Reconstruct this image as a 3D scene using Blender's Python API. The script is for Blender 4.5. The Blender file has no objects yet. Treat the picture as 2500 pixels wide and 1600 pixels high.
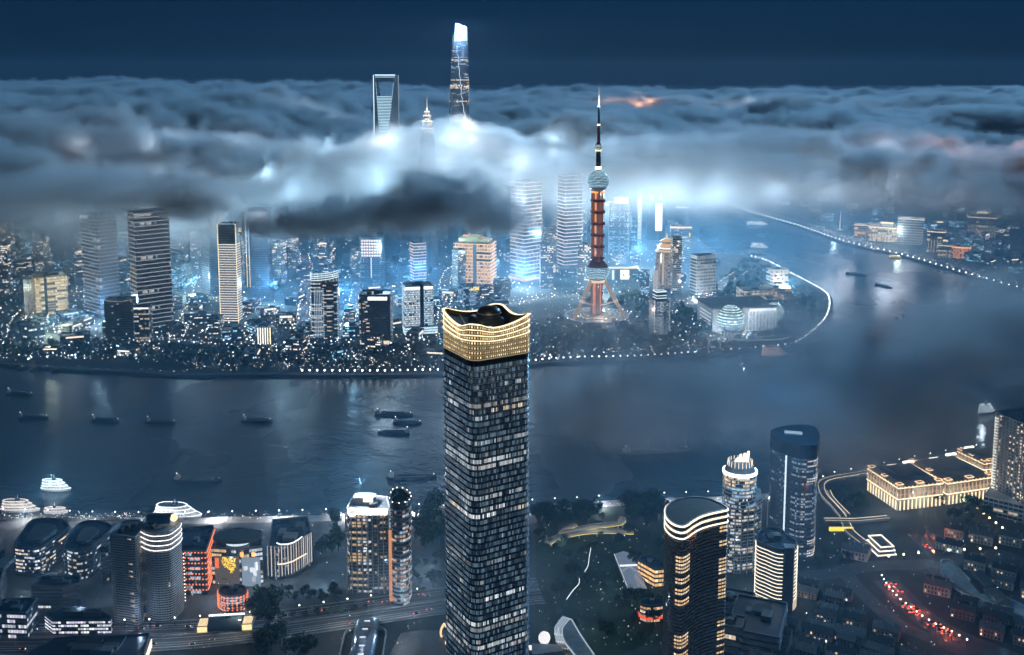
import bpy, bmesh, math, random
from mathutils import Vector, Matrix
R = math.radians
sc = bpy.context.scene
C = sc.collection
random.seed(7)

# ---------------------------------------------------------------- camera
CAM_H, PITCH, FOC = 494.0, R(7.0), 2350.0          # FOC in pixels of a 2406-wide picture
PCX, PCY = 1203.0, 463.5                             # where the lens axis meets the picture (a shifted lens)
cam_d = bpy.data.cameras.new('camera')
cam = bpy.data.objects.new('camera', cam_d); C.objects.link(cam)
cam.location = (0, 0, CAM_H)
cam.rotation_euler = (R(90) - PITCH, 0, 0)
cam_d.sensor_width = 36.0
cam_d.lens = FOC / 2406 * 36.0
cam_d.shift_y = -(770.0 - PCY) / 2406
cam_d.clip_start = 1.0
cam_d.clip_end = 90000.0
sc.camera = cam

# ---------------------------------------------------------------- world and moonlight
w = bpy.data.worlds.new('World'); sc.world = w; w.use_nodes = True
nt = w.node_tree
for n in list(nt.nodes): nt.nodes.remove(n)
sky = nt.nodes.new('ShaderNodeTexSky'); sky.sky_type = 'NISHITA'; sky.sun_disc = False
sky.sun_elevation = R(1.0); sky.sun_rotation = R(200); sky.altitude = 500
sky.air_density = 1.0; sky.dust_density = 0.2; sky.ozone_density = 6.0
tint = nt.nodes.new('ShaderNodeMix'); tint.data_type = 'RGBA'; tint.blend_type = 'MULTIPLY'
tint.inputs['Factor'].default_value = 1.0
tint.inputs['B'].default_value = (0.055, 0.36, 1.0, 1)
lum = nt.nodes.new('ShaderNodeRGBToBW')
bg = nt.nodes.new('ShaderNodeBackground'); bg.inputs['Strength'].default_value = 0.14
wo = nt.nodes.new('ShaderNodeOutputWorld')
nt.links.new(sky.outputs[0], lum.inputs[0]); nt.links.new(lum.outputs[0], tint.inputs['A']); nt.links.new(tint.outputs['Result'], bg.inputs['Color'])
nt.links.new(bg.outputs[0], wo.inputs['Surface'])
sd = bpy.data.lights.new('moon', 'SUN'); sd.energy = 1.9; sd.angle = R(3); sd.color = (0.30, 0.64, 1.0)
so = bpy.data.objects.new('moon', sd); C.objects.link(so)
so.rotation_euler = (R(-72), 0, R(-35))     # low behind the far city

sc.view_settings.view_transform = 'Standard'; sc.view_settings.look = 'None'
sc.view_settings.gamma = 1.0; sc.view_settings.use_curve_mapping = False
sc.view_settings.exposure = 0.5
cy = sc.cycles
cy.use_denoising = True
cy.use_adaptive_sampling = True; cy.adaptive_threshold = 0.09; cy.adaptive_min_samples = 20
cy.max_bounces = 4; cy.diffuse_bounces = 1; cy.glossy_bounces = 2; cy.transmission_bounces = 2
cy.volume_bounces = 0; cy.transparent_max_bounces = 6
cy.sample_clamp_indirect = 1.5; cy.sample_clamp_direct = 0
cy.caustics_reflective = False; cy.caustics_refractive = False
cy.volume_max_steps = 256

# ---------------------------------------------------------------- helpers
def G(px, py, z=0.0):
    """the point at height z that shows at (px, py) of the 2406 x 1540 picture"""
    u = (px - PCX) / FOC; v = (PCY - py) / FOC
    dx, dy, dz = u, math.cos(PITCH) + v * math.sin(PITCH), -math.sin(PITCH) + v * math.cos(PITCH)
    t = (z - CAM_H) / dz
    return Vector((dx * t, dy * t, z))
def depth_of(p):
    return p[1] * math.cos(PITCH) - (p[2] - CAM_H) * math.sin(PITCH)
def MPP(p):
    """metres that one picture pixel covers at point p"""
    return depth_of(p) / FOC
def HT(base, py):
    """height of the point straight above base that shows on picture row py"""
    v = (PCY - py) / FOC
    dy, dz = math.cos(PITCH) + v * math.sin(PITCH), -math.sin(PITCH) + v * math.cos(PITCH)
    return CAM_H + base[1] / dy * dz
# the photograph was measured in enlarged pieces: origin and scale of each (photograph is 2500 x 1600)
_K = {'c1': (0, 1180, 3.667), 'c2': (260, 1220, 4.052), 'c3': (620, 1180, 3.667), 'c4': (1290, 1200, 3.851),
      'c5': (1600, 1020, 2.655), 'c6': (1960, 960, 3.85), 'c7': (1900, 1300, 4.012), 'p1': (0, 480, 3.5),
      'p2': (400, 500, 3.666), 'p3': (720, 560, 4.279), 'p4': (1080, 420, 3.85), 'p5': (1440, 430, 3.582),
      'p6': (1660, 600, 5.13), 'p7': (1650, 470, 2.832), 'd': (0, 0, 0.9624)}
def K(c, x, y):
    ox, oy, s = _K[c]
    return ((ox + x / s) * 0.9624, (oy + y / s) * 0.9624)
def KG(c, x, y, z=0.0):
    return G(*K(c, x, y), z)

# ---------------------------------------------------------------- materials
M = {}
def mat(name, col, rough=0.6, metal=0.0, vary=0.25, scale=0.12, spec=0.4, bump=0.0):
    m = bpy.data.materials.new(name); m.use_nodes = True
    t = m.node_tree; b = t.nodes['Principled BSDF']
    b.inputs['Roughness'].default_value = rough; b.inputs['Metallic'].default_value = metal
    b.inputs['Specular IOR Level'].default_value = spec
    if vary:
        tc = t.nodes.new('ShaderNodeTexCoord'); n = t.nodes.new('ShaderNodeTexNoise')
        n.inputs['Scale'].default_value = scale; n.inputs['Detail'].default_value = 5
        n.inputs['Roughness'].default_value = 0.65
        r = t.nodes.new('ShaderNodeMapRange'); r.inputs['From Min'].default_value = 0.3; r.inputs['From Max'].default_value = 0.7
        r.inputs['To Min'].default_value = 1 - vary; r.inputs['To Max'].default_value = 1 + vary
        x = t.nodes.new('ShaderNodeVectorMath'); x.operation = 'SCALE'; x.inputs[0].default_value = col
        t.links.new(tc.outputs['Object'], n.inputs['Vector']); t.links.new(n.outputs[0], r.inputs['Value'])
        t.links.new(r.outputs[0], x.inputs['Scale']); t.links.new(x.outputs[0], b.inputs['Base Color'])
        if bump:
            bp = t.nodes.new('ShaderNodeBump'); bp.inputs['Strength'].default_value = bump
            t.links.new(n.outputs[0], bp.inputs['Height']); t.links.new(bp.outputs[0], b.inputs['Normal'])
    else:
        b.inputs['Base Color'].default_value = (*col, 1)
    M[name] = m
    return m
mat('facade_dark', (0.035, 0.05, 0.07), 0.25, 0.2)
mat('facade_grey', (0.13, 0.14, 0.16), 0.45)
mat('facade_blue', (0.06, 0.09, 0.13), 0.2, 0.3)
mat('facade_pale', (0.42, 0.42, 0.42), 0.6)
mat('facade_white', (0.7, 0.7, 0.68), 0.6)
mat('stone', (0.40, 0.36, 0.30), 0.75)
mat('gold_clad', (0.55, 0.38, 0.16), 0.35, 0.4)
mat('roof', (0.045, 0.05, 0.055), 0.8, scale=0.2)
mat('roof_grey', (0.12, 0.125, 0.13), 0.8, scale=0.2)
mat('slab', (0.10, 0.115, 0.135), 0.4, 0.2)
mat('crown_metal', (0.10, 0.07, 0.035), 0.4, 0.5)
mat('slab_blue', (0.42, 0.48, 0.55), 0.35, 0.2)
mat('slab_pale', (0.38, 0.39, 0.4), 0.5)
mat('steel', (0.30, 0.31, 0.33), 0.35, 0.7, vary=0.1)
mat('dark_metal', (0.03, 0.035, 0.04), 0.4, 0.5)
mat('red_paint', (0.35, 0.05, 0.04), 0.5)
mat('hull_dark', (0.03, 0.035, 0.04), 0.6)
mat('hull_grey', (0.16, 0.17, 0.18), 0.6)
mat('deck', (0.14, 0.13, 0.12), 0.8)
mat('asphalt', (0.11, 0.11, 0.115), 0.75, scale=0.05)
mat('paving', (0.16, 0.16, 0.16), 0.8, scale=0.06)
mat('paving_pale', (0.38, 0.38, 0.37), 0.8, scale=0.06)
mat('lawn', (0.03, 0.05, 0.025), 0.95, scale=0.03, vary=0.5)
mat('land', (0.06, 0.065, 0.06), 0.9, scale=0.01, vary=0.6)
mat('bark', (0.08, 0.06, 0.045), 0.9)
mat('leaf_dark', (0.035, 0.055, 0.028), 0.85, scale=0.5, vary=0.5)
mat('leaf_mid', (0.05, 0.075, 0.035), 0.85, scale=0.5, vary=0.5)
mat('paint_white', (0.75, 0.75, 0.72), 0.7, vary=0.15)
mat('car_dark', (0.04, 0.045, 0.055), 0.25, 0.3, vary=0)
mat('car_silver', (0.45, 0.46, 0.48), 0.3, 0.5, vary=0)
mat('glass_pale', (0.26, 0.33, 0.42), 0.15, 0.2, vary=0.15)
mat('glass_clear', (0.10, 0.13, 0.16), 0.08, 0.4, vary=0.1)

def lit_mat(key='lit', base=(0.02, 0.03, 0.045), rough=0.12, metal=0.0):
    """window glass, lamps and parts given a painted glow: the face attribute 'lit' holds what each face gives off"""
    m = bpy.data.materials.new(key + '_glass'); m.use_nodes = True
    t = m.node_tree; b = t.nodes['Principled BSDF']
    b.inputs['Base Color'].default_value = (*base, 1); b.inputs['Roughness'].default_value = rough; b.inputs['Metallic'].default_value = metal
    a = t.nodes.new('ShaderNodeAttribute'); a.attribute_name = 'lit'
    t.links.new(a.outputs['Color'], b.inputs['Emission Color']); b.inputs['Emission Strength'].default_value = 1.0
    m.cycles.emission_sampling = 'NONE'
    M[key] = m
lit_mat(); lit_mat('lit_blue', (0.22, 0.34, 0.48), 0.22, 0.6)
WARM, GOLD, AMBER = (1.0, 0.66, 0.34), (1.0, 0.70, 0.30), (1.0, 0.40, 0.12)
WHITE, COOL, CYAN, PEACH = (0.92, 0.96, 1.0), (0.55, 0.78, 1.0), (0.30, 0.72, 0.95), (1.0, 0.80, 0.58)
YEL, RED = (1.0, 0.72, 0.08), (1.0, 0.10, 0.04)
def mul(c, k): return (c[0] * k, c[1] * k, c[2] * k)

# ---------------------------------------------------------------- mesh builder
class MB:
    def __init__(s): s.v = []; s.f = []; s.c = []; s.m = []
    def face(s, pts, lit=(0, 0, 0), mi=0):
        i = len(s.v); s.v += [tuple(p) for p in pts]
        s.f.append(tuple(range(i, i + len(pts)))); s.c.append(lit); s.m.append(mi)
    def loft(s, rings, lit=(0, 0, 0), mi=0, cap0=False, cap1=True, closed=True):
        n = len(rings[0]); i = len(s.v)
        for r in rings: s.v += [tuple(p) for p in r]
        for k in range(len(rings) - 1):
            for j in range(n if closed else n - 1):
                a = i + k * n + j; b = i + k * n + (j + 1) % n
                s.f.append((a, b, b + n, a + n)); s.c.append(lit); s.m.append(mi)
        if cap1: s.f.append(tuple(i + (len(rings) - 1) * n + j for j in range(n))); s.c.append(lit); s.m.append(mi)
        if cap0: s.f.append(tuple(i + j for j in reversed(range(n)))); s.c.append(lit); s.m.append(mi)
    def prism(s, fp, z0, z1, lit=(0, 0, 0), mi=0, cap0=True, cap1=True):
        s.loft([[(x, y, z0) for x, y in fp], [(x, y, z1) for x, y in fp]], lit, mi, cap0, cap1)
    def ring(s, out, inn, z0, z1, lit=(0, 0, 0), mi=0):
        n = len(out)
        zo = z0 if isinstance(z0, (list, tuple)) else [z0] * n
        zt = z1 if isinstance(z1, (list, tuple)) else [z1] * n
        R4 = [[(*inn[j], zo[j]) for j in range(n)], [(*out[j], zo[j]) for j in range(n)],
              [(*out[j], zt[j]) for j in range(n)], [(*inn[j], zt[j]) for j in range(n)]]
        s.loft(R4 + [R4[0]], lit, mi, False, False)
    def box(s, c, sx, sy, z0, z1, rot=0.0, lit=(0, 0, 0), mi=0):
        ca, sa = math.cos(rot), math.sin(rot)
        fp = [(c[0] + ca * x - sa * y, c[1] + sa * x + ca * y) for x, y in
              ((-sx / 2, -sy / 2), (sx / 2, -sy / 2), (sx / 2, sy / 2), (-sx / 2, sy / 2))]
        s.prism(fp, z0, z1, lit, mi)
    def tube(s, p, q, r, r2=None, n=6, lit=(0, 0, 0), mi=0):
        p, q = Vector(p), Vector(q); r2 = r if r2 is None else r2
        d = (q - p).normalized(); a = d.orthogonal().normalized(); b = d.cross(a)
        s.loft([[p + (a * math.cos(6.2832 * k / n) + b * math.sin(6.2832 * k / n)) * r for k in range(n)],
                [q + (a * math.cos(6.2832 * k / n) + b * math.sin(6.2832 * k / n)) * r2 for k in range(n)]], lit, mi, True, True)
    def path(s, pts, r, n=4, lit=(0, 0, 0), mi=0):
        for p, q in zip(pts[:-1], pts[1:]): s.tube(p, q, r, r, n, lit, mi)
    def sphere(s, c, r, lit=(0, 0, 0), mi=0, nu=10, nv=6, sz=1.0):
        rings = []
        for k in range(nv + 1):
            a = math.pi * (k / nv) - math.pi / 2; rr = max(1e-3, math.cos(a)) * r
            rings.append([(c[0] + rr * math.cos(6.28319 * j / nu), c[1] + rr * math.sin(6.28319 * j / nu), c[2] + math.sin(a) * r * sz) for j in range(nu)])
        s.loft(rings, lit, mi, False, False)
    def bulb(s, c, r, lit):
        x, y, z = c
        P = [(x + r, y, z), (x, y + r, z), (x - r, y, z), (x, y - r, z), (x, y, z + r), (x, y, z - r)]
        i = len(s.v); s.v += P
        for a, b in ((0, 1), (1, 2), (2, 3), (3, 0)):
            s.f.append((i + a, i + b, i + 4)); s.f.append((i + b, i + a, i + 5)); s.c += [lit, lit]; s.m += [0, 0]
    def mesh(s, name, mats):
        me = bpy.data.meshes.new(name); me.from_pydata(s.v, [], s.f)
        for m in mats: me.materials.append(M[m])
        if len(mats) > 1: me.polygons.foreach_set('material_index', s.m)
        if any(c != (0, 0, 0) for c in s.c) or any(m_.startswith('lit') for m_ in mats):
            a = me.attributes.new('lit', 'FLOAT_COLOR', 'FACE')
            a.data.foreach_set('color', [x for c in s.c for x in (c[0], c[1], c[2], 1.0)])
        me.update()
        return me
    def build(s, name, mats, parent=None, smooth=False):
        if isinstance(mats, str): mats = [mats]
        me = s.mesh(name, mats)
        if smooth: me.polygons.foreach_set('use_smooth', [True] * len(me.polygons))
        return put(name, me, parent)
def put(name, me, parent=None, loc=None):
    o = bpy.data.objects.new(name, me); C.objects.link(o)
    if parent is not None: o.parent = parent
    if loc is not None: o.location = loc
    return o
def tag(o, label, cat, group=None, kind=None):
    o['label'] = label; o['category'] = cat
    if group: o['group'] = group
    if kind: o['kind'] = kind
    return o
def thing(name, label, cat, loc=(0, 0, 0), rot=0.0, group=None):
    o = bpy.data.objects.new(name, None); C.objects.link(o)
    o.location = loc; o.rotation_euler = (0, 0, rot); o.empty_display_size = 5
    return tag(o, label, cat, group)
def dup(root, loc, rot=0.0, label=None, scale=None):
    r = root.copy(); C.objects.link(r); r.location = loc; r.rotation_euler = (0, 0, rot)
    if scale: r.scale = scale if isinstance(scale, tuple) else (scale, scale, scale)
    if label: r['label'] = label
    for ch in list(root.children):
        c = ch.copy(); C.objects.link(c); c.parent = r
        for g in ch.children:
            d = g.copy(); C.objects.link(d); d.parent = c
    return r
def structure(o): o['kind'] = 'structure'; return o
def stuff(o): o['kind'] = 'stuff'; return o
def lamp(name, loc, power, col, r=2.0, parent=None, spot=None):
    l = bpy.data.lights.new(name, 'POINT'); l.energy = power; l.color = col; l.shadow_soft_size = r
    o = bpy.data.objects.new(name, l); C.objects.link(o); o.location = loc
    return o

# ---------------------------------------------------------------- footprints
def rect(w, d, r=0.0, n=3):
    if r <= 0: return [(-w / 2, -d / 2), (w / 2, -d / 2), (w / 2, d / 2), (-w / 2, d / 2)]
    out = []
    for cx, cy, a0 in ((w / 2 - r, -d / 2 + r, -90), (w / 2 - r, d / 2 - r, 0), (-w / 2 + r, d / 2 - r, 90), (-w / 2 + r, -d / 2 + r, 180)):
        for k in range(n + 1):
            a = R(a0 + 90 * k / n); out.append((cx + r * math.cos(a), cy + r * math.sin(a)))
    return out
def ell(a, b, n=28, p=2.0):
    out = []
    for k in range(n):
        t = 6.28319 * k / n; c, s_ = math.cos(t), math.sin(t)
        out.append((a * math.copysign(abs(c) ** (2 / p), c), b * math.copysign(abs(s_) ** (2 / p), s_)))
    return out
def area(fp): return sum(fp[i - 1][0] * fp[i][1] - fp[i][0] * fp[i - 1][1] for i in range(len(fp))) / 2
def ccw(fp): return fp if area(fp) > 0 else list(reversed(fp))
def offset(fp, d):
    n = len(fp); out = []
    for i in range(n):
        a, b, c = Vector(fp[i - 1]), Vector(fp[i]), Vector(fp[(i + 1) % n])
        e1, e2 = (b - a).normalized(), (c - b).normalized()
        n1, n2 = Vector((e1.y, -e1.x)), Vector((e2.y, -e2.x))
        m = n1 + n2; L = m.length
        if L < 1e-4: m = n1; L = 1
        m /= L; k = d / max(0.45, m.dot(n1))
        out.append((b.x + m.x * k, b.y + m.y * k))
    return out
def smooth_loop(pts, sub=3):
    n = len(pts); out = []
    for i in range(n):
        p0, p1, p2, p3 = (Vector(pts[(i + k) % n]) for k in (-1, 0, 1, 2))
        for j in range(sub):
            t = j / sub
            q = 0.5 * ((2 * p1) + (p2 - p0) * t + (2 * p0 - 5 * p1 + 4 * p2 - p3) * t * t + (3 * p1 - p0 - 3 * p2 + p3) * t ** 3)
            out.append((q.x, q.y))
    return out
def smooth_line(pts, sub=4):
    P = [Vector(p) for p in pts]; P = [2 * P[0] - P[1]] + P + [2 * P[-1] - P[-2]]; out = []
    for i in range(1, len(P) - 2):
        p0, p1, p2, p3 = P[i - 1:i + 3]
        for j in range(sub):
            t = j / sub
            out.append(0.5 * ((2 * p1) + (p2 - p0) * t + (2 * p0 - 5 * p1 + 4 * p2 - p3) * t * t + (3 * p1 - p0 - 3 * p2 + p3) * t ** 3))
    return out + [P[-2]]
def plan(c, pts, h, sub=0):
    """footprint whose roof edge at height h shows at the given points; returns base centre and local outline"""
    w = [KG(c, x, y, h) for x, y in pts]
    ctr = Vector((sum(p.x for p in w) / len(w), sum(p.y for p in w) / len(w), 0))
    fp = ccw([(p.x - ctr.x, p.y - ctr.y) for p in w])
    return ctr, (smooth_loop(fp, sub) if sub else fp)

# ---------------------------------------------------------------- towers
def pane_row(fp, bay, z0, z1, out, p, cols, rng, k=1.0, gap=0.12, keep=None, dim=(0.004, 0.006, 0.009), iid=0.35, dimr=0.015, run=7):
    """one storey of glazing: separate panes on every side, lit in runs"""
    mb = MB(); q = offset(fp, out); n = len(q)
    on = rng.random() < p; left = rng.randint(1, 6); col = rng.choice(cols)
    for i in range(n):
        a, b = Vector(q[i]), Vector(q[(i + 1) % n]); L = (b - a).length
        m = max(1, int(round(L / bay)))
        for j in range(m):
            left -= 1
            if left <= 0:
                on = rng.random() < p; left = rng.randint(1, run); col = rng.choice(cols)
            s_ = a.lerp(b, (j + gap / 2) / m); e = a.lerp(b, (j + 1 - gap / 2) / m)
            if keep and not keep((s_ + e) / 2): continue
            dr = dimr * rng.random() ** 2; lit = (dim[0] + 0.5 * dr, dim[1] + 0.8 * dr, dim[2] + dr)
            if on and rng.random() > iid * 0.6: lit = mul(col, k * rng.uniform(0.45, 1.25))
            elif rng.random() < p * iid * 0.3: lit = mul(rng.choice(cols), k * rng.uniform(0.15, 0.6))
            mb.face([(s_.x, s_.y, z0), (e.x, e.y, z0), (e.x, e.y, z1), (s_.x, s_.y, z1)], lit)
    return mb
def tower(name, label, base, fp, h, nf, rot=0.0, cat='tower', group=None, wall='facade_dark', p=0.2, cols=(WHITE, PEACH), k=0.8,
          bay=3.2, slab='slab', slab_out=0.45, slab_t=0.25, strip=None, every=1, variants=6, seed=1, scale=None, z_first=0.0,
          roof=True, slabs=True, rows=True, sill=0.22, keep=None, iid=0.35, roof_mat='roof', parapet=1.6, plant=3, dim=(0.004, 0.006, 0.009), gap=0.12):
    """a building of repeated storeys: wall core, a row of panes and a projecting slab for each storey, a roof with plant"""
    rng = random.Random(seed * 131 + 7)
    t = thing(name, label, cat, base, rot, group)
    fh = (h - z_first) / nf; sc_ = scale or (lambda u: 1.0)
    mb = MB()
    if scale:
        zs = [h * i / 12 for i in range(13)]
        mb.loft([[(x * sc_(z / h), y * sc_(z / h), z) for x, y in fp] for z in zs])
    else: mb.prism(fp, 0, h, cap0=False)
    mb.build('wall', wall, t)
    if rows:
        rm = [pane_row(fp, bay, fh * sill, fh * 0.88, 0.14, p * rng.uniform(0.4, 1.6), cols, rng, k, gap=gap, keep=keep, iid=iid, dim=dim).mesh('window_row', ['lit']) for _ in range(min(variants, nf))]
        last = -1
        for i in range(nf):
            j = rng.randrange(len(rm))
            if j == last: j = (j + 1) % len(rm)
            last = j
            o = put('window_row', rm[j], t, (0, 0, z_first + i * fh)); s_ = sc_((z_first + (i + 0.5) * fh) / h)
            if scale: o.scale = (s_, s_, 1)
    if slabs:
        mb = MB(); mb.ring(offset(fp, slab_out), offset(fp, -0.3), -fh * slab_t / 2, fh * slab_t / 2)
        sm = mb.mesh('floor_slab', [slab])
        if strip:
            mb = MB(); mb.ring(offset(fp, slab_out), offset(fp, -0.3), -fh * slab_t / 2, fh * slab_t / 2, mul(*strip))
            lm = mb.mesh('light_strip', ['lit'])
        for i in range(1, nf + 1):
            lit = strip and (every(i) if callable(every) else i % every == 0)
            o = put('light_strip' if lit else 'floor_slab', lm if lit else sm, t, (0, 0, z_first + i * fh - (0.02 if i == nf else 0)))
            s_ = sc_((z_first + i * fh) / h)
            if scale: o.scale = (s_, s_, 1)
    if roof:
        s_ = sc_(1.0); f2 = [(x * s_, y * s_) for x, y in fp]
        mb = MB(); mb.ring(offset(f2, 0.2), offset(f2, -0.8), h + 0.05, h + parapet); mb.build('parapet', slab, t)
        xs = [x for x, y in f2]; ys = [y for x, y in f2]; w_, d_ = max(xs) - min(xs), max(ys) - min(ys)
        cx, cy_ = (max(xs) + min(xs)) / 2, (max(ys) + min(ys)) / 2
        for i in range(plant):
            mb = MB(); sx, sy = w_ * rng.uniform(0.12, 0.3), d_ * rng.uniform(0.12, 0.28)
            mb.box((cx + w_ * rng.uniform(-0.2, 0.2), cy_ + d_ * rng.uniform(-0.2, 0.2)), sx, sy, h + 0.06, h + rng.uniform(2, 5))
            mb.build('roof_plant', roof_mat if i % 2 else 'roof_grey', t)
    return t
def sized(c, x, yb, w, ratio=1.0, deg=0.0, r=0.0, yt=None):
    """ground point, width, depth and height from picture measures"""
    b = KG(c, x, yb); mpp = MPP(b); a = abs(R(deg))
    W_ = w / _K[c][2] * 0.9624 * mpp; ww = W_ / (math.cos(a) + ratio * math.sin(a))
    h = HT(b, K(c, x, yt)[1]) if yt is not None else None
    b = b + Vector((b.x, b.y, 0)).normalized() * (ww * ratio / 2)
    return b, rect(ww, ww * ratio, r), h, ww, ww * ratio
# ---------------------------------------------------------------- water and land
def water_mat():
    m = bpy.data.materials.new('river_water'); m.use_nodes = True
    t = m.node_tree; b = t.nodes['Principled BSDF']
    b.inputs['Base Color'].default_value = (0.014, 0.036, 0.06, 1); b.inputs['Roughness'].default_value = 0.22
    b.inputs['IOR'].default_value = 1.33; b.inputs['Specular IOR Level'].default_value = 0.6
    g = t.nodes.new('ShaderNodeNewGeometry')
    def noise(scale, sy, det, dist=0.0):
        v = t.nodes.new('ShaderNodeVectorMath'); v.operation = 'MULTIPLY'; v.inputs[1].default_value = (scale, scale * sy, scale)
        n = t.nodes.new('ShaderNodeTexNoise'); n.inputs['Scale'].default_value = 1; n.inputs['Detail'].default_value = det
        n.inputs['Distortion'].default_value = dist
        t.links.new(g.outputs['Position'], v.inputs[0]); t.links.new(v.outputs[0], n.inputs['Vector'])
        return n.outputs[0]
    a = noise(1 / 9, 1.5, 4, 0.4); c = noise(1 / 45, 1.2, 3)
    ad = t.nodes.new('ShaderNodeMath'); ad.operation = 'MULTIPLY_ADD'; ad.inputs[1].default_value = 2.5
    t.links.new(c, ad.inputs[0]); t.links.new(a, ad.inputs[2])
    bp = t.nodes.new('ShaderNodeBump'); bp.inputs['Strength'].default_value = 0.32; bp.inputs['Distance'].default_value = 1.3
    t.links.new(ad.outputs[0], bp.inputs['Height']); t.links.new(bp.outputs[0], b.inputs['Normal'])
    pt = noise(1 / 260, 0.6, 3); rr = t.nodes.new('ShaderNodeMapRange')           # smoother and rougher patches
    rr.inputs['From Min'].default_value = 0.35; rr.inputs['From Max'].default_value = 0.65
    rr.inputs['To Min'].default_value = 0.16; rr.inputs['To Max'].default_value = 0.34
    t.links.new(pt, rr.inputs['Value']); t.links.new(rr.outputs[0], b.inputs['Roughness'])
    M['water'] = m
water_mat()
WZ = -4.0
mb = MB(); mb.face([(-40000, -4000, WZ), (40000, -4000, WZ), (40000, 45000, WZ), (-40000, 45000, WZ)])
structure(mb.build('river', 'water'))

def land(name, px, extra, mname='land'):
    """a piece of ground with a quay wall: px are picture points of its water's edge, extra closes it on land"""
    pts = [G(x, y) for x, y in px]; pts = smooth_line([(p.x, p.y) for p in pts], 3)
    fp = ccw([(p[0], p[1]) for p in pts] + extra)
    mb = MB(); mb.prism(fp, WZ - 1.0, 0.0, cap0=False)
    return structure(mb.build(name, mname)), [Vector((p[0], p[1], 0)) for p in pts]
NEAR_SHORE = [(-260, 1200), (0, 1207), (300, 1216), (600, 1213), (800, 1208), (1040, 1194), (1255, 1186), (1500, 1172), (1690, 1166),
              (1880, 1152), (1916, 1140), (1940, 1124), (2047, 1104), (2150, 1082), (2406, 1036), (2800, 960)]
PUDONG_SHORE = [(-700, 800), (-300, 836), (0, 856), (180, 869), (440, 882), (600, 881), (1040, 879), (1300, 852), (1500, 846), (1700, 832),
                (1850, 818), (1905, 792), (1946, 748), (1950, 702), (1915, 676), (1850, 642), (1800, 616), (1740, 601), (1680, 590),
                (1640, 560), (1618, 525), (1620, 497), (1650, 470), (1640, 440)]
BUND_SHORE = [(1690, 452), (1700, 474), (1760, 499), (1880, 534), (1990, 572), (2120, 602), (2290, 652), (2450, 697), (2700, 790), (3300, 900)]
near_land, near_line = land('near_ground', NEAR_SHORE, [(1500, -1500), (-1500, -1500)])
pudong_land, pudong_line = land('far_ground', PUDONG_SHORE, [(1395, 20000), (-20000, 20000), (-20000, 1800)])
bund_land, bund_line = land('bank_ground', BUND_SHORE, [(20000, 2500), (20000, 20000), (1400, 20000)])

def strip(name, pts, wid, mname, z=0.004, side=0.0, kind='structure'):
    """a ribbon of ground, wid metres across, along pts"""
    P = smooth_line([(p[0], p[1]) for p in pts], 4); L, Rr = [], []
    for i, p in enumerate(P):
        d = (P[min(i + 1, len(P) - 1)] - P[max(i - 1, 0)]).normalized(); n = Vector((-d.y, d.x))
        L.append(p + n * (wid / 2 + side)); Rr.append(p - n * (wid / 2 - side))
    mb = MB()
    for i in range(len(P) - 1):
        mb.face([(*Rr[i], z), (*Rr[i + 1], z), (*L[i + 1], z), (*L[i], z)])
    o = mb.build(name, mname); o['kind'] = kind
    return o, P
def gp(c, pts): return [KG(c, x, y) for x, y in pts]
# riverside promenades
strip('promenade', [p - Vector((0, 9, 0)) for p in near_line[6:30]], 16, 'paving_pale', 0.02)
strip('promenade', [p + Vector((0, 8, 0)) for p in pudong_line[6:48]], 13, 'paving', 0.02)
# the expressway along the near bank, its lanes and kerbs
HW = [G(-260, 1506), G(60, 1502), G(360, 1496), G(560, 1480), G(800, 1447), G(1040, 1412), G(1160, 1398), G(1270, 1388)]
road, road_line = strip('road', HW, 46, 'asphalt', 0.03)
for off in (-18, -14.5, -11, -4, 4, 11, 14.5, 18):
    strip('road_marking', [p for p in HW], 0.7 if abs(off) > 15 else 0.45, 'paint_white', 0.036, off)
def kerb(pts, off, w_=1.2, z1=0.5, m='slab_pale'):
    P = smooth_line([(p[0], p[1]) for p in pts], 4); mb = MB()
    for i in range(len(P) - 1):
        d = (P[i + 1] - P[i]); n = Vector((-d.y, d.x)).normalized(); a, b = P[i] + n * off, P[i + 1] + n * off
        mb.box(((a.x + b.x) / 2, (a.y + b.y) / 2), d.length, w_, 0.0, z1, math.atan2(d.y, d.x))
    return structure(mb.build('kerb', m))
kerb(HW, 23.6); kerb(HW, -23.6); kerb(HW, 0.0, 1.6, 0.9)
# streets of the old quarter on the near bank
ST = {'a': [(200, 430), (560, 400), (760, 350), (1000, 325), (1300, 320), (1560, 300), (1900, 245), (2200, 215), (2420, 330)],
      'b': [(640, 330), (720, 480), (960, 720), (1150, 880), (1320, 970), (1600, 1080), (1900, 1220)],
      'c': [(1050, 470), (1200, 620), (1350, 770), (1560, 930), (1720, 1010), (2000, 1130), (2300, 1250)],
      'd': [(1490, 310), (1580, 420), (1800, 560), (2100, 720), (2407, 880)],
      'e': [(1330, 20), (1450, 130), (1570, 270)]}
for k_, w_ in (('a', 20), ('b', 16), ('c', 26), ('d', 12), ('e', 16)):
    strip('street', gp('c7', ST[k_]), w_, 'asphalt', 0.03 + 0.006 * 'abcde'.index(k_))
mb = MB()
# avenues of the far bank, glimpsed between the towers
for j_, pts in enumerate(([(-200, 800), (150, 770), (420, 800), (700, 830), (1000, 835), (1250, 800), (1500, 800)], [(415, 800), (445, 740), (470, 680), (480, 620)],
            [(700, 800), (715, 740), (720, 660), (715, 600)], [(1180, 720), (1300, 700), (1450, 690), (1600, 720), (1750, 640)], [(810, 790), (830, 730), (850, 640)])):
    strip('street', [G(x, y) for x, y in pts], 26, 'asphalt', 0.05 + 0.006 * j_)
strip('street', [p + Vector((55, 20, 0)) for p in bund_line[4:30]], 34, 'asphalt', 0.03)
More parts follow.
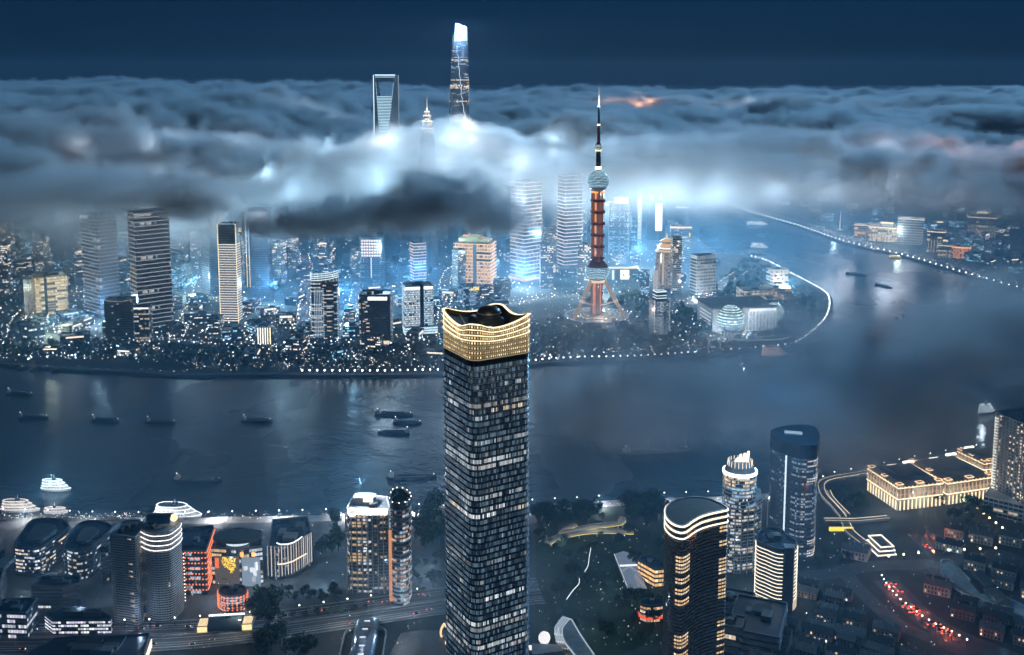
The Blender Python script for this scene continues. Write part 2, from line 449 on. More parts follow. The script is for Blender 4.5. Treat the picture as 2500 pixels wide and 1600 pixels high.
# the park on the near bank
pk = [G(x, y) for x, y in ((1258, 1212), (1500, 1192), (1560, 1192), (1560, 1500), (1400, 1560), (1258, 1560))]
mb = MB(); mb.face([(p.x, p.y, 0.01) for p in pk]); structure(mb.build('lawn', 'lawn'))

pv = [G(x, y) for x, y in ((-150, 1226), (500, 1226), (1035, 1208), (1035, 1385), (700, 1430), (420, 1470), (-150, 1478))]
mb = MB(); mb.face([(p.x, p.y, 0.012) for p in pv]); structure(mb.build('pavement', 'paving'))
# ---------------------------------------------------------------- the tall tower in front
def main_tower():
    base = G(1142, 740, 320.0); base.z = 0
    a = R(30.5); s_ = 49.5; H0 = 291.0; nf = 64; fh = H0 / nf
    t = thing('skyscraper', 'tall dark glass skyscraper in front with golden swooping crown and dark roof', 'skyscraper', base, a)
    fp = rect(s_, s_, 7.5, 6)
    mb = MB(); mb.prism(fp, 0, H0 + 4, cap0=False); mb.build('wall', 'facade_dark', t)
    mb = MB(); mb.ring(offset(fp, 0.8), offset(fp, -0.3), -0.30, 0.30); sm = mb.mesh('floor_slab', ['slab_blue'])
    rng = random.Random(5)
    for i in range(nf):
        pr = rng.choice([0.0, 0.02, 0.05, 0.12, 0.25, 0.55, 0.85]) if i < nf - 4 else 0.06
        cols = (WHITE, (0.75, 0.9, 1.0), (0.85, 0.95, 0.95)) if rng.random() < 0.88 else (WHITE, PEACH, (0.9, 0.95, 1))
        pane_row(fp, 1.25, fh * 0.18, fh * 0.82, 0.14, pr, cols, rng, rng.uniform(0.22, 0.75), gap=0.2, iid=0.75, dimr=0.17, run=16).build('window_row', 'lit_blue', t).location.z = i * fh  # unlit panes glow faint blue, standing in for reflected sky
        put('floor_slab', sm, t, (0, 0, i * fh))
    # crown: seven bands that follow the upswept roof edge
    n = len(fp); zs = []
    # corners: order of rect() is front-right, back-right, back-left, front-left in local axes; front corner in view is front-left... found by angle
    def swoop(x, y):
        th = math.atan2(y, x); w_ = math.cos(2 * (th - math.pi / 4)) if False else 0
        # distance along diagonal axes
        u, v = (x + y) / (s_ * 1.2), (x - y) / (s_ * 1.2)      # u: front-left..back-right, v: sideways corners
        return 9.5 * max(0, abs(v)) ** 3.0 * 1.6 + 5.0 * math.exp(-((u + 0.8) / 0.17) ** 2) + 5.0 * math.exp(-((u - 0.8) / 0.2) ** 2)
    dense = []
    for i in range(n):
        p, q = Vector(fp[i]), Vector(fp[(i + 1) % n]); m = max(1, int((q - p).length / 1.6))
        for j in range(m): dense.append(tuple(p.lerp(q, j / m)))
    def sw(x, y): return swoop(x, y)
    zb = H0 + 4; NB = 7; gap_ = 3.0
    wall = MB()
    out0 = dense
    ztop = [zb + NB * gap_ + sw(x, y) for x, y in dense]
    wall.loft([[(x, y, zb) for x, y in out0], [(x, y, z) for (x, y), z in zip(out0, ztop)]], cap1=False)
    wall.loft([[(x, y, z) for (x, y), z in zip(offset(dense, -1.2), ztop)], [(x, y, zb) for x, y in offset(dense, -1.2)]], cap1=False)
    wall.build('crown_wall', 'crown_metal', t)
    for b in range(NB + 1):
        f = (b / NB) ** 1.6
        z = [zb + b * gap_ + sw(x, y) * f for x, y in dense]
        mb = MB(); mb.ring(offset(dense, 1.0 + 0.5 * (b == NB)), offset(dense, -0.4), [q - 0.28 for q in z], [q + 0.28 for q in z], mul((1.0, 0.80, 0.48), 1.3 if b > 3 else 0.2))
        mb.build('light_strip', 'lit', t)
        if b < NB:
            f2 = ((b + 1) / NB) ** 1.6; mb = MB()
            for j in range(len(dense)):
                (x, y), (x2, y2) = offset(dense, 0.35)[j] if False else OD[j], OD[(j + 1) % len(dense)]
                zl, zl2 = z[j], zb + b * gap_ + sw(*dense[(j + 1) % len(dense)]) * f
                hh, hh2 = gap_ + sw(*dense[j]) * (f2 - f), gap_ + sw(*dense[(j + 1) % len(dense)]) * (f2 - f)
                xa, ya = x + (x2 - x) * 0.28, y + (y2 - y) * 0.28; xb, yb = x + (x2 - x) * 0.72, y + (y2 - y) * 0.72
                lit = mul(rng.choice([(1.0, 0.74, 0.36), (1.0, 0.80, 0.48), (0.9, 0.58, 0.24)]), rng.uniform(0.3, 1.3))
                mb.face([(xa, ya, zl + hh * 0.3), (xb, yb, zl2 + hh2 * 0.3), (xb, yb, zl2 + hh2 * 0.72), (xa, ya, zl + hh * 0.72)], lit)
            stuff(mb.build('crown_lights', 'lit', t))
    return t, base, dense, zb, NB * gap_, sw
_tmp = []
def _dense(s_=49.5):
    fp = rect(s_, s_, 7.5, 6); n = len(fp); d = []
    for i in range(n):
        p, q = Vector(fp[i]), Vector(fp[(i + 1) % n]); m = max(1, int((q - p).length / 1.6))
        for j in range(m): d.append(tuple(p.lerp(q, j / m)))
    return d
OD = offset(_dense(), 0.4)
mt, mt_base, mt_dense, mt_zb, mt_ch, mt_sw = main_tower()
def main_roof():
    d = mt_dense; mb = MB(); zt = mt_zb + mt_ch
    rings = []
    for k, f in enumerate((1.0, 0.9, 0.75, 0.6, 0.42)):                       # the bowl of the roof
        rings.append([(x * f, y * f, zt - 0.8 + (mt_sw(x, y) - 1.0) * f ** 5 - 5.5 * (1 - f)) for x, y in d])
    mb.loft(rings, cap1=True); mb.build('roof', 'roof', mt, True)
    mb = MB(); mb.loft([[(x * 0.44, y * 0.44, zt - 7) for x, y in d], [(x * 0.42, y * 0.42, zt + 2.0) for x, y in d], [(x * 0.36, y * 0.36, zt + 3.2) for x, y in d]])
    mb.build('roof_drum', 'dark_metal', mt)
    mb = MB(); c = (5.5, 5.5)
    prof = [(8.5, 2.5), (8.8, 4.2), (8.2, 6.0), (6.4, 7.6), (3.6, 8.6), (0.8, 9.0)]
    mb.loft([[(c[0] + r_ * math.cos(6.2832 * j / 20), c[1] + r_ * math.sin(6.2832 * j / 20), zt + z) for j in range(20)] for r_, z in prof])
    mb.build('roof_dome', 'dark_metal', mt, True)
    mb = MB(); mb.ring([(c[0] + 9.3 * math.cos(6.2832 * j / 20), c[1] + 9.3 * math.sin(6.2832 * j / 20)) for j in range(20)],
                       [(c[0] + 8.6 * math.cos(6.2832 * j / 20), c[1] + 8.6 * math.sin(6.2832 * j / 20)) for j in range(20)], zt + 3.9, zt + 4.5)
    mb.build('dome_ring', 'steel', mt)
    for (p, q) in (((-13, 9, 0), (-15.5, 11.5, 6.5)), ((9, -13, 0), (13, -17, 7.0)), ((13, -17, 7.0), (14.5, -16, 8.6))):
        mb = MB(); mb.tube((p[0], p[1], zt - 3 + p[2]), (q[0], q[1], zt - 3 + q[2]), 0.5, 0.35); mb.build('window_washing_arm', 'dark_metal', mt)
    mb = MB()
    P = [(-9.5, -2, 0), (-11.5, -8, 0), (-10.2, -10.8, 0), (-5.5, -11.5, 0), (-1, -10.2, 0)]
    for p, q in zip(P[:-1], P[1:]): mb.tube((p[0], p[1], zt - 2.2), (q[0], q[1], zt - 2.2), 0.4, lit=mul(CYAN, 0.8))
    mb.build('roof_light', 'lit', mt)
main_roof()

# ---------------------------------------------------------------- the television tower with its spheres
def tv_tower():
    b = G(1402, 742); t = thing('television_tower', 'television tower with stacked pearl spheres, red columns and a long spire', 'tower', b, R(10))
    def ball(name, z, r, lit_of, shell='facade_blue', nu=36, nv=22):
        mb = MB(); mb.sphere((0, 0, z), r, nu=24, nv=14); s_ = mb.build(name, shell, t, True)
        lights = MB()
        for k in range(1, nv):
            for j in range(nu):
                a = math.pi * k / nv - math.pi / 2; th = 6.28319 * (j + 0.5 * (k % 2)) / nu
                c_ = lit_of(math.sin(a), th, k)
                if not c_: continue
                da, dt = 0.36 * math.pi / nv, 0.36 * 6.28319 / nu
                def P(aa, tt): return ((r + .25) * math.cos(aa) * math.cos(tt), (r + .25) * math.cos(aa) * math.sin(tt), z + (r + .25) * math.sin(aa))
                lights.face([P(a - da, th), P(a, th + dt), P(a + da, th), P(a, th - dt)], c_)
        stuff(lights.build('sphere_lights', 'lit', s_))
        return s_
    rng = random.Random(3)
    ball('lower_sphere', 95, 25, lambda s_, th, k: mul((0.55, 0.85, 1.0), rng.uniform(0.8, 1.8)) if -0.62 < s_ < 0.30 else (mul((0.9, 0.35, 0.12), 0.12) if s_ >= 0.3 else None))
    mb = MB(); mb.ring(ell(18.5, 18.5), ell(14, 14), 71.5, 76.5, mul(PEACH, 0.7)); mb.build('light_ring', 'lit', t)
    ball('upper_sphere', 279, 22.5, lambda s_, th, k: mul((0.5, 0.8, 1.0), rng.uniform(0.6, 1.6)) if s_ > -0.45 else mul((0.4, 0.7, 0.9), rng.uniform(0.1, 0.3)))
    ball('space_module', 349, 8.0, lambda s_, th, k: mul((0.75, 0.9, 1.0), 0.9) if abs(s_) < 0.5 else None, 'dark_metal', 16, 8)
    mb = MB(); mb.ring(ell(6.5, 6.5, 16), ell(4, 4, 16), 340, 343, mul(GOLD, 1.4)); mb.build('light_ring', 'lit', t)
    mb = MB(); mb.ring(ell(14, 14, 20), ell(8, 8, 20), 255.5, 258.5, mul(AMBER, 0.9)); mb.build('light_ring', 'lit', t)
    for k in range(3):                                                   # the three columns
        a = 6.28319 * k / 3 + 0.45; c = (9.8 * math.cos(a), 9.8 * math.sin(a))
        mb = MB(); mb.tube((*c, 0), (*c, 262), 4.5, 4.5, 14, (.11, .042, .03)); mb.build('column', 'lit', t, True)  # columns given a faint glow of their own in place of floodlight
        a2 = a + math.pi / 3; o = (62 * math.cos(a2), 62 * math.sin(a2)); i_ = (11 * math.cos(a2), 11 * math.sin(a2))
        mb = MB(); mb.tube((*o, 0), (*i_, 82), 3.8, 3.8, 12, (.26, .17, .11)); lg = mb.build('leg', 'lit', t, True)  # warm glow put into the leg colour instead of light falling on it
        mb = MB(); m_ = Vector((*o, 0)).lerp(Vector((*i_, 82)), 0.42); mb.sphere(m_, 5.2, mul((0.9, 0.75, 0.65), 0.5)); mb.build('leg_pod', 'lit', lg)
        mb = MB(); mb.tube(m_, (c[0] * 0.6, c[1] * 0.6, 22), 2.0); mb.build('stairway', 'steel', lg)
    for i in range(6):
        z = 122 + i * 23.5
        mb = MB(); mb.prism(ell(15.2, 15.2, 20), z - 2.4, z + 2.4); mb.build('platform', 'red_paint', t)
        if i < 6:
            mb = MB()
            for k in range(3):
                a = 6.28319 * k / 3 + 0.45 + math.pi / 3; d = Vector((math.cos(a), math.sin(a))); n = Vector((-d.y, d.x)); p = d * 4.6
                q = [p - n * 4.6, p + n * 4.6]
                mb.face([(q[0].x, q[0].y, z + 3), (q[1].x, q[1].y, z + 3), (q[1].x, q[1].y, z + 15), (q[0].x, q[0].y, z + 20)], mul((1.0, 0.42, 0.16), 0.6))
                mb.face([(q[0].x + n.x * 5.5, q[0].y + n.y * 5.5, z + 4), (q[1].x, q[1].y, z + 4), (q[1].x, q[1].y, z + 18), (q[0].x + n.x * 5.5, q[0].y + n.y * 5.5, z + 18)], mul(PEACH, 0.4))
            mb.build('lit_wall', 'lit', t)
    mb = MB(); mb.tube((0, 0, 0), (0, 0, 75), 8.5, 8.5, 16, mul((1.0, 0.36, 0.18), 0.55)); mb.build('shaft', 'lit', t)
    for (z0, z1, r0, r1, m) in ((296, 345, 5.2, 4.6, 'dark_metal'), (352, 392, 3.4, 2.9, 'red_paint'), (392, 430, 2.4, 2.0, 'dark_metal')):
        mb = MB(); mb.tube((0, 0, z0), (0, 0, z1), r0, r1, 12); mb.build('mast', m, t, True)
    mb = MB(); mb.tube((0, 0, 430), (0, 0, 452), 1.9, 1.0, 8, mul(WHITE, 1.0)); mb.tube((0, 0, 452), (0, 0, 470), 0.8, 0.25, 6, mul(WHITE, 0.35)); mb.build('spire', 'lit', t)
    for z, r_, c_ in ((306, 6.5, mul(GOLD, 6)), (353, 2.0, mul(WHITE, 4)), (393, 3.4, mul((1, .8, .6), 2.5)), (430, 3.0, mul(WHITE, 2.0))):
        mb = MB(); mb.sphere((0, 0, z), r_, c_, sz=0.7); mb.build('beacon', 'lit', t)
    for r_, z, c_ in ((66, 1.0, (0.35, 0.5, 0.65)), (40, 2.5, mul(PEACH, 0.5)), (28, 4.0, mul(WARM, 0.6))):
        mb = MB(); mb.prism(ell(r_, r_, 40), 0, z); mb.build('base_terrace', 'paving', t)
        mb = MB(); mb.ring(ell(r_ + .3, r_ + .3, 40), ell(r_ - .8, r_ - .8, 40), z + .01, z + .9, c_); mb.build('terrace_light', 'lit', t)
    mb = MB()
    for j in range(26):
        a = 6.28319 * j / 26; mb.bulb((48 * math.cos(a), 48 * math.sin(a), 4), 0.9, mul(WHITE, 1.8))
    stuff(mb.build('ground_lamps', 'lit', t))
    return t, b
tv, tv_b = tv_tower()

# ---------------------------------------------------------------- the three towers that stand above the fog
def opener():
    Y = 2700.0; b = Vector(((908 - PCX) / FOC * Y * 0.998, Y, 0)); t = thing('skyscraper', 'tapering skyscraper with trapezoid opening at its top and cyan light stripes', 'skyscraper', b, R(-14))
    Rr = 35.0
    def cc(z): return min(Rr - 1, max(6.0, 23 - (z - 323) * 0.1))
    def poly(z):
        c = cc(z); e = Rr - c                                     # a square standing on its corner, two corners cut back
        return [(-e, -c, z), (e, -c, z), (Rr, 0, z), (e, c, z), (-e, c, z), (-Rr, 0, z)]
    zs = [0, 80, 160, 240, 300, 340, 380, 410, 436]
    mb = MB(); mb.loft([poly(z) for z in zs]); mb.build('wall', 'facade_blue', t)
    def part_poly(z, sgn):
        c = cc(z); e = Rr - c; k = 20.0 + (z - 436) * 0.13       # the two arms beside the opening
        p = [(k, -c), (e, -c), (Rr, 0), (e, c), (k, c)]
        return [(sgn * x, y, z) for x, y in (p if sgn > 0 else reversed(p))]
    for sgn in (-1, 1):
        mb = MB(); mb.loft([part_poly(z, sgn) for z in (436.02, 455, 474)]); mb.build('arm', 'facade_blue', t)
    mb = MB(); mb.loft([poly(z) for z in (474.02, 492)]); mb.build('bridge', 'facade_blue', t)
    for i in range(34):
        z = 300 + i * 4.05
        if z > 435: break
        c = cc(z); e = Rr - c - 0.6; mb = MB(); mb.box((0, -c - 0.35), 2 * e, 0.7, z, z + 1.5, 0, mul((0.55, 0.85, 1.0), 0.95)); mb.build('light_strip', 'lit', t)
    for z in (475.5, 479, 482.5, 486, 490.5):
        mb = MB(); mb.box((0, -6.4), 2 * 28.4, 0.7, z, z + 1.3, 0, mul((0.55, 0.85, 1.0), 0.95)); mb.build('light_strip', 'lit', t)
    for i in range(10):
        z = 438 + i * 3.6; c = cc(z); e = Rr - c; k = 20.0 + (z - 436) * 0.13
        for sgn in (-1, 1):
            mb = MB(); mb.box((sgn * (k + e) / 2, -c - 0.35), max(1.0, e - k - 1), 0.7, z, z + 1.3, 0, mul((0.55, 0.85, 1.0), 0.9)); mb.build('light_strip', 'lit', t)
    for x in (-Rr, Rr):
        mb = MB(); mb.tube((x * 1.01, 0, 250), (x * 1.01, 0, 492), 1.1, 1.1, 6, mul((0.7, 0.9, 1.0), 1.2 if x < 0 else 0.25)); mb.build('edge_light', 'lit', t)
    mb = MB(); mb.box((0, -6.5), 58, 0.8, 491.2, 493.2, 0, mul((0.7, 0.9, 1.0), 1.1)); mb.build('edge_light', 'lit', t)
    return t
opener()
def twister():
    Y = 2760.0; b = Vector(((1080 - PCX) / FOC * Y, Y, 0)); t = thing('skyscraper', 'tallest twisting skyscraper with a bright white screen at its top', 'skyscraper', b, R(25))
    def fp(z):
        u = z / 632; s_ = 45 * (1 - 0.46 * u); tw = R(100) * u; out = []
        for k in range(36):
            a = 6.28319 * k / 36; r_ = s_ * (0.80 + 0.13 * math.cos(3 * a)) * (0.90 if k in (0, 1) else 1.0)
            out.append((r_ * math.cos(a + tw), r_ * math.sin(a + tw), z))
        return out
    mb = MB(); mb.loft([fp(z) for z in [i * 20.0 for i in range(30)] + [585]]); mb.build('wall', 'facade_blue', t)
    top = fp(600); mb = MB(); z2 = [632 - 34 * ((k - 13) % 36) / 35 for k in range(36)]
    for k in range(36):                                             # the open, slanting crown
        a, c = fp(585.02)[k], fp(585.02)[(k + 1) % 36]; j = (k + 1) % 36
        mb.face([a, c, (c[0] * .95, c[1] * .95, z2[j]), (a[0] * .95, a[1] * .95, z2[k])])
        mb.face([(a[0] * .93, a[1] * .93, z2[k]), (c[0] * .93, c[1] * .93, z2[j]), (c[0] * .96, c[1] * .96, 585.1), (a[0] * .96, a[1] * .96, 585.1)])
    mb.build('crown', 'facade_grey', t)
    rng = random.Random(9)
    for i in range(96):
        z = 250 + i * 3.6
        if z > 584: break
        f = [(x, y) for x, y, _ in fp(z)]
        zone = (z - 250) % 56
        if zone < 3.6 or (452 < z < 466) or (324 < z < 330): mb = pane_row(f, 2.2, 0.4, 3.0, 0.25, 0.95, (PEACH, WARM, (1, .85, .7)), rng, 0.9)
        else: mb = pane_row(f, 2.2, 0.6, 2.6, 0.25, 0.22, (COOL, WHITE), rng, 0.5)
        mb.build('window_row', 'lit', t).location.z = z
    mb = MB()
    for k in range(13, 19):
        j = k + 1
        for r_ in range(8):
            lo, hi = 587 + r_ * 4.6, 591.2 + r_ * 4.6
            p, q = fp(lo)[k], fp(lo)[j]
            mb.face([(p[0] * 1.03, p[1] * 1.03, lo), (q[0] * 1.03, q[1] * 1.03, lo), (q[0] * 1.02, q[1] * 1.02, hi), (p[0] * 1.02, p[1] * 1.02, hi)], mul((0.8, 0.9, 1.0), rng.uniform(2.0, 5.0)))
    mb.build('screen', 'lit', t)
    mb = MB(); P = [Vector(fp(z)[int(round(24.7 - (z - 300) * 0.038)) % 36]) * 1.02 for z in range(285, 560, 11)]
    P = [Vector((p.x, p.y, 285 + 11 * i)) for i, p in enumerate(P)]
    mb.path(P, 0.9, 4, mul((0.65, 0.85, 1.0), 0.7)); mb.build('edge_light', 'lit', t)
    return t
twister()
def stepped():
    Y = 2580.0; b = Vector(((1004 - PCX) / FOC * Y, Y, 0)); t = thing('skyscraper', 'stepped skyscraper top with glowing spire rising out of the fog', 'skyscraper', b, R(20))
    rng = random.Random(4); z = 0; lev = [(0, 220, 27), (220, 290, 24), (290, 330, 20.5), (330, 356, 16.5), (356, 374, 12.5), (374, 388, 9), (388, 398, 6)]
    for z0, z1, r_ in lev:
        mb = MB(); mb.prism(ell(r_, r_, 8), z0 + 0.01, z1, cap0=False); mb.build('wall', 'facade_grey', t)
        if z1 > 335:
            for j in range(int((z1 - max(z0, 345)) / 4)):
                zz = max(z0, 345) + j * 4; pane_row(ell(r_, r_, 8), 2.6, 0.5, 3.2, 0.3, 0.7, ((1, .86, .72), WARM, WHITE), rng, 1.2).build('window_row', 'lit', t).location.z = zz
            mb = MB(); mb.ring(ell(r_ + 2.0, r_ + 2.0, 8), ell(r_ - 1, r_ - 1, 8), z1 - 0.6, z1 + 1.0, mul((1, .88, .75), 1.6)); mb.build('eave_light', 'lit', t)
    mb = MB(); mb.tube((0, 0, 398), (0, 0, 408), 3.0, 1.6, 8, mul((1, .9, .8), 1.4)); mb.tube((0, 0, 408), (0, 0, 434), 1.1, 0.3, 6, mul(PEACH, 0.7)); mb.build('spire', 'lit', t)
stepped()
# ---------------------------------------------------------------- towers on the far bank
def sign_bar(parent, p, q, h, col, k, n=8, ring=False, seed=1):
    """a lit sign from p to q (local points of its lower edge): a row of strokes like lettering"""
    rng = random.Random(seed); p, q = Vector(p), Vector(q); d = (q - p); L = d.length; u = d / L; mb = MB()
    x = 0.0
    if ring:
        c = p + u * (h * 0.55) + Vector((0, 0, h * 0.5))
        for j in range(14):
            a, b = 6.28319 * j / 14, 6.28319 * (j + 1) / 14
            mb.tube(c + (u * math.cos(a) + Vector((0, 0, math.sin(a)))) * h * 0.55, c + (u * math.cos(b) + Vector((0, 0, math.sin(b)))) * h * 0.55, h * 0.16, lit=mul(col, k))
        x = h * 1.5
    cw = (L - x) / n
    for i in range(n):
        o = p + u * (x + i * cw)
        def bar(a, b, r_): mb.tube(o + u * a[0] * cw + Vector((0, 0, a[1] * h)), o + u * b[0] * cw + Vector((0, 0, b[1] * h)), r_, n=4, lit=mul(col, k))
        r_ = min(h, cw) * 0.1
        bar((0.1, 0.05), (0.1, 0.95), r_)
        for y in rng.sample((0.1, 0.35, 0.5, 0.7, 0.92), 3): bar((0.1, y), (0.82, y), r_)
        if rng.random() < 0.6: bar((0.8, 0.05), (0.8, 0.95), r_)
        if rng.random() < 0.4: bar((0.45, 0.0), (0.45, 1.0), r_)
    return mb.build('sign', 'lit', parent)

# floodlit golden hotel block: two wings
b, fp, h, w_, d_ = sized('p1', 440, 1030, 330, 0.85, 32, yt=690)
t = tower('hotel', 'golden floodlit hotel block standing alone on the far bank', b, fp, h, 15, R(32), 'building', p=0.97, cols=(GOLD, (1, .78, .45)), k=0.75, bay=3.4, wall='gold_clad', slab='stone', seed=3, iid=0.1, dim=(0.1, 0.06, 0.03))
mb = MB(); mb.box((-w_ * 0.18, -d_ / 2 - 0.3), 5, 1.2, 1, h - 1); mb.build('recess', 'facade_dark', t)
b2 = b + Vector((-w_ * 0.62, d_ * 0.35, 0))
mb = MB(); mb.box((-w_ * 0.62, 4), w_ * 0.42, d_ * 0.6, 0, h * 0.97); mb.build('wing', 'facade_pale', t)
mb = MB()
for i in range(14):
    for j in range(6): mb.box((-w_ * 0.80 + j * w_ * 0.065, 4 - d_ * 0.3 - 0.2), 1.8, 0.3, i * h / 15 + 1.5, i * h / 15 + 4.0, 0, mul(PEACH, random.uniform(.2, .6)))
stuff(mb.build('wing_windows', 'lit', t))
# the two tall striped office slabs on the far left
for (c, x, yb, w, yt, lab, sd, sgn) in (('p1', 880, 1020, 330, 165, 'tall office tower with thin white floor lines, beside the golden hotel', 5, True),
                                   ('p1', 1310, 1150, 340, 140, 'tall dim office tower with kinked white floor lines, second from golden hotel', 6, False)):
    b, fp, h, w_, d_ = sized(c, x, yb, w, 0.62, -38, yt=yt)
    t = tower('office_tower', lab, b, fp, h, 28, R(38) if not sgn else R(-40), 'tower', p=0.10, cols=(COOL, WHITE), k=0.4, wall='facade_dark', strip=(WHITE, 0.30), slab_t=0.16, slab_out=0.7, seed=sd)
    sign_bar(t, (-w_ / 2, -d_ / 2 - 1, h - 6), (0, -d_ / 2 - 1, h - 6), 5, WHITE, 0.6, 6, True, sd)
# dark blocks in front of them
b, fp, h, w_, d_ = sized('p1', 1045, 1215, 245, 0.6, 6, yt=890)
t = tower('apartment_block', 'dark curved-top apartment block below the dim striped tower', b, fp, h, 17, R(6), 'building', p=0.16, cols=(WHITE, PEACH), k=0.6, seed=8)
mb = MB()
for j in range(15): mb.bulb((-w_ / 2 + w_ * j / 14, -d_ / 2 - 0.8, h + 1.5 - 3 * math.sin(math.pi * j / 14)), 0.7, mul(WHITE, 1.2))
stuff(mb.build('edge_lights', 'lit', t))
b, fp, h, w_, d_ = sized('p1', 1235, 1260, 130, 0.9, 5, yt=955)
t = tower('office_block', 'narrow dark office block with a white line along its roof edge', b, fp, h, 15, R(5), 'building', p=0.35, cols=(WHITE, COOL, PEACH), k=0.5, seed=9, bay=2.6)
mb = MB(); mb.box((0, -d_ / 2 - .6), w_, .8, h - 1.5, h + 1.2, 0, mul(WHITE, 1.2)); mb.build('roof_light', 'lit', t)
# ladder-lit tower
b, fp, h, w_, d_ = sized('p2', 610, 1060, 165, 0.7, -4, yt=180)
t = tower('office_tower', 'slim tower lit like a ladder with white rungs between two amber rails', b, fp, h, 40, R(-4), p=0.0, wall='facade_dark', rows=False, strip=((1.0, 0.93, 0.85), 0.9), slab_t=0.34, slab_out=0.3, every=lambda i: i < 33, seed=2, plant=1)
for s_ in (-1, 1):
    mb = MB(); mb.box((s_ * (w_ / 2 + .6), -d_ / 2 - .5), 1.4, 1.4, 0, h + 2, 0, mul((1, .82, .5), 1.0)); mb.build('edge_light', 'lit', t)
mb = MB(); mb.box((0, -d_ / 2 - .5), w_, 1.0, h + 1.0, h + 2.2, 0, mul(COOL, .6)); mb.build('edge_light', 'lit', t)
mb = MB(); mb.sphere((w_ / 2 + 5, 0, h - 12), 4.2, mul(PEACH, 0.9)); mb.build('lit_globe', 'lit', t)
# tower with petal crown behind it
b = G(505, 690); h = HT(b, 535)
t = tower('office_tower', 'tower with spreading petal crown, half lost in fog behind the ladder-lit tower', b, rect(44, 44, 6), h, 30, R(45), p=0.08, cols=(COOL,), k=0.3, seed=12, roof=False)
for j in range(8):
    a = 6.28319 * j / 8; c, s_ = math.cos(a), math.sin(a); mb = MB()
    mb.face([(12 * c - 5 * s_, 12 * s_ + 5 * c, h), (12 * c + 5 * s_, 12 * s_ - 5 * c, h), (30 * c + 2 * s_, 30 * s_ - 2 * c, h + 34), (31 * c - 2 * s_, 31 * s_ + 2 * c, h + 34)], mul((1, .85, .6), .55))
    mb.face([(31.4 * c - 2 * s_, 31.4 * s_ + 2 * c, h + 34), (30.4 * c + 2 * s_, 30.4 * s_ - 2 * c, h + 34), (12.6 * c + 5 * s_, 12.6 * s_ - 5 * c, h), (12.6 * c - 5 * s_, 12.6 * s_ + 5 * c, h)], mul((1, .85, .6), .2))
    mb.build('petal', 'lit', t)
# twin light-line tower
b, fp, h, w_, d_ = sized('p2', 880, 860, 170, 0.8, 0, yt=45)
t = tower('office_tower', 'pale glass tower with two long vertical light lines on its edge', b, fp, h, 38, 0, p=0.12, cols=(WHITE, COOL), k=0.3, wall='facade_blue', seed=13)
for dx, c_ in ((-w_ / 2, COOL), (-w_ / 2 - 6, WHITE)):
    mb = MB(); mb.tube((dx, -d_ / 2, h * .5), (dx, -d_ / 2, h + 3), .8, lit=mul(c_, .9)); mb.tube((dx, -d_ / 2, h * .15), (dx, -d_ / 2, h * .5), 1.0, lit=mul(GOLD, .9)); mb.build('edge_light', 'lit', t)
mb = MB(); mb.box((0, -d_ / 2 - .5), w_ * .9, .7, h - 26, h - 4, 0, mul((.85, .85, 1), .35)); mb.build('screen', 'lit', t)
# low block with white and amber bars
b, fp, h, w_, d_ = sized('p2', 912, 1250, 130, 0.7, 0, yt=1100)
t = tower('pavilion', 'low block with six bright vertical bars near the far shore', b, fp, h, 6, 0, 'building', p=0.05, k=.4, seed=14, plant=1)
for j in range(6):
    mb = MB(); mb.box((-w_ / 2 + w_ * (j + .5) / 6, -d_ / 2 - .7), 1.7, 1.0, .5, h - .3, 0, mul((1, .93, .8) if j < 4 else (1, .8, .5), 1.5)); mb.build('light_bar', 'lit', t)
# blue tower with ring crown
b, fp, h, w_, d_ = sized('p3', 325, 1150, 315, 0.8, 8, yt=560)
t = tower('hotel_tower', 'blue-lit tower with a curved luminous crown and vertical light lines', b, rect(w_, d_, 9), h, 30, R(8), p=0.16, cols=(COOL, WHITE, PEACH), k=.55, wall='facade_blue', seed=15, slab_out=.2)
for x in (-.36, -.3, -.24, -.18, -.12):
    mb = MB(); mb.tube((w_ * x, -d_ / 2 - .5, 4), (w_ * x, -d_ / 2 - .5, h - 12), .45, n=4, lit=mul(COOL, .8)); mb.build('edge_light', 'lit', t)
for x in (-.49, -.05, .47):
    mb = MB()
    for j in range(28): mb.box((w_ * x, -d_ / 2 - .5), 2.6, .5, 4 + j * (h - 12) / 28, 5.2 + j * (h - 12) / 28, 0, mul(COOL, .7))
    stuff(mb.build('edge_lights', 'lit', t))
for j in range(4):
    mb = MB(); q = [(w_ * .52 * math.cos(a), d_ * .5 * math.sin(a)) for a in [math.pi * (.9 + 1.0 * k / 14) for k in range(15)]]
    for a, c in zip(q[:-1], q[1:]): mb.tube((*a, h + 3 + j * 4 + (a[0] + w_ / 2) * .1), (*c, h + 3 + j * 4 + (c[0] + w_ / 2) * .1), .8, n=4, lit=mul((.85, 1, 1), .8))
    mb.build('crown_ring', 'lit', t)
for j in range(12):
    a = math.pi * (.9 + 1.0 * j / 11); mb = MB(); mb.tube((w_ * .52 * math.cos(a), d_ * .5 * math.sin(a), h), (w_ * .52 * math.cos(a), d_ * .5 * math.sin(a), h + 18), .5, n=4, lit=mul((.8, 1, 1), .5)); mb.build('crown_post', 'lit', t)
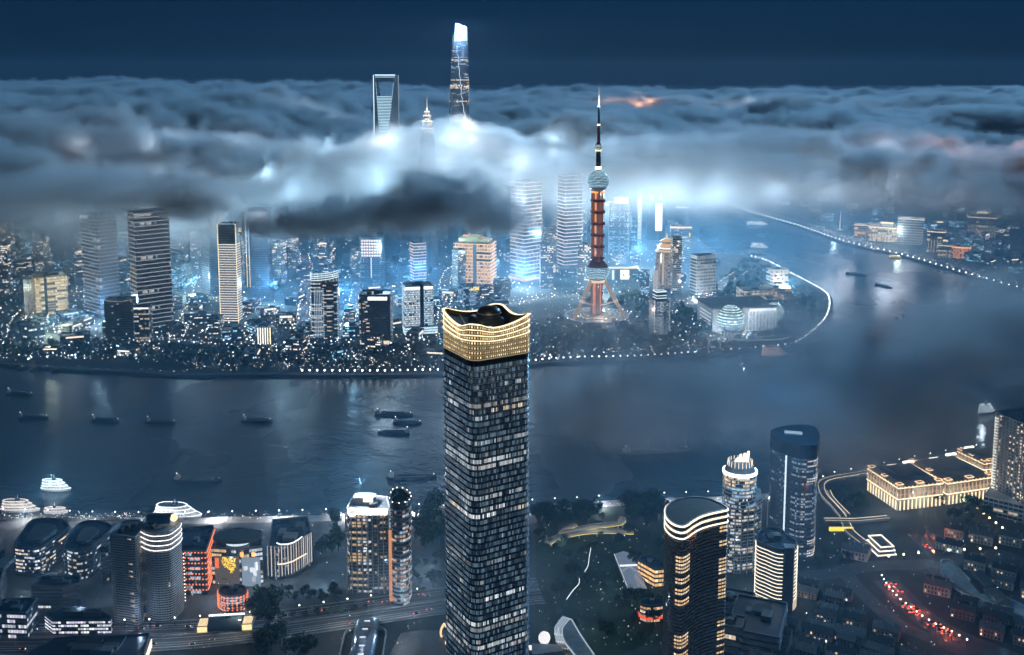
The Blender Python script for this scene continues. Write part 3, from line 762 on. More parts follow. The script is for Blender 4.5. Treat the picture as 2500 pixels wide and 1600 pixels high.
# tower with warm chequered cap behind
b, fp, h, w_, d_ = sized('p3', 815, 610, 230, 0.8, 0, yt=90)
t = tower('office_tower', 'hazy tower with a pinkish chequered cap over a light column', b, fp, h, 26, 0, p=0.35, cols=(COOL, CYAN), k=.35, wall='facade_blue', seed=16)
for i in range(6):
    mb = MB()
    for j in range(8): mb.box((-w_ * .40 + w_ * .8 * j / 7, -d_ / 2 - 1), w_ * .085, .8, h - 44 + i * 7, h - 39.5 + i * 7, 0, mul((1, .85, .78), .9))
    mb.build('cap_row', 'lit', t)
mb = MB(); mb.box((0, -d_ / 2 - 1), 3, .8, h * .2, h - 46, 0, mul((.8, .95, 1), .6)); mb.build('edge_light', 'lit', t)
# dark tower with a white roof sign
b, fp, h, w_, d_ = sized('p3', 855, 1215, 320, 0.75, 0, yt=690)
t = tower('office_tower', 'dark blue office tower with a bright white sign band below its roof', b, fp, h, 26, R(0), p=0.22, cols=(WHITE, COOL, PEACH), k=.6, seed=17, wall='facade_blue')
mb = MB(); mb.box((w_ * .1, -d_ / 2 - 1), w_ * .62, 1, h - 9, h - 3, 0, mul((1, .97, .92), 1.7)); mb.build('sign', 'lit', t)
mb = MB(); mb.box((-w_ * .5 - 1, -d_ * .3), 1, d_ * .3, h - 8, h - 1, 0, mul(WHITE, 1.5)); mb.build('sign', 'lit', t)
mb = MB(); mb.box((0, -d_ / 2 - 1.5), w_ * .95, 2, 3, 9, 0, mul(PEACH, .8)); mb.build('shopfront', 'lit', t)
# bright white twin-shaft block on a podium
b, fp, h, w_, d_ = sized('p3', 1285, 1085, 330, 0.7, 10, yt=600)
t = tower('office_tower', 'bright white-lit office block with a dark slot down its middle and podium', b, fp, h, 21, R(14), p=0.98, cols=(COOL, (.7, .9, 1), WHITE), k=.8, wall='facade_blue', slab='slab_pale', seed=18, iid=.15, bay=2.6)
mb = MB(); mb.box((w_ * .10, -d_ / 2 - .8), w_ * .13, 1.6, 0, h + 2); mb.build('slot', 'facade_dark', t)
mb = MB(); mb.box((0, -d_ / 2 - .4), w_ * .98, .9, h - 5, h - .5, 0, mul(WHITE, 1.5)); mb.build('sign', 'lit', t)
mb = MB(); mb.box((2, -d_ * .55), w_ * 1.15, d_ * .6, 0, 15); pod = mb.build('podium', 'facade_blue', t)
for i in range(3):
    mb = MB(); mb.box((2, -d_ * .86 - .5), w_ * 1.15, .7, 1.5 + i * 4.8, 4.6 + i * 4.8, 0, mul((.65, .88, 1), .9)); mb.box((2 - w_ * .575 - .5, -d_ * .55), .7, d_ * .6, 1.5 + i * 4.8, 4.6 + i * 4.8, 0, mul((.65, .88, 1), .8)); mb.build('window_row', 'lit', pod)
# warm banded tower behind it
b, fp, h, w_, d_ = sized('p3', 1290, 610, 165, 0.9, 20, yt=150)
tower('apartment_tower', 'slender tower with peach light bands behind the bright white block', b, fp, h, 15, R(25), p=.2, cols=(PEACH,), k=.4, strip=(PEACH, .75), slab_t=.2, seed=19, slab_out=.8)
# orange hotel pair
b, fp, h, w_, d_ = sized('p4', 310, 1105, 400, 0.6, 18, yt=680)
t = tower('hotel', 'orange floodlit hotel slab with dark central slot behind the tall front tower', b, fp, h, 13, R(-14), 'hotel', p=.9, cols=((1, .50, .18), (1, .60, .28)), k=.65, wall='gold_clad', slab='stone', strip=((1, .62, .30), .9), slab_t=.22, slab_out=1.2, seed=20, iid=.2, bay=2.8)
mb = MB(); mb.box((w_ * .08, -d_ / 2 - 1.2), w_ * .09, 2.6, 0, h); mb.build('slot', 'facade_grey', t)
for sx, hh in ((-.25, 12), (.28, 9), (0.0, 16)):
    mb = MB(); mb.box((w_ * sx, 0), w_ * .3, d_ * .7, h + .1, h + hh); mb.build('roof_storey', 'gold_clad', t)
mb = MB(); mb.box((-w_ * .2, -d_ * .3), 14, .8, h + 16, h + 19.5, 0, mul(AMBER, 1.1)); mb.build('sign', 'lit', t)
b, fp, h, w_, d_ = sized('p4', 250, 1260, 200, 0.8, 20, yt=1080)
t = tower('bank_building', 'blue-lit building with yellow sign squares directly behind the golden crown', b, fp, h, 9, R(24), 'building', p=.8, cols=(COOL,), k=.55, wall='facade_blue', seed=21)
sign_bar(t, (-2, -d_ / 2 - 1, h - 9), (w_ * .45, -d_ / 2 - 1, h - 9), 8, YEL, 1.3, 3, False, 4)
# the two pale banded towers beside the television tower
b, fp, h, w_, d_ = sized('p4', 785, 1010, 265, 0.9, 25, yt=100)
t = tower('office_tower', 'broad peach-banded tower rising into fog, farther from the television tower', b, rect(w_ * 1.12, d_ * 1.12, 5, 2), h, 26, R(42), p=.4, cols=(WHITE, PEACH), k=.3, wall='facade_grey', strip=((1, .86, .76), .85), slab_t=.17, slab_out=1.0, seed=22)
mb = MB(); mb.box((0, -d_ * .2), w_ * 1.5, d_ * 1.2, 0, 9); pod = mb.build('podium', 'stone', t)
mb = MB(); mb.box((0, -d_ * .8 - .4), w_ * 1.5, .8, 1, 7, 0, mul(WARM, .9)); mb.box((-w_ * .75 - .4, -d_ * .2), .8, d_ * 1.2, 1, 7, 0, mul(WARM, .8)); mb.build('shopfront', 'lit', pod)
b, fp, h, w_, d_ = sized('p4', 1195, 935, 215, 0.8, 22, yt=35)
t = tower('office_tower', 'narrow peach-banded tower standing just beside the television tower', b, rect(w_ * 1.1, d_ * 1.1, 4, 2), h, 27, R(24), p=.4, cols=(WHITE, PEACH), k=.3, wall='facade_grey', strip=((1, .86, .78), .95), slab_t=.17, slab_out=1.0, seed=23)
mb = MB(); mb.box((-4, -d_ * .2), w_ * 1.7, d_ * 1.2, 0, 9); pod = mb.build('podium', 'stone', t)
mb = MB(); mb.box((-4, -d_ * .8 - .4), w_ * 1.7, .8, 1, 7, 0, mul(WARM, 1.0)); mb.build('shopfront', 'lit', pod)
mb = MB(); mb.sphere((w_ * .5, -d_ * .5, h + 3), 1.6, mul(WHITE, 4)); mb.build('beacon', 'lit', t)
mall = thing('shopping_mall', 'low glowing mall front between the two peach-banded towers', 'building', G(1275, 642), R(4))
mb = MB(); mb.box((0, 12), 66, 24, 0, 20); mb.build('wall', 'stone', mall)
for i in range(4):
    for j in range(9):
        mb = MB(); mb.box((-29 + j * 7.2, -.3), 5.6, .5, 1.5 + i * 4.6, 4.8 + i * 4.6, 0, mul(random.choice((PEACH, WHITE, WARM)), random.uniform(.5, 1.1))); mb.build('shopfront', 'lit', mall)
# wide screen hall right of the television tower
b = G(1462, 660); t = thing('screen_hall', 'low hall with glowing eave and a white square screen beside the television tower', 'building', b, R(-2))
mb = MB(); mb.box((0, 14), 78, 24, 0, 30); mb.build('wall', 'facade_grey', t)
mb = MB(); mb.box((-4, 1), 76, 1.5, 29, 33, 0, mul((1, .84, .6), .85)); mb.build('eave_light', 'lit', t)
mb = MB(); mb.box((6, 1.2), 21, .8, 3, 26, 0, mul((1, 1, 1), 1.3)); scn = mb.build('screen', 'lit', t)
mb = MB(); mb.box((3, .6), 2.2, .2, 11, 17); mb.box((5.6, .6), 2.4, .2, 11, 12.4); mb.build('screen_figure', 'dark_metal', scn)
mb = MB(); mb.box((-22, 1.2), 5, .8, 2, 25, 0, mul(WHITE, .9)); mb.build('screen', 'lit', t)
# curved glass tower with bright top and light column
b, fp, h, w_, d_ = sized('p5', 260, 690, 200, 0.8, 0, yt=235)
t = tower('office_tower', 'teal glass tower with a bright roof sign and white light column', b, rect(w_, d_, 6), h, 28, R(-6), p=.5, cols=(CYAN, (.6, .9, .9), WHITE), k=.5, wall='facade_blue', seed=24)
mb = MB(); mb.box((w_ * .05, -d_ / 2 - 1), w_ * .62, 1, h - 2, h + 16, 0, mul((1, .96, 1), 1.3)); mb.build('sign', 'lit', t)
mb = MB()
q = [(-w_ * .62, -d_ / 2, h - 8), (-w_ * .60, -d_ / 2, h - 2), (-w_ * .52, -d_ / 2, h + 2), (-w_ * .35, -d_ / 2, h + 3), (-w_ * .22, -d_ / 2, h + 4)]
mb.path(q, 2.2, 6, mul(WHITE, 1.1)); mb.build('roof_light', 'lit', t)
mb = MB(); mb.box((-w_ * .55, 0), w_ * .25, d_ * .9, 0, h - 8); mb.build('wing', 'facade_blue', t)
mb = MB(); mb.tube((-w_ * .48, -d_ / 2, 0), (-w_ * .48, -d_ / 2, h - 10), .7, n=4, lit=mul(COOL, .6)); mb.build('edge_light', 'lit', t)
b = G(1502, 575); h = HT(b, 437)
t = thing('light_column', 'tall white light column tower topped by a bright bar', 'tower', b)
mb = MB(); mb.box((0, 6), 13, 12, 0, h); mb.build('wall', 'facade_blue', t)
for i in range(40):
    mb = MB(); mb.box((0, -.3), 11, .5, h * .1 + i * h * .88 / 40, h * .1 + (i + .6) * h * .88 / 40, 0, mul(WHITE, .75)); mb.build('light_rung', 'lit', t)
mb = MB(); mb.box((0, 0), 24, 2, h - 1, h + 6, 0, mul((1, .95, 1), 1.6)); mb.build('sign', 'lit', t)
# tower with the great white screen
b = G(1540, 562); h = HT(b, 470)
t = tower('screen_tower', 'dark tower carrying a tall blazing white screen and amber roof emblems', b, rect(52, 40), h, 22, 0, p=.05, cols=(COOL,), k=.3, wall='facade_blue', seed=25)
mb = MB(); z1 = HT(b, 477); z0 = HT(b, 540); mb.box((6, -20.6), 19, .8, z0, z1, 0, (2.2, 2.2, 2.3)); mb.build('screen', 'lit', t)
for dx in (-14, 14):
    mb = MB(); mb.sphere((dx, -8, h + 8), 6, mul(AMBER, 1.2), sz=1.3); mb.build('roof_emblem', 'lit', t)
mb = MB(); mb.tube((4, -20.5, 0), (4, -20.5, z0), .6, n=4, lit=mul(COOL, .5)); mb.build('edge_light', 'lit', t)
b, fp, h, w_, d_ = sized('p5', 790, 670, 175, .8, 0, yt=450)
t = tower('hotel_tower', 'squat tower with a warm roof line and a yellow vertical sign', b, fp, h, 12, R(-5), p=.4, cols=(PEACH, WHITE), k=.5, seed=26)
mb = MB(); mb.box((0, -d_ / 2 - .8), w_ * 1.06, 1.2, h - 2, h + 2, 0, mul(WARM, 1.1)); mb.build('roof_light', 'lit', t)
mb = MB(); mb.box((w_ * .42, -d_ / 2 - .8), 3.5, .8, h * .3, h * .8, 0, mul(YEL, 1.2)); mb.build('sign', 'lit', t)
# pagoda-topped tower
b, fp, h, w_, d_ = sized('p5', 665, 985, 160, .9, 0, yt=665)
t = tower('pagoda_tower', 'warm-lit tower crowned by a small tiered pagoda roof', b, rect(w_, d_, 5), h, 20, R(12), p=.85, cols=((1, .75, .5), (1, .8, .6)), k=.42, wall='stone', seed=27, bay=2.4, iid=.3, roof=False)
for i, (r0, r1, z, dz) in enumerate(((.62, .46, 0, 3), (.44, .42, 3, 9), (.62, .3, 12, 5), (.28, .26, 17, 6), (.42, .1, 23, 6), (.05, .02, 29, 11))):
    mb = MB(); mb.loft([[(w_ * r0 * x, w_ * r0 * y, h + z) for x, y in ell(1, 1, 12)], [(w_ * r1 * x, w_ * r1 * y, h + z + dz) for x, y in ell(1, 1, 12)]], mul((1, .62, .28), .5 if i % 2 == 0 else .2) if i < 5 else mul(GOLD, .8)); mb.build('pagoda_tier', 'lit', t)
mb = MB(); mb.ring(ell(w_ * .47, w_ * .47, 16), ell(w_ * .40, w_ * .40, 16), h + 6, h + 9, mul(WHITE, 1.0)); mb.build('light_ring', 'lit', t)
for s_ in (-1, 1):
    mb = MB(); mb.box((s_ * w_ * .36, -d_ / 2 - .6), 3.2, 1, h * .1, h * .95, 0, mul((1, .7, .42), .6)); mb.build('light_bar', 'lit', t)
b2 = G(1540, 690)
mb = MB(); mb.box((b2.x, b2.y), 9, 9, 0, 52, 0, mul((1, .85, .7), .35)); tag(mb.build('annex_tower', 'lit'), 'small pale lit slab in front of the pagoda-topped tower', 'building')
# white framed block
b, fp, h, w_, d_ = sized('p5', 985, 1030, 215, 0.5, 25, yt=720)
t = tower('office_block', 'white gridded concrete office block with narrow dark windows', b, fp, h, 11, R(22), 'building', p=.25, cols=(PEACH, WHITE), k=.5, wall='facade_white', slab='facade_white', slab_t=.35, slab_out=.9, seed=28, bay=3.4, plant=2)
for j in range(12):
    mb = MB(); mb.box((-w_ / 2 + w_ * j / 11, -d_ / 2 - .7), 1.1, 1.3, 0, h + 6); mb.build('fin', 'facade_white', t)
mb = MB(); mb.ring(offset(fp, .8), offset(fp, -.6), h + .05, h + 7); mb.build('attic', 'facade_white', t)
for s_ in (-.35, 0, .35):
    mb = MB(); mb.box((w_ * s_, -d_ / 2 - 4), 4, 1, 0.5, 1.5, 0, mul(WHITE, 3)); mb.build('floodlight', 'lit', t)
# glittering tower in front
b, fp, h, w_, d_ = sized('p5', 605, 1390, 160, .9, 10, yt=1100)
t = tower('residential_tower', 'glittering blue-white tower rising from the dark park', b, fp, h, 22, R(14), p=.75, cols=(COOL, WHITE), k=.55, wall='facade_grey', seed=29, bay=1.8, iid=.75)
mb = MB(); mb.box((0, 0), w_ * .66, d_ * .66, h + .1, h + 18); tp = mb.build('upper_storeys', 'facade_dark', t)
for z in (h + 5, h + 10, h + 17):
    mb = MB(); mb.ring(rect(w_ * .68, d_ * .68), rect(w_ * .6, d_ * .6), z, z + 1.4, mul((.8, .95, 1), .9)); mb.build('light_strip', 'lit', tp)
for s_ in (-1, 1):
    mb = MB(); mb.tube((s_ * w_ / 2, -d_ / 2, 0), (s_ * w_ / 2, -d_ / 2, h + 3), .5, n=4, lit=mul(WHITE, .8)); mb.build('edge_light', 'lit', t)

# ---------------------------------------------------------------- convention centre with its glass globes
def convention():
    P = [KG('p6', 405, 790 + 290, 0), KG('p6', 1195, 735 + 310, 0)]
    f0, f1 = P; u = (f1 - f0).normalized(); ang = math.atan2(u.y, u.x); L = (f1 - f0).length
    t = thing('convention_centre', 'white colonnaded convention centre with two glowing glass globes by the river bend', 'building', f0, ang)
    h = 44; D = 85
    mb = MB(); mb.box((L / 2, D / 2), L, D, 0, h); mb.build('wall', 'facade_pale', t)
    mb = MB(); mb.box((L / 2, D / 2), L + 3, D + 3, h + .02, h + 3); mb.build('roof', 'roof_grey', t)
    mb = MB(); mb.box((L * .78, -3.4), L * .42, 1.0, h - 6, h - 1, 0, mul(WHITE, 1.2)); mb.build('cornice_light', 'lit', t)
    for j in range(9):
        x = L * .56 + L * .43 * j / 8
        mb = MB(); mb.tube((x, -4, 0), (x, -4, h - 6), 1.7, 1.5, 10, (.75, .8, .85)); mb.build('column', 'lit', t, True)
        mb = MB(); mb.box((x, -6.6), 1.2, .6, .3, 1.2, 0, mul(WHITE, 4)); mb.build('uplight', 'lit', t)
    for i in range(4):
        for j in range(8):
            x = L * .56 + L * .43 * (j + .5) / 8
            mb = MB(); mb.box((x, -.3), L * .035, .5, 4 + i * 9, 10.5 + i * 9, 0, mul((.7, .9, 1), random.uniform(.4, 1.2))); mb.build('window', 'lit', t)
    for i in range(4):
        mb = MB(); mb.box((-.4, D * .45), .6, D * .7, 10 + i * 7, 12.5 + i * 7, 0, mul((.85, .92, 1), .5)); mb.build('window_row', 'lit', t)
    def globe(c, r_, zc):
        mb = MB(); mb.sphere((*c, zc), r_, nu=24, nv=14); g = mb.build('globe', 'glass_clear', t, True)
        rng = random.Random(2)
        for k in range(1, 14):
            a = math.pi * k / 14 - math.pi / 2
            if a < -.75: continue
            mb = MB(); n = 36; rr = (r_ + .3) * math.cos(a); da = .07 if k % 2 else .05
            for j in range(n):
                t0, t1 = 6.28319 * (j + .15) / n, 6.28319 * (j + .85) / n
                def Q(aa, tt): return (c[0] + (r_ + .3) * math.cos(aa) * math.cos(tt), c[1] + (r_ + .3) * math.cos(aa) * math.sin(tt), zc + (r_ + .3) * math.sin(aa))
                kk = rng.uniform(.4, 1.1) * (2.2 if abs(a) < .3 and k % 2 == 0 else 1.2)
                mb.face([Q(a - da, t0), Q(a - da, t1), Q(a + da, t1), Q(a + da, t0)], mul((.75, 1, .97), kk))
            mb.build('glass_band', 'lit', g)
    globe((L * .27, -4), 25.5, 26); globe((L * 1.02, 14), 19, 30)
    for j in range(14):
        a = math.pi * (1.05 + .9 * j / 13); mb = MB(); mb.box((L * .27 + 30 * math.cos(a), -4 + 30 * math.sin(a)), 1.6, 1.6, 0, 5, 0, mul(PEACH, 1.0)); mb.build('arcade_light', 'lit', t)
    return t, f0, u, L
convention()
for (c, x, y, w_, d_, h, lab, wl, col, rt) in (
    ('p6', 900, 660, 58, 40, 22, 'stone museum wing with warm open court behind the convention centre', 'stone', PEACH, 8),
    ('p6', 1205, 650, 56, 44, 24, 'flat-roofed museum wing with warm window line behind the glass globe', 'stone', WARM, 0),
    ('p6', 1215, 470, 42, 30, 34, 'floodlit stone building blazing near the river bend', 'facade_white', PEACH, 12)):
    b = KG(c, x, y); t = tower('museum_building', lab, b, rect(w_, d_), h, 4, R(rt), 'building', p=.8, cols=(col,), k=.7, wall=wl, slab=wl, seed=int(x), plant=2)
# ferry pavilion and lit pleasure boat pier
b = KG('p6', 985, 1195); t = thing('ferry_terminal', 'flat leaf-shaped terminal roof with white rim at the water edge', 'building', b, R(6))
mb = MB(); mb.prism(ell(52, 17, 36), 0, 6); mb.build('wall', 'glass_clear', t)
mb = MB(); mb.prism(ell(58, 21, 36), 6.02, 8.5); mb.build('roof', 'roof_grey', t)
mb = MB(); mb.ring(ell(58.8, 21.8, 36), ell(57, 20, 36), 6.6, 8.0, mul((.8, .93, 1), .8)); mb.build('rim_light', 'lit', t)
mb = MB()
for j in range(9): mb.bulb((2 + j * 3.3, -4 + 3 * math.sin(j), 9.3), 1.4, mul((.8, 1, .95), .9))
stuff(mb.build('roof_sign', 'lit', t))

# ---------------------------------------------------------------- old bank buildings across the river bend
def bund_block(c, x, y, w_, d_, h, nf, lab, col, k, crown, rot=-24, wall='stone', p=.7, seed=1):
    b = KG(c, x, y); t = tower('bank_building', lab, b, rect(w_, d_), h, nf, R(rot), 'building', wall=wall, slab=wall, p=p, cols=(col,), k=k, seed=seed, bay=4, parapet=2, plant=1)
    mb = MB(); mb.ring(rect(w_ + 2, d_ + 2), rect(w_ - 1, d_ - 1), h - 1, h + 1.2, mul(col, k * 1.6)); mb.build('cornice_light', 'lit', t)
    if crown:
        mb = MB(); mb.box((0, 0), w_ * .34, d_ * .5, h + 2, h + 12); mb.build('clock_storey', wall, t)
        mb = MB(); mb.box((0, 0), w_ * .38, d_ * .55, h + 11, h + 13, 0, mul(col, k * 1.5)); mb.build('cornice_light', 'lit', t)
    n = max(3, int(w_ / 7))
    for j in range(n):
        mb = MB(); mb.box((-w_ / 2 + w_ * (j + .5) / n, -d_ / 2 - .9), 1.4, 1.2, 0, h * .62, 0, mul(col, k * .9)); mb.build('column_light', 'lit', t)
    return t
bund_block('p7', 1315, 300, 66, 40, 34, 5, 'amber-lit old bank with flat roof, beside the white obelisk', (1, .55, .15), .8, False, seed=31)
bund_block('p7', 1455, 335, 96, 46, 42, 6, 'grand gold-lit bank palace with rooftop pavilion on the far embankment', (1, .72, .4), .9, True, seed=32)
bund_block('p7', 1620, 352, 70, 50, 74, 10, 'tall pale hotel with white crown next to the gold-lit palace', (1, .86, .7), .55, False, wall='facade_pale', p=.12, seed=33)
bund_block('p7', 1795, 410, 46, 34, 58, 9, 'slim dark block with lit corner on the far embankment', (1, .8, .5), .6, False, wall='facade_grey', p=.08, seed=34)
bund_block('p7', 1858, 450, 34, 30, 34, 6, 'small pale facade glowing beside the slim dark block', (1, .85, .6), .5, True, p=.6, seed=35)
bund_block('p7', 1960, 450, 54, 34, 30, 5, 'orange-lit low building at the end of the far embankment row', (1, .40, .14), .9, False, p=.8, seed=36)
bund_block('p7', 2110, 300, 80, 60, 60, 10, 'stepped dark building with scattered lamps in the fog behind the embankment', (1, .8, .5), .4, True, wall='facade_grey', p=.2, seed=37)
b = KG('p7', 1133, 262); t = thing('obelisk', 'pale floodlit obelisk at the head of the far embankment', 'monument', b)
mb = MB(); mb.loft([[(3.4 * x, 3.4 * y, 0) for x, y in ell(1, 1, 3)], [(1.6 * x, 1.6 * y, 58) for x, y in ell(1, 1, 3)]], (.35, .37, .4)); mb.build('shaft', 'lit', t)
mb = MB(); mb.prism(ell(11, 11, 16), 0, 3); mb.build('plinth', 'stone', t)

# ---------------------------------------------------------------- ordinary blocks that fill the far bank
PROTO = []; TONE = {}
rng = random.Random(77)
for i in range(12):
    w_, d_, h = rng.uniform(24, 46), rng.uniform(18, 34), (rng.uniform(14, 30) if i < 7 else rng.uniform(45, 120))
    t = thing('city_block', 'x', 'building', (0, -9000, 0), 0, 'ordinary buildings filling the far bank')
    mb = MB(); mb.prism(rect(w_, d_), 0, h, cap0=False); mb.build('wall', ('facade_dark', 'facade_grey', 'facade_blue', 'stone')[i % 4], t)
    mb = MB(); mb.ring(rect(w_ + .6, d_ + .6), rect(w_ - 1.2, d_ - 1.2), h + .02, h + 1.4); mb.box((w_ * .15, 0), w_ * .3, d_ * .4, h + .03, h + 4); mb.build('roof', 'roof_grey', t)
    mb = MB(); fp = rect(w_, d_); nf = max(3, int(h / 4))
    pw, cs = rng.choice(((.12, (WHITE, COOL)), (.25, (WHITE, PEACH)), (.4, (COOL, CYAN)), (.3, (WARM, PEACH)))), 0
    TONE[i] = {.12: 'few white', .25: 'white and peach', .4: 'many blue', .3: 'warm'}[pw[0]]
    for f in range(nf):
        r_ = pane_row(fp, 3.4, f * h / nf + 1, (f + .8) * h / nf, .15, pw[0] * 1.4, pw[1], rng, 1.1, iid=.6)
        off = len(mb.v); mb.v += r_.v; mb.f += [tuple(a + off for a in q) for q in r_.f]; mb.c += r_.c; mb.m += r_.m
    if i % 3 == 0:
        mb.box((0, -d_ / 2 - .6), w_ * .6, .8, h - 4, h - 1, 0, mul(rng.choice((WHITE, PEACH, COOL)), 1.2))
    stuff(mb.build('windows', 'lit', t)); PROTO.append((t, max(w_, d_), h))
used = [o.location.xy.copy() for o in C.objects if o.type == 'EMPTY' and o.parent is None and o.location.y > 1500]
LBL = ('low city block with scattered lit windows among the far bank streets', 'taller hazy city block with lit windows among the far bank towers')
def inside(p, poly):
    c = False; n = len(poly)
    for i in range(n):
        a, b = poly[i - 1], poly[i]
        if (a[1] > p[1]) != (b[1] > p[1]) and p[0] < (b[0] - a[0]) * (p[1] - a[1]) / (b[1] - a[1]) + a[0]: c = not c
    return c
MARKS = ((120, 700, 'near the golden hotel'), (240, 640, 'behind the thin-lined office tower'), (350, 640, 'behind the kink-lined office tower'), (540, 640, 'near the ladder-lit tower'), (600, 560, 'behind the ladder-lit tower'), (620, 780, 'near the six-bar block'), (765, 720, 'near the crown-ringed blue tower'), (880, 740, 'near the sign-band tower'), (880, 600, 'by the chequer-capped tower'), (978, 730, 'near the bright white block'), (1118, 620, 'near the orange hotel slab'), (1235, 600, 'near the broad peach-banded tower'), (1335, 580, 'near the narrow peach-banded tower'), (1412, 680, 'near the television tower'), (1480, 560, 'near the teal glass tower'), (1562, 620, 'near the pagoda-topped tower'), (1650, 640, 'near the white gridded block'), (300, 800, 'near the far left shore'), (700, 560, 'under the dark low cloud'), (60, 560, 'in the fog at the left edge'), (330, 540, 'in the fog behind the striped towers'), (1000, 540, 'under the dark low cloud'), (1973, 530, 'near the white obelisk'), (2080, 540, 'behind the gold-lit palace'), (2150, 520, 'behind the pale white-crowned hotel'), (2230, 590, 'near the orange-lit low building'), (2330, 560, 'in the haze at the right edge'), (2330, 640, 'by the right end of the embankment'), (1850, 500, 'by the far end of the embankment'))
PUD = [(p.x, p.y) for p in pudong_line] + [(3000, 20000), (-20000, 20000), (-20000, 1800)]
BND = [(p.x, p.y) for p in bund_line] + [(20000, 2500), (20000, 20000), (1400, 20000)]
placed = 0; first = [True] * 12; tries = 0
while placed < 285 and tries < 9000:
    tries += 1
    right = rng.random() < .22
    if right: px, py = rng.uniform(1760, 2500), rng.uniform(472, 640)
    else: px, py = rng.uniform(-60, 1680), 850 - 330 * rng.random() ** 1.1
    p = G(px, py)
    if right and (not inside((p.x - 90, p.y - 40), BND)): continue
    if not right and (not all(inside((p.x + a, p.y + b), PUD) for a, b in ((0, -75), (60, 0), (-60, 0)))): continue
    if not right and py > 800 and px < 1000 and rng.random() < .6: continue
    if not right and 1180 < px < 1600 and py > 690: continue
    if not right and px > 1600 and py > 640: continue
    i = rng.randrange(12) if py < 700 and not right else rng.randrange(7)
    t, r_, h = PROTO[i]
    if any((u - p.xy).length < (r_ * .5 + 24) for u in used): continue
    used.append(p.xy.copy()); ro = R(rng.choice((5, -12, 20, 40)) + rng.choice((0, 90)))
    lm = min(MARKS, key=lambda w: (w[0] - px) ** 2 + 3 * (w[1] - py) ** 2)[2]; lab = ('low ' if h < 40 else 'taller hazy ') + ('dark', 'grey', 'bluish', 'stone')[i % 4] + ' block with ' + TONE[i] + ' windows ' + lm
    s_ = rng.uniform(.8, 1.25)
    if first[i]: t.location = (p.x, p.y, 0); t.rotation_euler.z = ro; t['label'] = lab; first[i] = False
    else: dup(t, (p.x, p.y, 0), ro, lab, (s_, s_, rng.uniform(.7, 1.2)))
    placed += 1
# ---------------------------------------------------------------- buildings on the near bank
def hgt(c, x, yb, yt): return HT(KG(c, x, yb), K(c, x, yt)[1])
def rtower(name, label, c, outline, x, yb, yt, nf, sub=3, **kw):
    """a building whose roof edge was read off the photograph at its true height"""
    h = hgt(c, x, yb, yt); b, fp = plan(c, outline, h, sub)
    return tower(name, label, b, fp, h, nf, **kw), b, fp, h
def edge_path(fp, d, z): return [(x, y, z) for x, y in offset(fp, d)]

# rounded office blocks on the quay, far left
t, b, fp, h = rtower('office_block', 'rounded dark office block on the quay, leftmost of the two beside the river', 'c1', [(130, 560), (180, 470), (260, 360), (330, 328), (480, 322), (565, 338), (612, 378), (590, 425), (480, 505), (350, 588), (230, 590), (150, 582)], 230, 835, 590, 8,
    cat='building', p=.35, cols=(WHITE, PEACH, (.8, .9, 1)), k=.7, seed=41, bay=1.9, slab_out=.9, plant=0)
mb = MB(); mb.prism([(x * .5, y * .55) for x, y in fp], h + .06, h + 2.2); mb.build('roof_plant', 'roof_grey', t)
mb = MB(); mb.ring([(x * .56, y * .62) for x, y in fp], [(x * .53, y * .58) for x, y in fp], h + .07, h + 1.3); mb.build('roof_rail', 'steel', t)
t, b, fp, h = rtower('office_block', 'rounded dark office block on the quay, next to the twin-shaft tower', 'c1', [(570, 570), (640, 430), (740, 352), (900, 347), (1000, 382), (990, 422), (880, 520), (790, 590), (680, 612), (600, 592)], 680, 870, 612, 8,
    cat='building', p=.4, cols=(WHITE, PEACH, (.8, .9, 1)), k=.6, seed=42, bay=1.9, slab_out=.9, plant=0)
mb = MB(); mb.prism([(x * .45, y * .5) for x, y in fp], h + .06, h + 2.4); mb.build('roof_plant', 'roof_grey', t)
# twin-shaft tower with white wave lights
t, b, fp, h = rtower('office_tower', 'tall grey ribbed shaft of the twin tower, lower dark-topped half', 'c1', [(985, 465), (1010, 410), (1090, 352), (1180, 338), (1262, 352), (1250, 440), (1205, 492), (1100, 482)], 1110, 1270, 480, 36, sub=3,
    p=.03, cols=(PEACH,), k=.4, wall='facade_pale', slab='facade_pale', slab_out=.25, slab_t=.5, seed=43, bay=2.4, plant=4)
for j in range(18):
    mb = MB(); i = max(range(len(fp)), key=lambda q: -fp[q][0]); mb.bulb((fp[i][0] - .8, fp[i][1], 8 + j * (h - 16) / 18), .8, mul((1, .95, .8), 1.6)); mb.build('balcony_lamp', 'lit', t)
t, b, fp, h = rtower('office_tower', 'tall grey shaft of the twin tower with four white wave lights at its top', 'c1', [(1250, 395), (1300, 330), (1345, 300), (1365, 292), (1510, 292), (1590, 310), (1612, 360), (1540, 425), (1480, 447), (1345, 450)], 1390, 1245, 450, 38, sub=3,
    p=.02, cols=(WARM,), k=.5, wall='facade_pale', slab='facade_pale', slab_out=.25, slab_t=.5, seed=44, bay=2.4, plant=2)
q = offset(fp, 1.0)
for j in range(4):
    mb = MB(); z = h - 2 - j * 4.6
    P = [(x, y, z) for x, y in q]
    front = [i for i in range(len(P)) if q[i][1] < max(y for x, y in q) * .25]
    for i in front:
        a, c_ = P[i], P[(i + 1) % len(P)]; mb.tube(a, c_, .34, n=5, lit=mul((1, .97, .92), 1.5))
    mb.build('wave_light', 'lit', t)
mb = MB(); mb.loft([[(-11 + 22 * k, 1 + 7.0 * math.cos(R(a)), h + 2 + 7.0 * math.sin(R(a))) for a in range(0, 181, 20)] for k in (0, 1)], closed=False, cap1=False); mb.build('roof_vault', 'steel', t, True)
mb = MB(); mb.sphere((12.5, 1, h + 5), 3.6, mul((1, .8, .45), 1.1)); mb.build('roof_globe', 'lit', t)
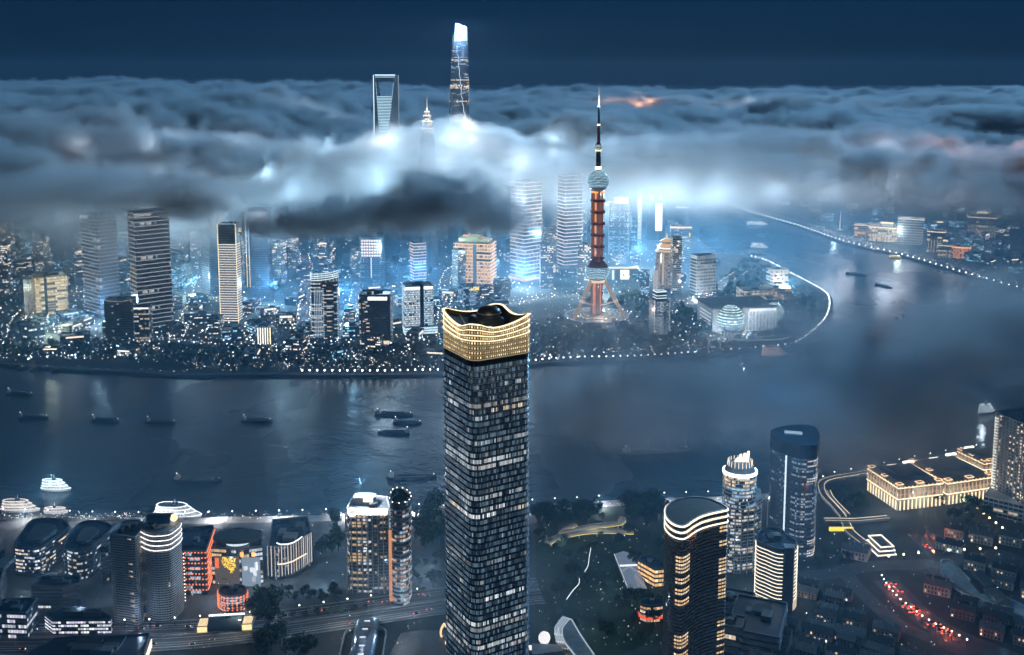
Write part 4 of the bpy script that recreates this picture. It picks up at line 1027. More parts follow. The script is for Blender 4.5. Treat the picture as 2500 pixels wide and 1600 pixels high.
for j in range(15):
    mb = MB(); i = max(range(len(fp)), key=lambda q_: fp[q_][0])
    for dx in (0.6, 5.2): mb.bulb((fp[i][0] + dx - 3, fp[i][1] - 6 + dx, 10 + j * (h - 36) / 15), .8, mul((1, .92, .72), 1.5))
    stuff(mb.build('balcony_lamps', 'lit', t))
mb = MB(); mb.box((2, -12.0), 13, 1.0, h * .30, h * .325, 0, mul((1, .68, .3), 1.1)); mb.build('lit_terrace', 'lit', t)
mb = MB()
for x, k in ((-8, .5), (-3, .35), (6, .3)): mb.tube((x, -13, 8), (x, -13, h * .28), .3, n=4, lit=mul((1, .8, .55), k))
mb.build('uplit_ribs', 'lit', t)
mb = MB(); mb.loft([[(x * 1.0 - 14, y * .9 - 6, z) for x, y in ell(r_, r_ * .6, 20)] for r_, z in ((17, 6), (16, 11), (9, 15), (2, 16))]); mb.build('entrance_shell', 'glass_clear', t, True)
# red-dotted block
t, b, fp, h = rtower('hotel_block', 'dark block with rows of red lamps on white-lit floors, right of the twin tower', 'c2', [(740, 300), (1060, 262), (1065, 290), (985, 520), (735, 520), (738, 400)], 860, 945, 525, 9, sub=0,
    cat='building', p=.45, cols=((.7, .85, 1), COOL), k=.45, seed=45, bay=2.0, plant=1)
def red_dots(t, fp, h, nf, z0=0.0, side=lambda a, b: b.y - a.y < .8 * abs(b.x - a.x) + 2):
    f2 = offset(fp, .9)
    for i in range(1, nf + 1):
        mb = MB()
        for j in range(len(f2)):
            a, b_ = Vector(f2[j]), Vector(f2[(j + 1) % len(f2)]); m = max(1, int((b_ - a).length / 3.0)); mid = (a + b_) / 2
            if mid.y > max(y for x, y in f2) * .4: continue
            for k in range(m): p = a.lerp(b_, (k + .5) / m); mb.box(p, 1.0, 1.0, z0 + i * h / nf - .7, z0 + i * h / nf + .3, 0, mul((1, .22, .08), 1.2))
        stuff(mb.build('red_lamps', 'lit', t))
red_dots(t, fp, h, 8)
mb = MB(); mb.box((-6, -4), 20, 26, h + .08, h + 1.2); mb.build('roof_court', 'glass_clear', t)
# shopping building with the elliptical roof and two picture screens
t, b, fp, h = rtower('shopping_centre', 'shopping centre with black oval roof disc and two big picture screens', 'c2', [(1040, 480), (1090, 330), (1300, 290), (1540, 320), (1540, 470), (1330, 500)], 1200, 850, 490, 8, sub=0,
    cat='building', p=.5, cols=(WHITE, (.8, .9, 1), WARM), k=.55, seed=46, bay=2.6, plant=0)
c0 = KG('c2', 1295, 355, h + 8) - b
mb = MB(); mb.prism([(c0.x + x, c0.y + y) for x, y in ell(23.5, 13.5, 36)], h + 5.5, h + 8); mb.build('roof_disc', 'roof', t)
mb = MB(); mb.prism([(c0.x + x, c0.y + y) for x, y in ell(11, 8, 20)], h + .05, h + 5.5); mb.build('roof_drum', 'glass_clear', t)
mb = MB(); mb.ring([(c0.x + x, c0.y + y) for x, y in ell(11.4, 8.4, 20)], [(c0.x + x, c0.y + y) for x, y in ell(10.5, 7.5, 20)], h + .6, h + 4.8, mul((.75, .9, 1), .7)); mb.build('drum_light', 'lit', t)
def on_front(c, x, y, b0, dy): return None
a0, a1 = KG('c2', 1085, 855) - b, KG('c2', 1325, 855) - b; w1 = (a1 - a0).length; an = math.atan2(a1.y - a0.y, a1.x - a0.x)
scr = MB(); m_ = (a0 + a1) / 2; hz = h * .83
scr.box((m_.x, m_.y - 1.0), w1, 1.0, 2, hz, an, (.07, .055, .045)); so_ = scr.build('picture_screen', 'lit', t)
so_['label'] = 'big screen showing a yellow spotted shape over a brown ground'
rg = random.Random(8); mb = MB()
for _ in range(150):                                                        # the yellow shape, made of small lit dashes
    u, v = rg.uniform(.22, .85), rg.uniform(.40, .97)
    if (u - .58) ** 2 / .09 + (v - .84) ** 2 / .06 > 1 and not (abs(u - .66) < .2 and v > .42 + abs(u - .66) * .8): continue
    x0 = a0.x + (a1.x - a0.x) * u; y0 = a0.y + (a1.y - a0.y) * u - 1.75; z0 = 2 + (hz - 2) * v; q_ = rg.uniform(0, 3.14); l_ = .9
    mb.tube((x0 - l_ * math.cos(q_), y0, z0 - l_ * math.sin(q_)), (x0 + l_ * math.cos(q_), y0, z0 + l_ * math.sin(q_)), .32, n=4, lit=mul((1, .62, .04), 1.1))
mb.build('yellow_figure', 'lit', so_)
mb = MB(); mb.box((a0.x + w1 * .09, a0.y - 1.7), w1 * .16, .3, hz * .62, hz * .95, an, (.75, .14, .04)); mb.build('red_figure', 'lit', so_)
mb = MB(); mb.box((a0.x + w1 * .36, a0.y - 1.7), w1 * .2, .3, hz * .24, hz * .28, an, (.02, .012, .01)); mb.build('dark_figure', 'lit', so_)
a0, a1 = KG('c2', 1350, 870) - b, KG('c2', 1530, 870) - b; m_ = (a0 + a1) / 2; w1 = (a1 - a0).length
scr = MB(); scr.box((m_.x, m_.y - 1.0), w1, 1.0, 2, hz, 0, (.16, .2, .25)); s2 = scr.build('picture_screen', 'lit', t); s2['label'] = 'big screen showing a pale white and grey figure'
mb = MB(); mb.prism([(m_.x + x + w1 * .18, m_.y - 1.62 + 0 * y) for x, y in ((0, 0), (1, 0), (1, .1), (0, .1))], 0, 1); mb = MB()
for (u, v, su, sv, k) in ((.75, .72, .24, .30, .75), (.58, .60, .25, .22, .8), (.72, .52, .28, .24, .7), (.6, .3, .3, .2, .35), (.2, .66, .18, .18, .55)):
    for j in range(5):
        mb.box((a0.x + w1 * (u + rg.uniform(-.08, .08)), m_.y - 1.7 - .02 * j), w1 * su * .5, .2, hz * (v - sv * .5 * rg.uniform(.4, 1)), hz * (v + sv * .5 * rg.uniform(.4, 1)), 0, mul((.9, .95, 1), k * rg.uniform(.7, 1.1)))
mb.build('pale_figure', 'lit', s2)
for x, c_ in ((1340, AMBER), (1455, (1, .5, .2))):
    p = KG('c2', x, 515, h) - b; mb = MB(); mb.box((p.x, p.y - .9), 3.5, .6, h - 4.5, h - .5, 0, mul(c_, 1.3)); mb.build('sign', 'lit', t)
# lower red-dotted annex in front of it
t, b, fp, h = rtower('hotel_annex', 'lower round-fronted annex with red lamp rows below the yellow picture screen', 'c2', [(1110, 900), (1160, 868), (1300, 855), (1370, 870), (1385, 930), (1310, 960), (1180, 965), (1120, 940)], 1240, 1110, 960, 6,
    cat='building', p=.5, cols=((.75, .85, 1), COOL), k=.5, seed=47, bay=2, plant=2)
red_dots(t, fp, h, 6)
# white-ribbed block
t, b, fp, h = rtower('office_block', 'block with warm vertical ribs and a curved white light on its roof', 'c2', [(1600, 470), (1640, 210), (1990, 175), (2035, 330), (1920, 400), (1820, 450), (1700, 480)], 1680, 800, 480, 12, sub=0,
    cat='building', p=.12, cols=(COOL, WHITE), k=.35, seed=48, bay=2.2, slab_out=.2, slab_t=.15, plant=3)
f2 = offset(fp, .8); nr = 0
for j in range(len(f2)):
    a, c_ = Vector(f2[j]), Vector(f2[(j + 1) % len(f2)])
    if ((a + c_) / 2).y > 4: continue
    m = max(2, int((c_ - a).length / 3.0))
    for k in range(m):
        p = a.lerp(c_, k / m); mb = MB(); mb.box(p, .6, .9, 4, h + 1.2, 0, mul((1, .86, .72), .55 if (k + j) % 2 else .32)); mb.build('rib', 'lit', t)
P = [KG('c2', x, y, h + 3) - b for x, y in ((1685, 430), (1720, 445), (1790, 442), (1850, 425), (1900, 395), (1935, 368))]
mb = MB(); mb.path(P, .55, 5, mul(WHITE, 1.6)); mb.build('roof_light', 'lit', t)
P = [KG('c2', x, y, h * .55) - b for x, y in ((1700, 625), (1770, 618), (1850, 595), (1930, 550), (1985, 520))]
mb = MB(); mb.path([p + Vector((0, -3.5, 0)) for p in P], .7, 5, mul(PEACH, 1.0)); mb.build('wall_light', 'lit', t)
p = KG('c2', 1710, 495, h - 6) - b; mb = MB(); mb.box((p.x, p.y - 2), 17, 1, h - 7.5, h - 4.5, 0, mul(WHITE, 2.0)); mb.build('sign', 'lit', t)
# tower with the blazing sign and its cylinder
t, b, fp, h = rtower('office_tower', 'tower with a blazing white roof sign beside a round glass shaft', 'c3', [(830, 235), (870, 150), (1010, 110), (1190, 130), (1215, 220), (1200, 255), (1020, 262), (850, 258)], 1000, 980, 258, 26, sub=0,
    p=.3, cols=(WHITE, PEACH, WARM), k=.5, wall='facade_grey', slab='slab_pale', seed=49, bay=2.8, slab_out=.3, slab_t=.15, plant=2)
for j in range(9):
    x = min(q[0] for q in fp) + (max(q[0] for q in fp) - min(q[0] for q in fp)) * j / 8
    yy = min(q[1] for q in fp); mb = MB(); mb.box((x, yy - .6), 1.1, 1.2, 0, h); mb.build('pier', 'slab_pale', t)
y0 = min(q[1] for q in fp) - 1.5; xa, xb = min(q[0] for q in fp), max(q[0] for q in fp)
sign_bar(t, (xa + 3, y0, h - 2), (xb - 1, y0, h - 2), 6.2, (1, .97, .95), 5.0, 8, True, 9)
mb = MB(); mb.box(((xa + xb) / 2 + 4, y0 + .9), (xb - xa) * .78, .5, h - 2, h + 4.4, 0, mul((.85, .92, 1), 1.2)); mb.build('sign_board', 'lit', t)
mb = MB(); mb.prism([(x - 4, y + 6) for x, y in rect(22, 12, 4)], h + .05, h + 8); rs = mb.build('roof_storey', 'facade_grey', t)
mb = MB()
for j in range(7): mb.bulb((-13 + j * 3, -.6, h + 8.5), .7, mul(PEACH, 2.5))
mb.box((0, -.5), 9, .6, h + 4, h + 7.5, 0, mul(PEACH, 2.2)); stuff(mb.build('roof_lamps', 'lit', rs))
sign_b, sign_h = b.copy(), h
h2 = hgt('c3', 1320, 1080, 225); b2, fp2 = plan('c3', [(1222, 225), (1228, 150), (1260, 112), (1330, 110), (1385, 140), (1405, 185), (1375, 228), (1300, 248)], h2, 3)
t = tower('round_tower', 'round glass shaft with a ring of roof lamps, joined to the sign tower', b2, fp2, h2, 24, p=.4, cols=(COOL, WHITE, (1, .6, .4)), k=.5, wall='facade_blue', slab='slab_pale', seed=50, bay=2.2, plant=0)
mb = MB(); mb.loft([[(x, y, h2 + z) for x, y in offset(fp2, .3)] for z in (0.03, 7)] + [[(x, y, h2 + z) for x, y in offset(fp2, -.5)] for z in (7, .05)], cap1=False); mb.build('parapet_wall', 'glass_clear', t)
mb = MB()
for x, y in offset(fp2, .2)[::2]: mb.bulb((x, y, h2 + 7.6), .75, mul(PEACH, 2.2))
stuff(mb.build('roof_lamps', 'lit', t))
mb = MB(); i = min(range(len(fp2)), key=lambda q: fp2[q][0] + .3 * fp2[q][1]); mb.box((fp2[i][0] - .5, fp2[i][1] - 2), 2.6, 2, 4, h2 * .78, 0, mul((1, .42, .18), .5)); mb.build('red_light_bar', 'lit', t)
# long low blocks, bottom left
for (c, outl, x, yb, yt, nf, lab, p, k, nm) in (
    ('c1', [(285, 930), (370, 845), (720, 835), (715, 905), (560, 930)], 420, 1130, 935, 6, 'dark flat-roofed block between the quay offices and the lit mall', .18, .6, 'office_block'),
    ('c1', [(-60, 1165), (20, 1050), (335, 1035), (230, 1175)], 110, 1400, 1175, 5, 'dark corner block with strings of lamps at the picture bottom-left', .7, .6, 'office_block'),
    ('c1', [(400, 1180), (560, 1110), (860, 1130), (1000, 1200), (990, 1230), (470, 1235)], 700, 1350, 1232, 4, 'low mall with purple-white glass front below the quay offices', .95, .8, 'shopping_mall'),
    ('c1', [(-40, 640), (50, 600), (50, 700), (-20, 1000)], 20, 1040, 800, 9, 'narrow dark building cut by the picture edge on the left', .08, .4, 'office_block'),
    ('c1', [(890, 590), (1000, 560), (1010, 600), (900, 640)], 950, 900, 640, 7, 'slim pale-windowed office wedged against the twin tower', .5, .6, 'office_block')):
    t, b, fp, h = rtower(nm, lab, c, outl, x, yb, yt, nf, sub=0, cat='building', p=p, cols=(WHITE, (.8, .85, 1), (.85, .8, 1)), k=k, seed=int(x) + 51, bay=2.4, plant=3)
t, b, fp, h = rtower('dark_hall', 'big black flat roof at the picture bottom with a lit amber corner', 'c1', [(230, 1530), (480, 1400), (660, 1380), (1070, 1375), (1340, 1350), (1290, 1540), (900, 1640), (300, 1640)], 1280, 1600, 1540, 3, sub=0, cat='building', p=.1, seed=60, plant=6)
p0, p1 = KG('c1', 1345, 1400, h) - b, KG('c1', 1295, 1545, h) - b
for z in (0, -2.5, -5):
    mb = MB(); mb.tube(p0 + Vector((1.2, 0, z)), p1 + Vector((1.2, 0, z)), .5, lit=mul(PEACH, 1.3)); mb.build('edge_light', 'lit', t)
P = [KG('c1', x, y, h + 2) - b for x, y in ((1130, 1370), (1090, 1440), (1040, 1500), (985, 1540))]
mb = MB(); mb.path(P, .5, 4, mul(COOL, .35)); mb.build('roof_pipe', 'steel', t)
# warm-ended arched hall by the expressway
bb = KG('c2', 1185, 1260); t = thing('arched_hall', 'arched glass hall with glowing amber ends beside the expressway', 'building', bb, R(6)); w_ = 15
mb = MB()
mb.loft([[(x, 8 * math.cos(R(a)), 1 + 9 * math.sin(R(a))) for a in range(0, 181, 15)] for x in (-w_, w_)], closed=False, cap1=False); mb.build('vault', 'glass_clear', t, True)
for j in range(17):
    mb = MB(); mb.tube((-w_ + w_ * 2 * j / 16, 3, 10), (-w_ + w_ * 2 * j / 16, 6, 8.4), .9, lit=mul(WHITE, 1.4)); mb.build('vault_lamp', 'lit', t)
for s_ in (-1, 1):
    mb = MB(); mb.box((s_ * (w_ + 4.5), -1), 9, 14, 0, 6); e_ = mb.build('end_block', 'stone', t)
    mb = MB(); mb.box((s_ * (w_ + 4.5), -8.3), 8.4, .6, .8, 5.6, 0, mul((1, .72, .33), 1.0)); mb.box((s_ * (w_ + 4.5), -1), 8, 12, 6.05, 6.5, 0, mul((1, .75, .4), .7)); mb.build('lit_wall', 'lit', e_)
# barrel-vaulted glass roof at the bottom
bb = KG('c3', 975, 1480); t = thing('glass_vault', 'blue glass barrel roof at the picture bottom, left of the tall tower', 'building', bb, R(2))
r_ = (KG('c3', 1090, 1480) - KG('c3', 860, 1480)).length / 2
for j in range(5):
    y0, y1 = -26 + j * 13, -26 + (j + 1) * 13 - .8; mb = MB()
    mb.loft([[(r_ * math.cos(R(a)), y, 1 + r_ * .5 * math.sin(R(a))) for a in range(0, 181, 15)] for y in (y0, y1)], closed=False, cap1=False); s_ = mb.build('vault_panel', 'glass_pale', t, True)
    mb = MB(); mb.loft([[(r_ * 1.03 * math.cos(R(a)), y, 1 + r_ * .53 * math.sin(R(a))) for a in range(0, 181, 15)] for y in (y1, y1 + .8)], closed=False, cap1=False); mb.build('rib', 'steel', t)
    mb = MB(); mb.box((rg.uniform(-3, 3), y0 + 6), 5, 1.2, r_ * .5 + 1.2, r_ * .5 + 1.6, 0, mul((.8, .9, 1), .8)); mb.build('roof_lamp', 'lit', t)
mb = MB(); mb.ring(offset(rect(r_ * 3.4, 62, 12, 5), 0), offset(rect(r_ * 3.4, 62, 12, 5), -1.2), 0, 3); mb.build('kerb_wall', 'slab_pale', t)
b3 = KG('c3', 1560, 1520); t = thing('plaza_canopy', 'pale ribbed shell canopy at the foot of the tall tower', 'canopy', b3)
for j in range(9):
    mb = MB(); y0 = -26 + j * 6
    mb.loft([[(38 * math.cos(R(a)) * (1 - .03 * j), y, 8 * math.sin(R(a)) * (1 - .05 * j)) for a in range(20, 161, 14)] for y in (y0, y0 + 5.2)], closed=False, cap1=False); mb.build('rib_panel', 'facade_grey', t, True)
for (x, y) in ((1705, 1420), (1735, 1490)):
    p = KG('c3', x, y); t = thing('flame_sculpture', 'golden flame-shaped sculpture on the plaza by the tall tower, ' + ('taller one' if y < 1450 else 'smaller one'), 'sculpture', p); s_ = 1.0 if y < 1450 else .6
    for k in (-1, 1):
        mb = MB(); P = [(k * 3.2 * s_ * math.sin(math.pi * u), 0, 17 * s_ * u) for u in [i / 8 for i in range(9)]]
        mb.path(P, 1.0 * s_, 6, mul((1, .72, .38), .9)); mb.build('flame_leaf', 'lit', t)

# ---------------------------------------------------------------- right of the tall tower
# curved dark tower with wavy roof lights
t, b, fp, h = rtower('curved_tower', 'dark curving tower with flat black roof and three wavy gold light lines', 'c5', [(65, 625), (75, 580), (130, 545), (220, 523), (300, 525), (380, 545), (440, 572), (468, 598), (440, 608), (360, 625), (290, 647), (240, 675), (205, 700), (170, 710), (120, 695), (80, 662)], 165, 1780, 710, 46,
    p=0.0, cols=(WARM,), k=.8, wall='facade_dark', slab='slab_pale', slab_out=.55, slab_t=.12, seed=61, bay=2.0, plant=0, dim=(.006, .008, .011))
q = offset(fp, 1.0)
for j in range(3):
    mb = MB(); z = h + .4 - j * 5.0; mb.ring(q, offset(fp, -.2), z - .55, z + .55, mul((1, .86, .6), 1.5)); mb.build('wave_light', 'lit', t)
mb = MB(); mb.prism(offset(fp, -.4), h + .02, h + 1.0); mb.build('roof', 'roof', t)
def lit_bays(t, fp, h, nf, xlo, xhi, rows, col, k, ymax=0, w_=1.9):
    """lit bays on the front of the storeys given"""
    f2 = offset(fp, .32); fh = h / nf
    for i in rows:
        mb = MB()
        for j in range(len(f2)):
            a, c_ = Vector(f2[j]), Vector(f2[(j + 1) % len(f2)]); m = max(1, int((c_ - a).length / w_))
            for n in range(m):
                s_, e = a.lerp(c_, (n + .1) / m), a.lerp(c_, (n + .9) / m); mid = (s_ + e) / 2
                if xlo < mid.x < xhi and mid.y < ymax:
                    mb.face([(s_.x, s_.y, i * fh + .9), (e.x, e.y, i * fh + .9), (e.x, e.y, i * fh + fh * .85), (s_.x, s_.y, i * fh + fh * .85)], mul(rg.choice(col), k * rg.uniform(.5, 1.2)))
        if mb.f: mb.build('lit_bays', 'lit', t)
xs = sorted(x for x, y in fp); X0, X1 = xs[0], xs[-1]; W_ = X1 - X0
lit_bays(t, fp, h, 46, X0 + W_ * .10, X0 + W_ * .34, [i for i in range(46) if i in (4, 5, 6, 8, 9, 10, 12, 13, 14, 15, 24, 25, 27, 28, 30, 31, 33, 34, 35, 36, 37)], (WARM, (1, .6, .3), PEACH), .75)
lit_bays(t, fp, h, 46, X0 + W_ * .86, X1 + 1, [i for i in range(42) if rg.random() < .6], (WARM, GOLD, PEACH), .7, 99)
# tower with the lit round crown
t, b, fp, h = rtower('crown_tower', 'grey gridded tower with glowing round crown and flame finial', 'c5', [(470, 540), (500, 470), (590, 445), (680, 470), (690, 520), (640, 545), (560, 555), (490, 550)], 580, 1005, 550, 22, sub=0,
    p=.7, cols=(WHITE, (.8, .9, 1), PEACH), k=.5, wall='facade_pale', slab='facade_pale', slab_out=.5, slab_t=.3, seed=62, bay=2.6, iid=.5, plant=0)
for j in range(7):
    x = min(q_[0] for q_ in fp) + (max(q_[0] for q_ in fp) - min(q_[0] for q_ in fp)) * j / 6
    mb = MB(); mb.box((x, min(q_[1] for q_ in fp) - .3 + (1.4 if j in (0, 6) else 0)), .9, 1.2, 0, h); mb.build('pier', 'facade_pale', t)
h2 = hgt('c5', 580, 1005, 350); r_ = (KG('c5', 660, 340, h2) - KG('c5', 435, 340, h2)).length / 2 * .92
cpt = KG('c5', 548, 352, h2) - b; cfp = [(cpt.x + r_ * x, cpt.y + r_ * .9 * y) for x, y in ell(1, 1, 28)]
mb = MB(); mb.prism(cfp, h + .02, h2); cr = mb.build('crown', 'facade_grey', t)
for i in range(9):
    z = h + (h2 - h) * i / 9; pane_row(cfp, 2.0, .6, (h2 - h) / 9 * .8, .2, .55 if i < 6 else .95, (WHITE, COOL) if i < 6 else (PEACH, WARM), random.Random(i), .5 if i < 6 else .8).build('window_row', 'lit', cr).location.z = z
    mb = MB(); mb.ring(offset(cfp, .8), offset(cfp, -.3), z - .3, z + .3); mb.build('floor_slab', 'slab_pale', cr)
mb = MB(); mb.ring(offset(cfp, 1.2), offset(cfp, -.3), h2 - .2, h2 + 2.6, mul((.9, .97, 1), 2.2)); mb.build('light_ring', 'lit', t)
mb = MB(); mb.loft([[(cpt.x + r_ * s_ * x, cpt.y + r_ * .9 * s_ * y, h2 + z) for x, y in ell(1, 1, 24)] for s_, z in ((.98, .1), (.9, 5), (.7, 9.5), (.5, 11.5))]); mb.build('dome', 'roof_grey', t, True)
for j in range(20):
    a = 6.28319 * j / 20; mb = MB(); mb.tube((cpt.x + r_ * .8 * math.cos(a), cpt.y + r_ * .72 * math.sin(a), h2 + 4), (cpt.x + r_ * .74 * math.cos(a), cpt.y + r_ * .66 * math.sin(a), h2 + 13), .35, lit=mul(PEACH, .9)); mb.build('crown_post', 'lit', t)
mb = MB()
for j, (x, z0, z1, wd) in enumerate(((-5, 10, 15, 4), (-1.5, 10, 19, 4), (2.5, 11, 20, 4), (6, 11, 22, 4))):
    mb.loft([[(cpt.x + x + xx * wd / 2, cpt.y - 2 + yy * 2, h2 + z0) for xx, yy in ell(1, 1, 8)], [(cpt.x + x + xx * wd * .3 + 1.5, cpt.y - 2 + yy * .8, h2 + z1) for xx, yy in ell(1, 1, 8)]], mul((1, .78, .5), 1.7))
mb.build('flame_finial', 'lit', t)
# leaning glass tower
t, b, fp, h = rtower('glass_tower', 'tall blue glass tower with rounded dark top and bright vertical line', 'c5', [(750, 115), (765, 92), (840, 72), (930, 62), (1020, 72), (1055, 110), (1056, 170), (1030, 192), (940, 195), (850, 165), (780, 140)], 900, 900, 190, 44,
    p=.25, cols=(COOL, (.6, .8, 1), WHITE), k=.28, wall='facade_blue', slab='slab', slab_out=.2, slab_t=.12, seed=63, bay=2.0, plant=0, dim=(.012, .02, .03))
mb = MB(); mb.prism(offset(fp, .8), h - 12, h + 3); mb.build('top_band', 'facade_dark', t)
p = KG('c5', 895, 100, h + 3) - b; mb = MB(); mb.box((p.x, p.y), 18, 6, h + 3.05, h + 4.2, R(-14), mul((.55, .8, 1), .35)); mb.build('roof_light', 'lit', t)
i = min(range(len(fp)), key=lambda q_: abs(fp[q_][0] + (max(x for x, y in fp)) * .55) + (50 if fp[q_][1] > 0 else 0)); mb = MB(); mb.box((fp[i][0], fp[i][1] - .9), 1.6, .8, 6, h - 13, 0, mul((.75, .9, 1), .8)); mb.build('edge_light', 'lit', t)
i2 = max(range(len(fp)), key=lambda q_: fp[q_][0]); mb = MB(); mb.tube((fp[i2][0] + .4, fp[i2][1] - 2, h * .35), (fp[i2][0] + .4, fp[i2][1] - 2, h), .35, lit=mul(WHITE, .4)); mb.build('edge_light', 'lit', t)
X1 = max(x for x, y in fp); X0 = min(x for x, y in fp)
lit_bays(t, fp, h, 44, X0 + (X1 - X0) * .55, X1 * .8, (30, 31, 36, 38), (PEACH, WHITE), .6); lit_bays(t, fp, h, 44, X0 + (X1 - X0) * .6, X1, (0, 1, 2, 5, 6), (PEACH, WHITE), .8)
# round-ended tower with warm stripes
t, b, fp, h = rtower('striped_tower', 'rounded tower striped with warm light lines, between curved tower and glass tower', 'c5', [(658, 790), (670, 750), (720, 722), (790, 718), (830, 740), (860, 772), (912, 800), (915, 830), (880, 855), (800, 860), (720, 830), (670, 810)], 800, 1270, 862, 17,
    p=.06, cols=(COOL,), k=.3, wall='facade_dark', slab='slab', seed=64, bay=2.2, plant=2, slab_t=.15)
q = offset(fp, .9); fh = h / 17; X0, X1 = min(x for x, y in fp), max(x for x, y in fp)
for i in range(2, 17):
    for lo, hi in ((X0 - 2, X0 + (X1 - X0) * .56), (X0 + (X1 - X0) * .86, X1 + 2)):
        mb = MB()
        for j in range(len(q)):
            a, c_ = Vector(q[j]), Vector(q[(j + 1) % len(q)]); mid = (a + c_) / 2
            if lo < mid.x < hi and (mid.y < 6 or mid.x > 0): mb.tube((*a, i * fh), (*c_, i * fh), .42, n=5, lit=mul((1, .88, .68), 1.15))
        if mb.f: mb.build('light_strip', 'lit', t)
i = min(range(len(fp)), key=lambda q_: fp[q_][1]); mb = MB(); mb.prism([(x, y - .2) for x, y in offset([p_ for p_ in fp if p_[0] > X0 + (X1 - X0) * .56 and p_[0] < X0 + (X1 - X0) * .88 and p_[1] < 8] + [(X0 + (X1 - X0) * .72, 4)], .6)] if False else [(X0 + (X1 - X0) * u, fp[i][1] + v) for u, v in ((.57, -.8), (.8, -.3), (.9, 7), (.6, 9))], 0, h + 2.5); mb.build('stair_shaft', 'facade_grey', t)
mb = MB(); mb.ring(offset(fp, 1.4), offset(fp, -.2), 1, 9, mul(PEACH, .5)); mb.build('lobby_light', 'lit', t)
# terraced block with amber windows left of the curved tower
t, b, fp, h = rtower('terraced_block', 'stepped low block with rows of amber windows at the park edge', 'c4', [(1030, 650), (1060, 615), (1150, 600), (1290, 690), (1290, 730), (1190, 740)], 1200, 900, 735, 4, sub=0, cat='building', p=.95, cols=((1, .55, .22), WARM), k=.9, seed=65, bay=4.2, wall='facade_dark', plant=2, iid=.05)
t, b, fp, h = rtower('round_pavilion', 'small round-fronted block with amber rows and a red awning, below the terraced block', 'c4', [(1040, 1050), (1100, 1020), (1230, 1020), (1290, 1050), (1240, 1080), (1110, 1085)], 1160, 1235, 1085, 4, sub=3, cat='building', p=.7, cols=((1, .6, .35), PEACH), k=.6, seed=66, bay=3, plant=1)
mb = MB(); mb.ring(offset(fp, 1.6), offset(fp, -.2), h * .25, h * .36, (.8, .08, .04)); mb.build('awning', 'lit', t)
# greenhouse-like gallery in the park
A_, B_ = KG('c4', 890, 640), KG('c4', 1035, 990); u = (B_ - A_); L = u.length; t = thing('glass_gallery', 'long glass-roofed gallery crossing the park towards the curved tower', 'building', (A_ + B_) / 2, math.atan2(u.y, u.x))
mb = MB(); mb.box((0, 0), L, 17, 0, 6); mb.build('wall', 'facade_grey', t)
for j in range(12):
    mb = MB(); x0 = -L / 2 + L * j / 12; mb.loft([[(x0 + L / 12 * k * .93, -9, 6.05), (x0 + L / 12 * k * .93, 0, 9), (x0 + L / 12 * k * .93, 9, 6.05)] for k in (0, 1)], (.10, .13, .17), closed=False, cap1=False); mb.build('roof_panel', 'lit', t)
mb = MB(); mb.box((0, -9.3), L, .5, 6, 6.7, 0, mul(WHITE, .5)); mb.box((-L * .08, 0), 2, 19, 9, 10, 0, mul(WHITE, .8)); mb.build('edge_light', 'lit', t)
# elevated park walkway with yellow underlights
def walkway(name, label, pts, wid, z, c='c4', col=(1, .78, .2), k=.9):
    P = [KG(c, x, y, z) for x, y in pts]; P2 = smooth_line([(p.x, p.y) for p in P], 4); t = thing(name, label, 'walkway', (0, 0, 0))
    L, Rr = [], []
    for i, p in enumerate(P2):
        d = (P2[min(i + 1, len(P2) - 1)] - P2[max(i - 1, 0)]).normalized(); n = Vector((-d.y, d.x)); L.append(p + n * wid / 2); Rr.append(p - n * wid / 2)
    mb = MB()
    for i in range(len(P2) - 1): mb.prism([tuple(Rr[i]), tuple(Rr[i + 1]), tuple(L[i + 1]), tuple(L[i])], z - 1.2, z)
    mb.build('deck', 'paving_pale', t)
    for side, kk in ((Rr, 1.0), (L, .55)):
        mb = MB(); mb.path([(p.x, p.y, z + .9) for p in side], .22, 4, mul(PEACH, .35 * kk)); mb.build('handrail', 'lit', t)
        mb = MB(); mb.path([(p.x, p.y, z - 1.5) for p in side], .35, 4, mul(col, k * kk)); mb.build('underlight', 'lit', t)
    for i in range(2, len(P2) - 1, 4):
        mb = MB(); mb.tube((P2[i].x, P2[i].y, 0), (P2[i].x, P2[i].y, z - 1.2), .9); mb.build('pillar', 'slab_pale', t)
    return t
walkway('footbridge', 'raised park footbridge with yellow underlights, long lower branch', [(180, 480), (260, 440), (400, 400), (560, 375), (740, 368), (990, 378)], 7, 7)
walkway('footbridge', 'raised park footbridge with yellow underlights, upper branch ending in a loop', [(340, 375), (480, 350), (640, 325), (800, 305), (870, 290), (890, 265), (850, 255)], 6, 8)
walkway('footbridge', 'short raised park ramp meeting the yellow-lit footbridge', [(300, 390), (370, 345), (450, 310)], 4, 6)
P = [KG('c4', x, y, .25) for x, y in ((590, 525), (575, 600), (560, 700), (520, 770), (480, 820), (475, 870), (420, 930), (360, 1015))]
mb = MB(); mb.path(smooth_line(P, 3), .42, 4, mul((.8, .93, 1), .9)); tag(mb.build('light_path', 'lit'), 'thin winding white light line across the dark park lawn', 'path light')
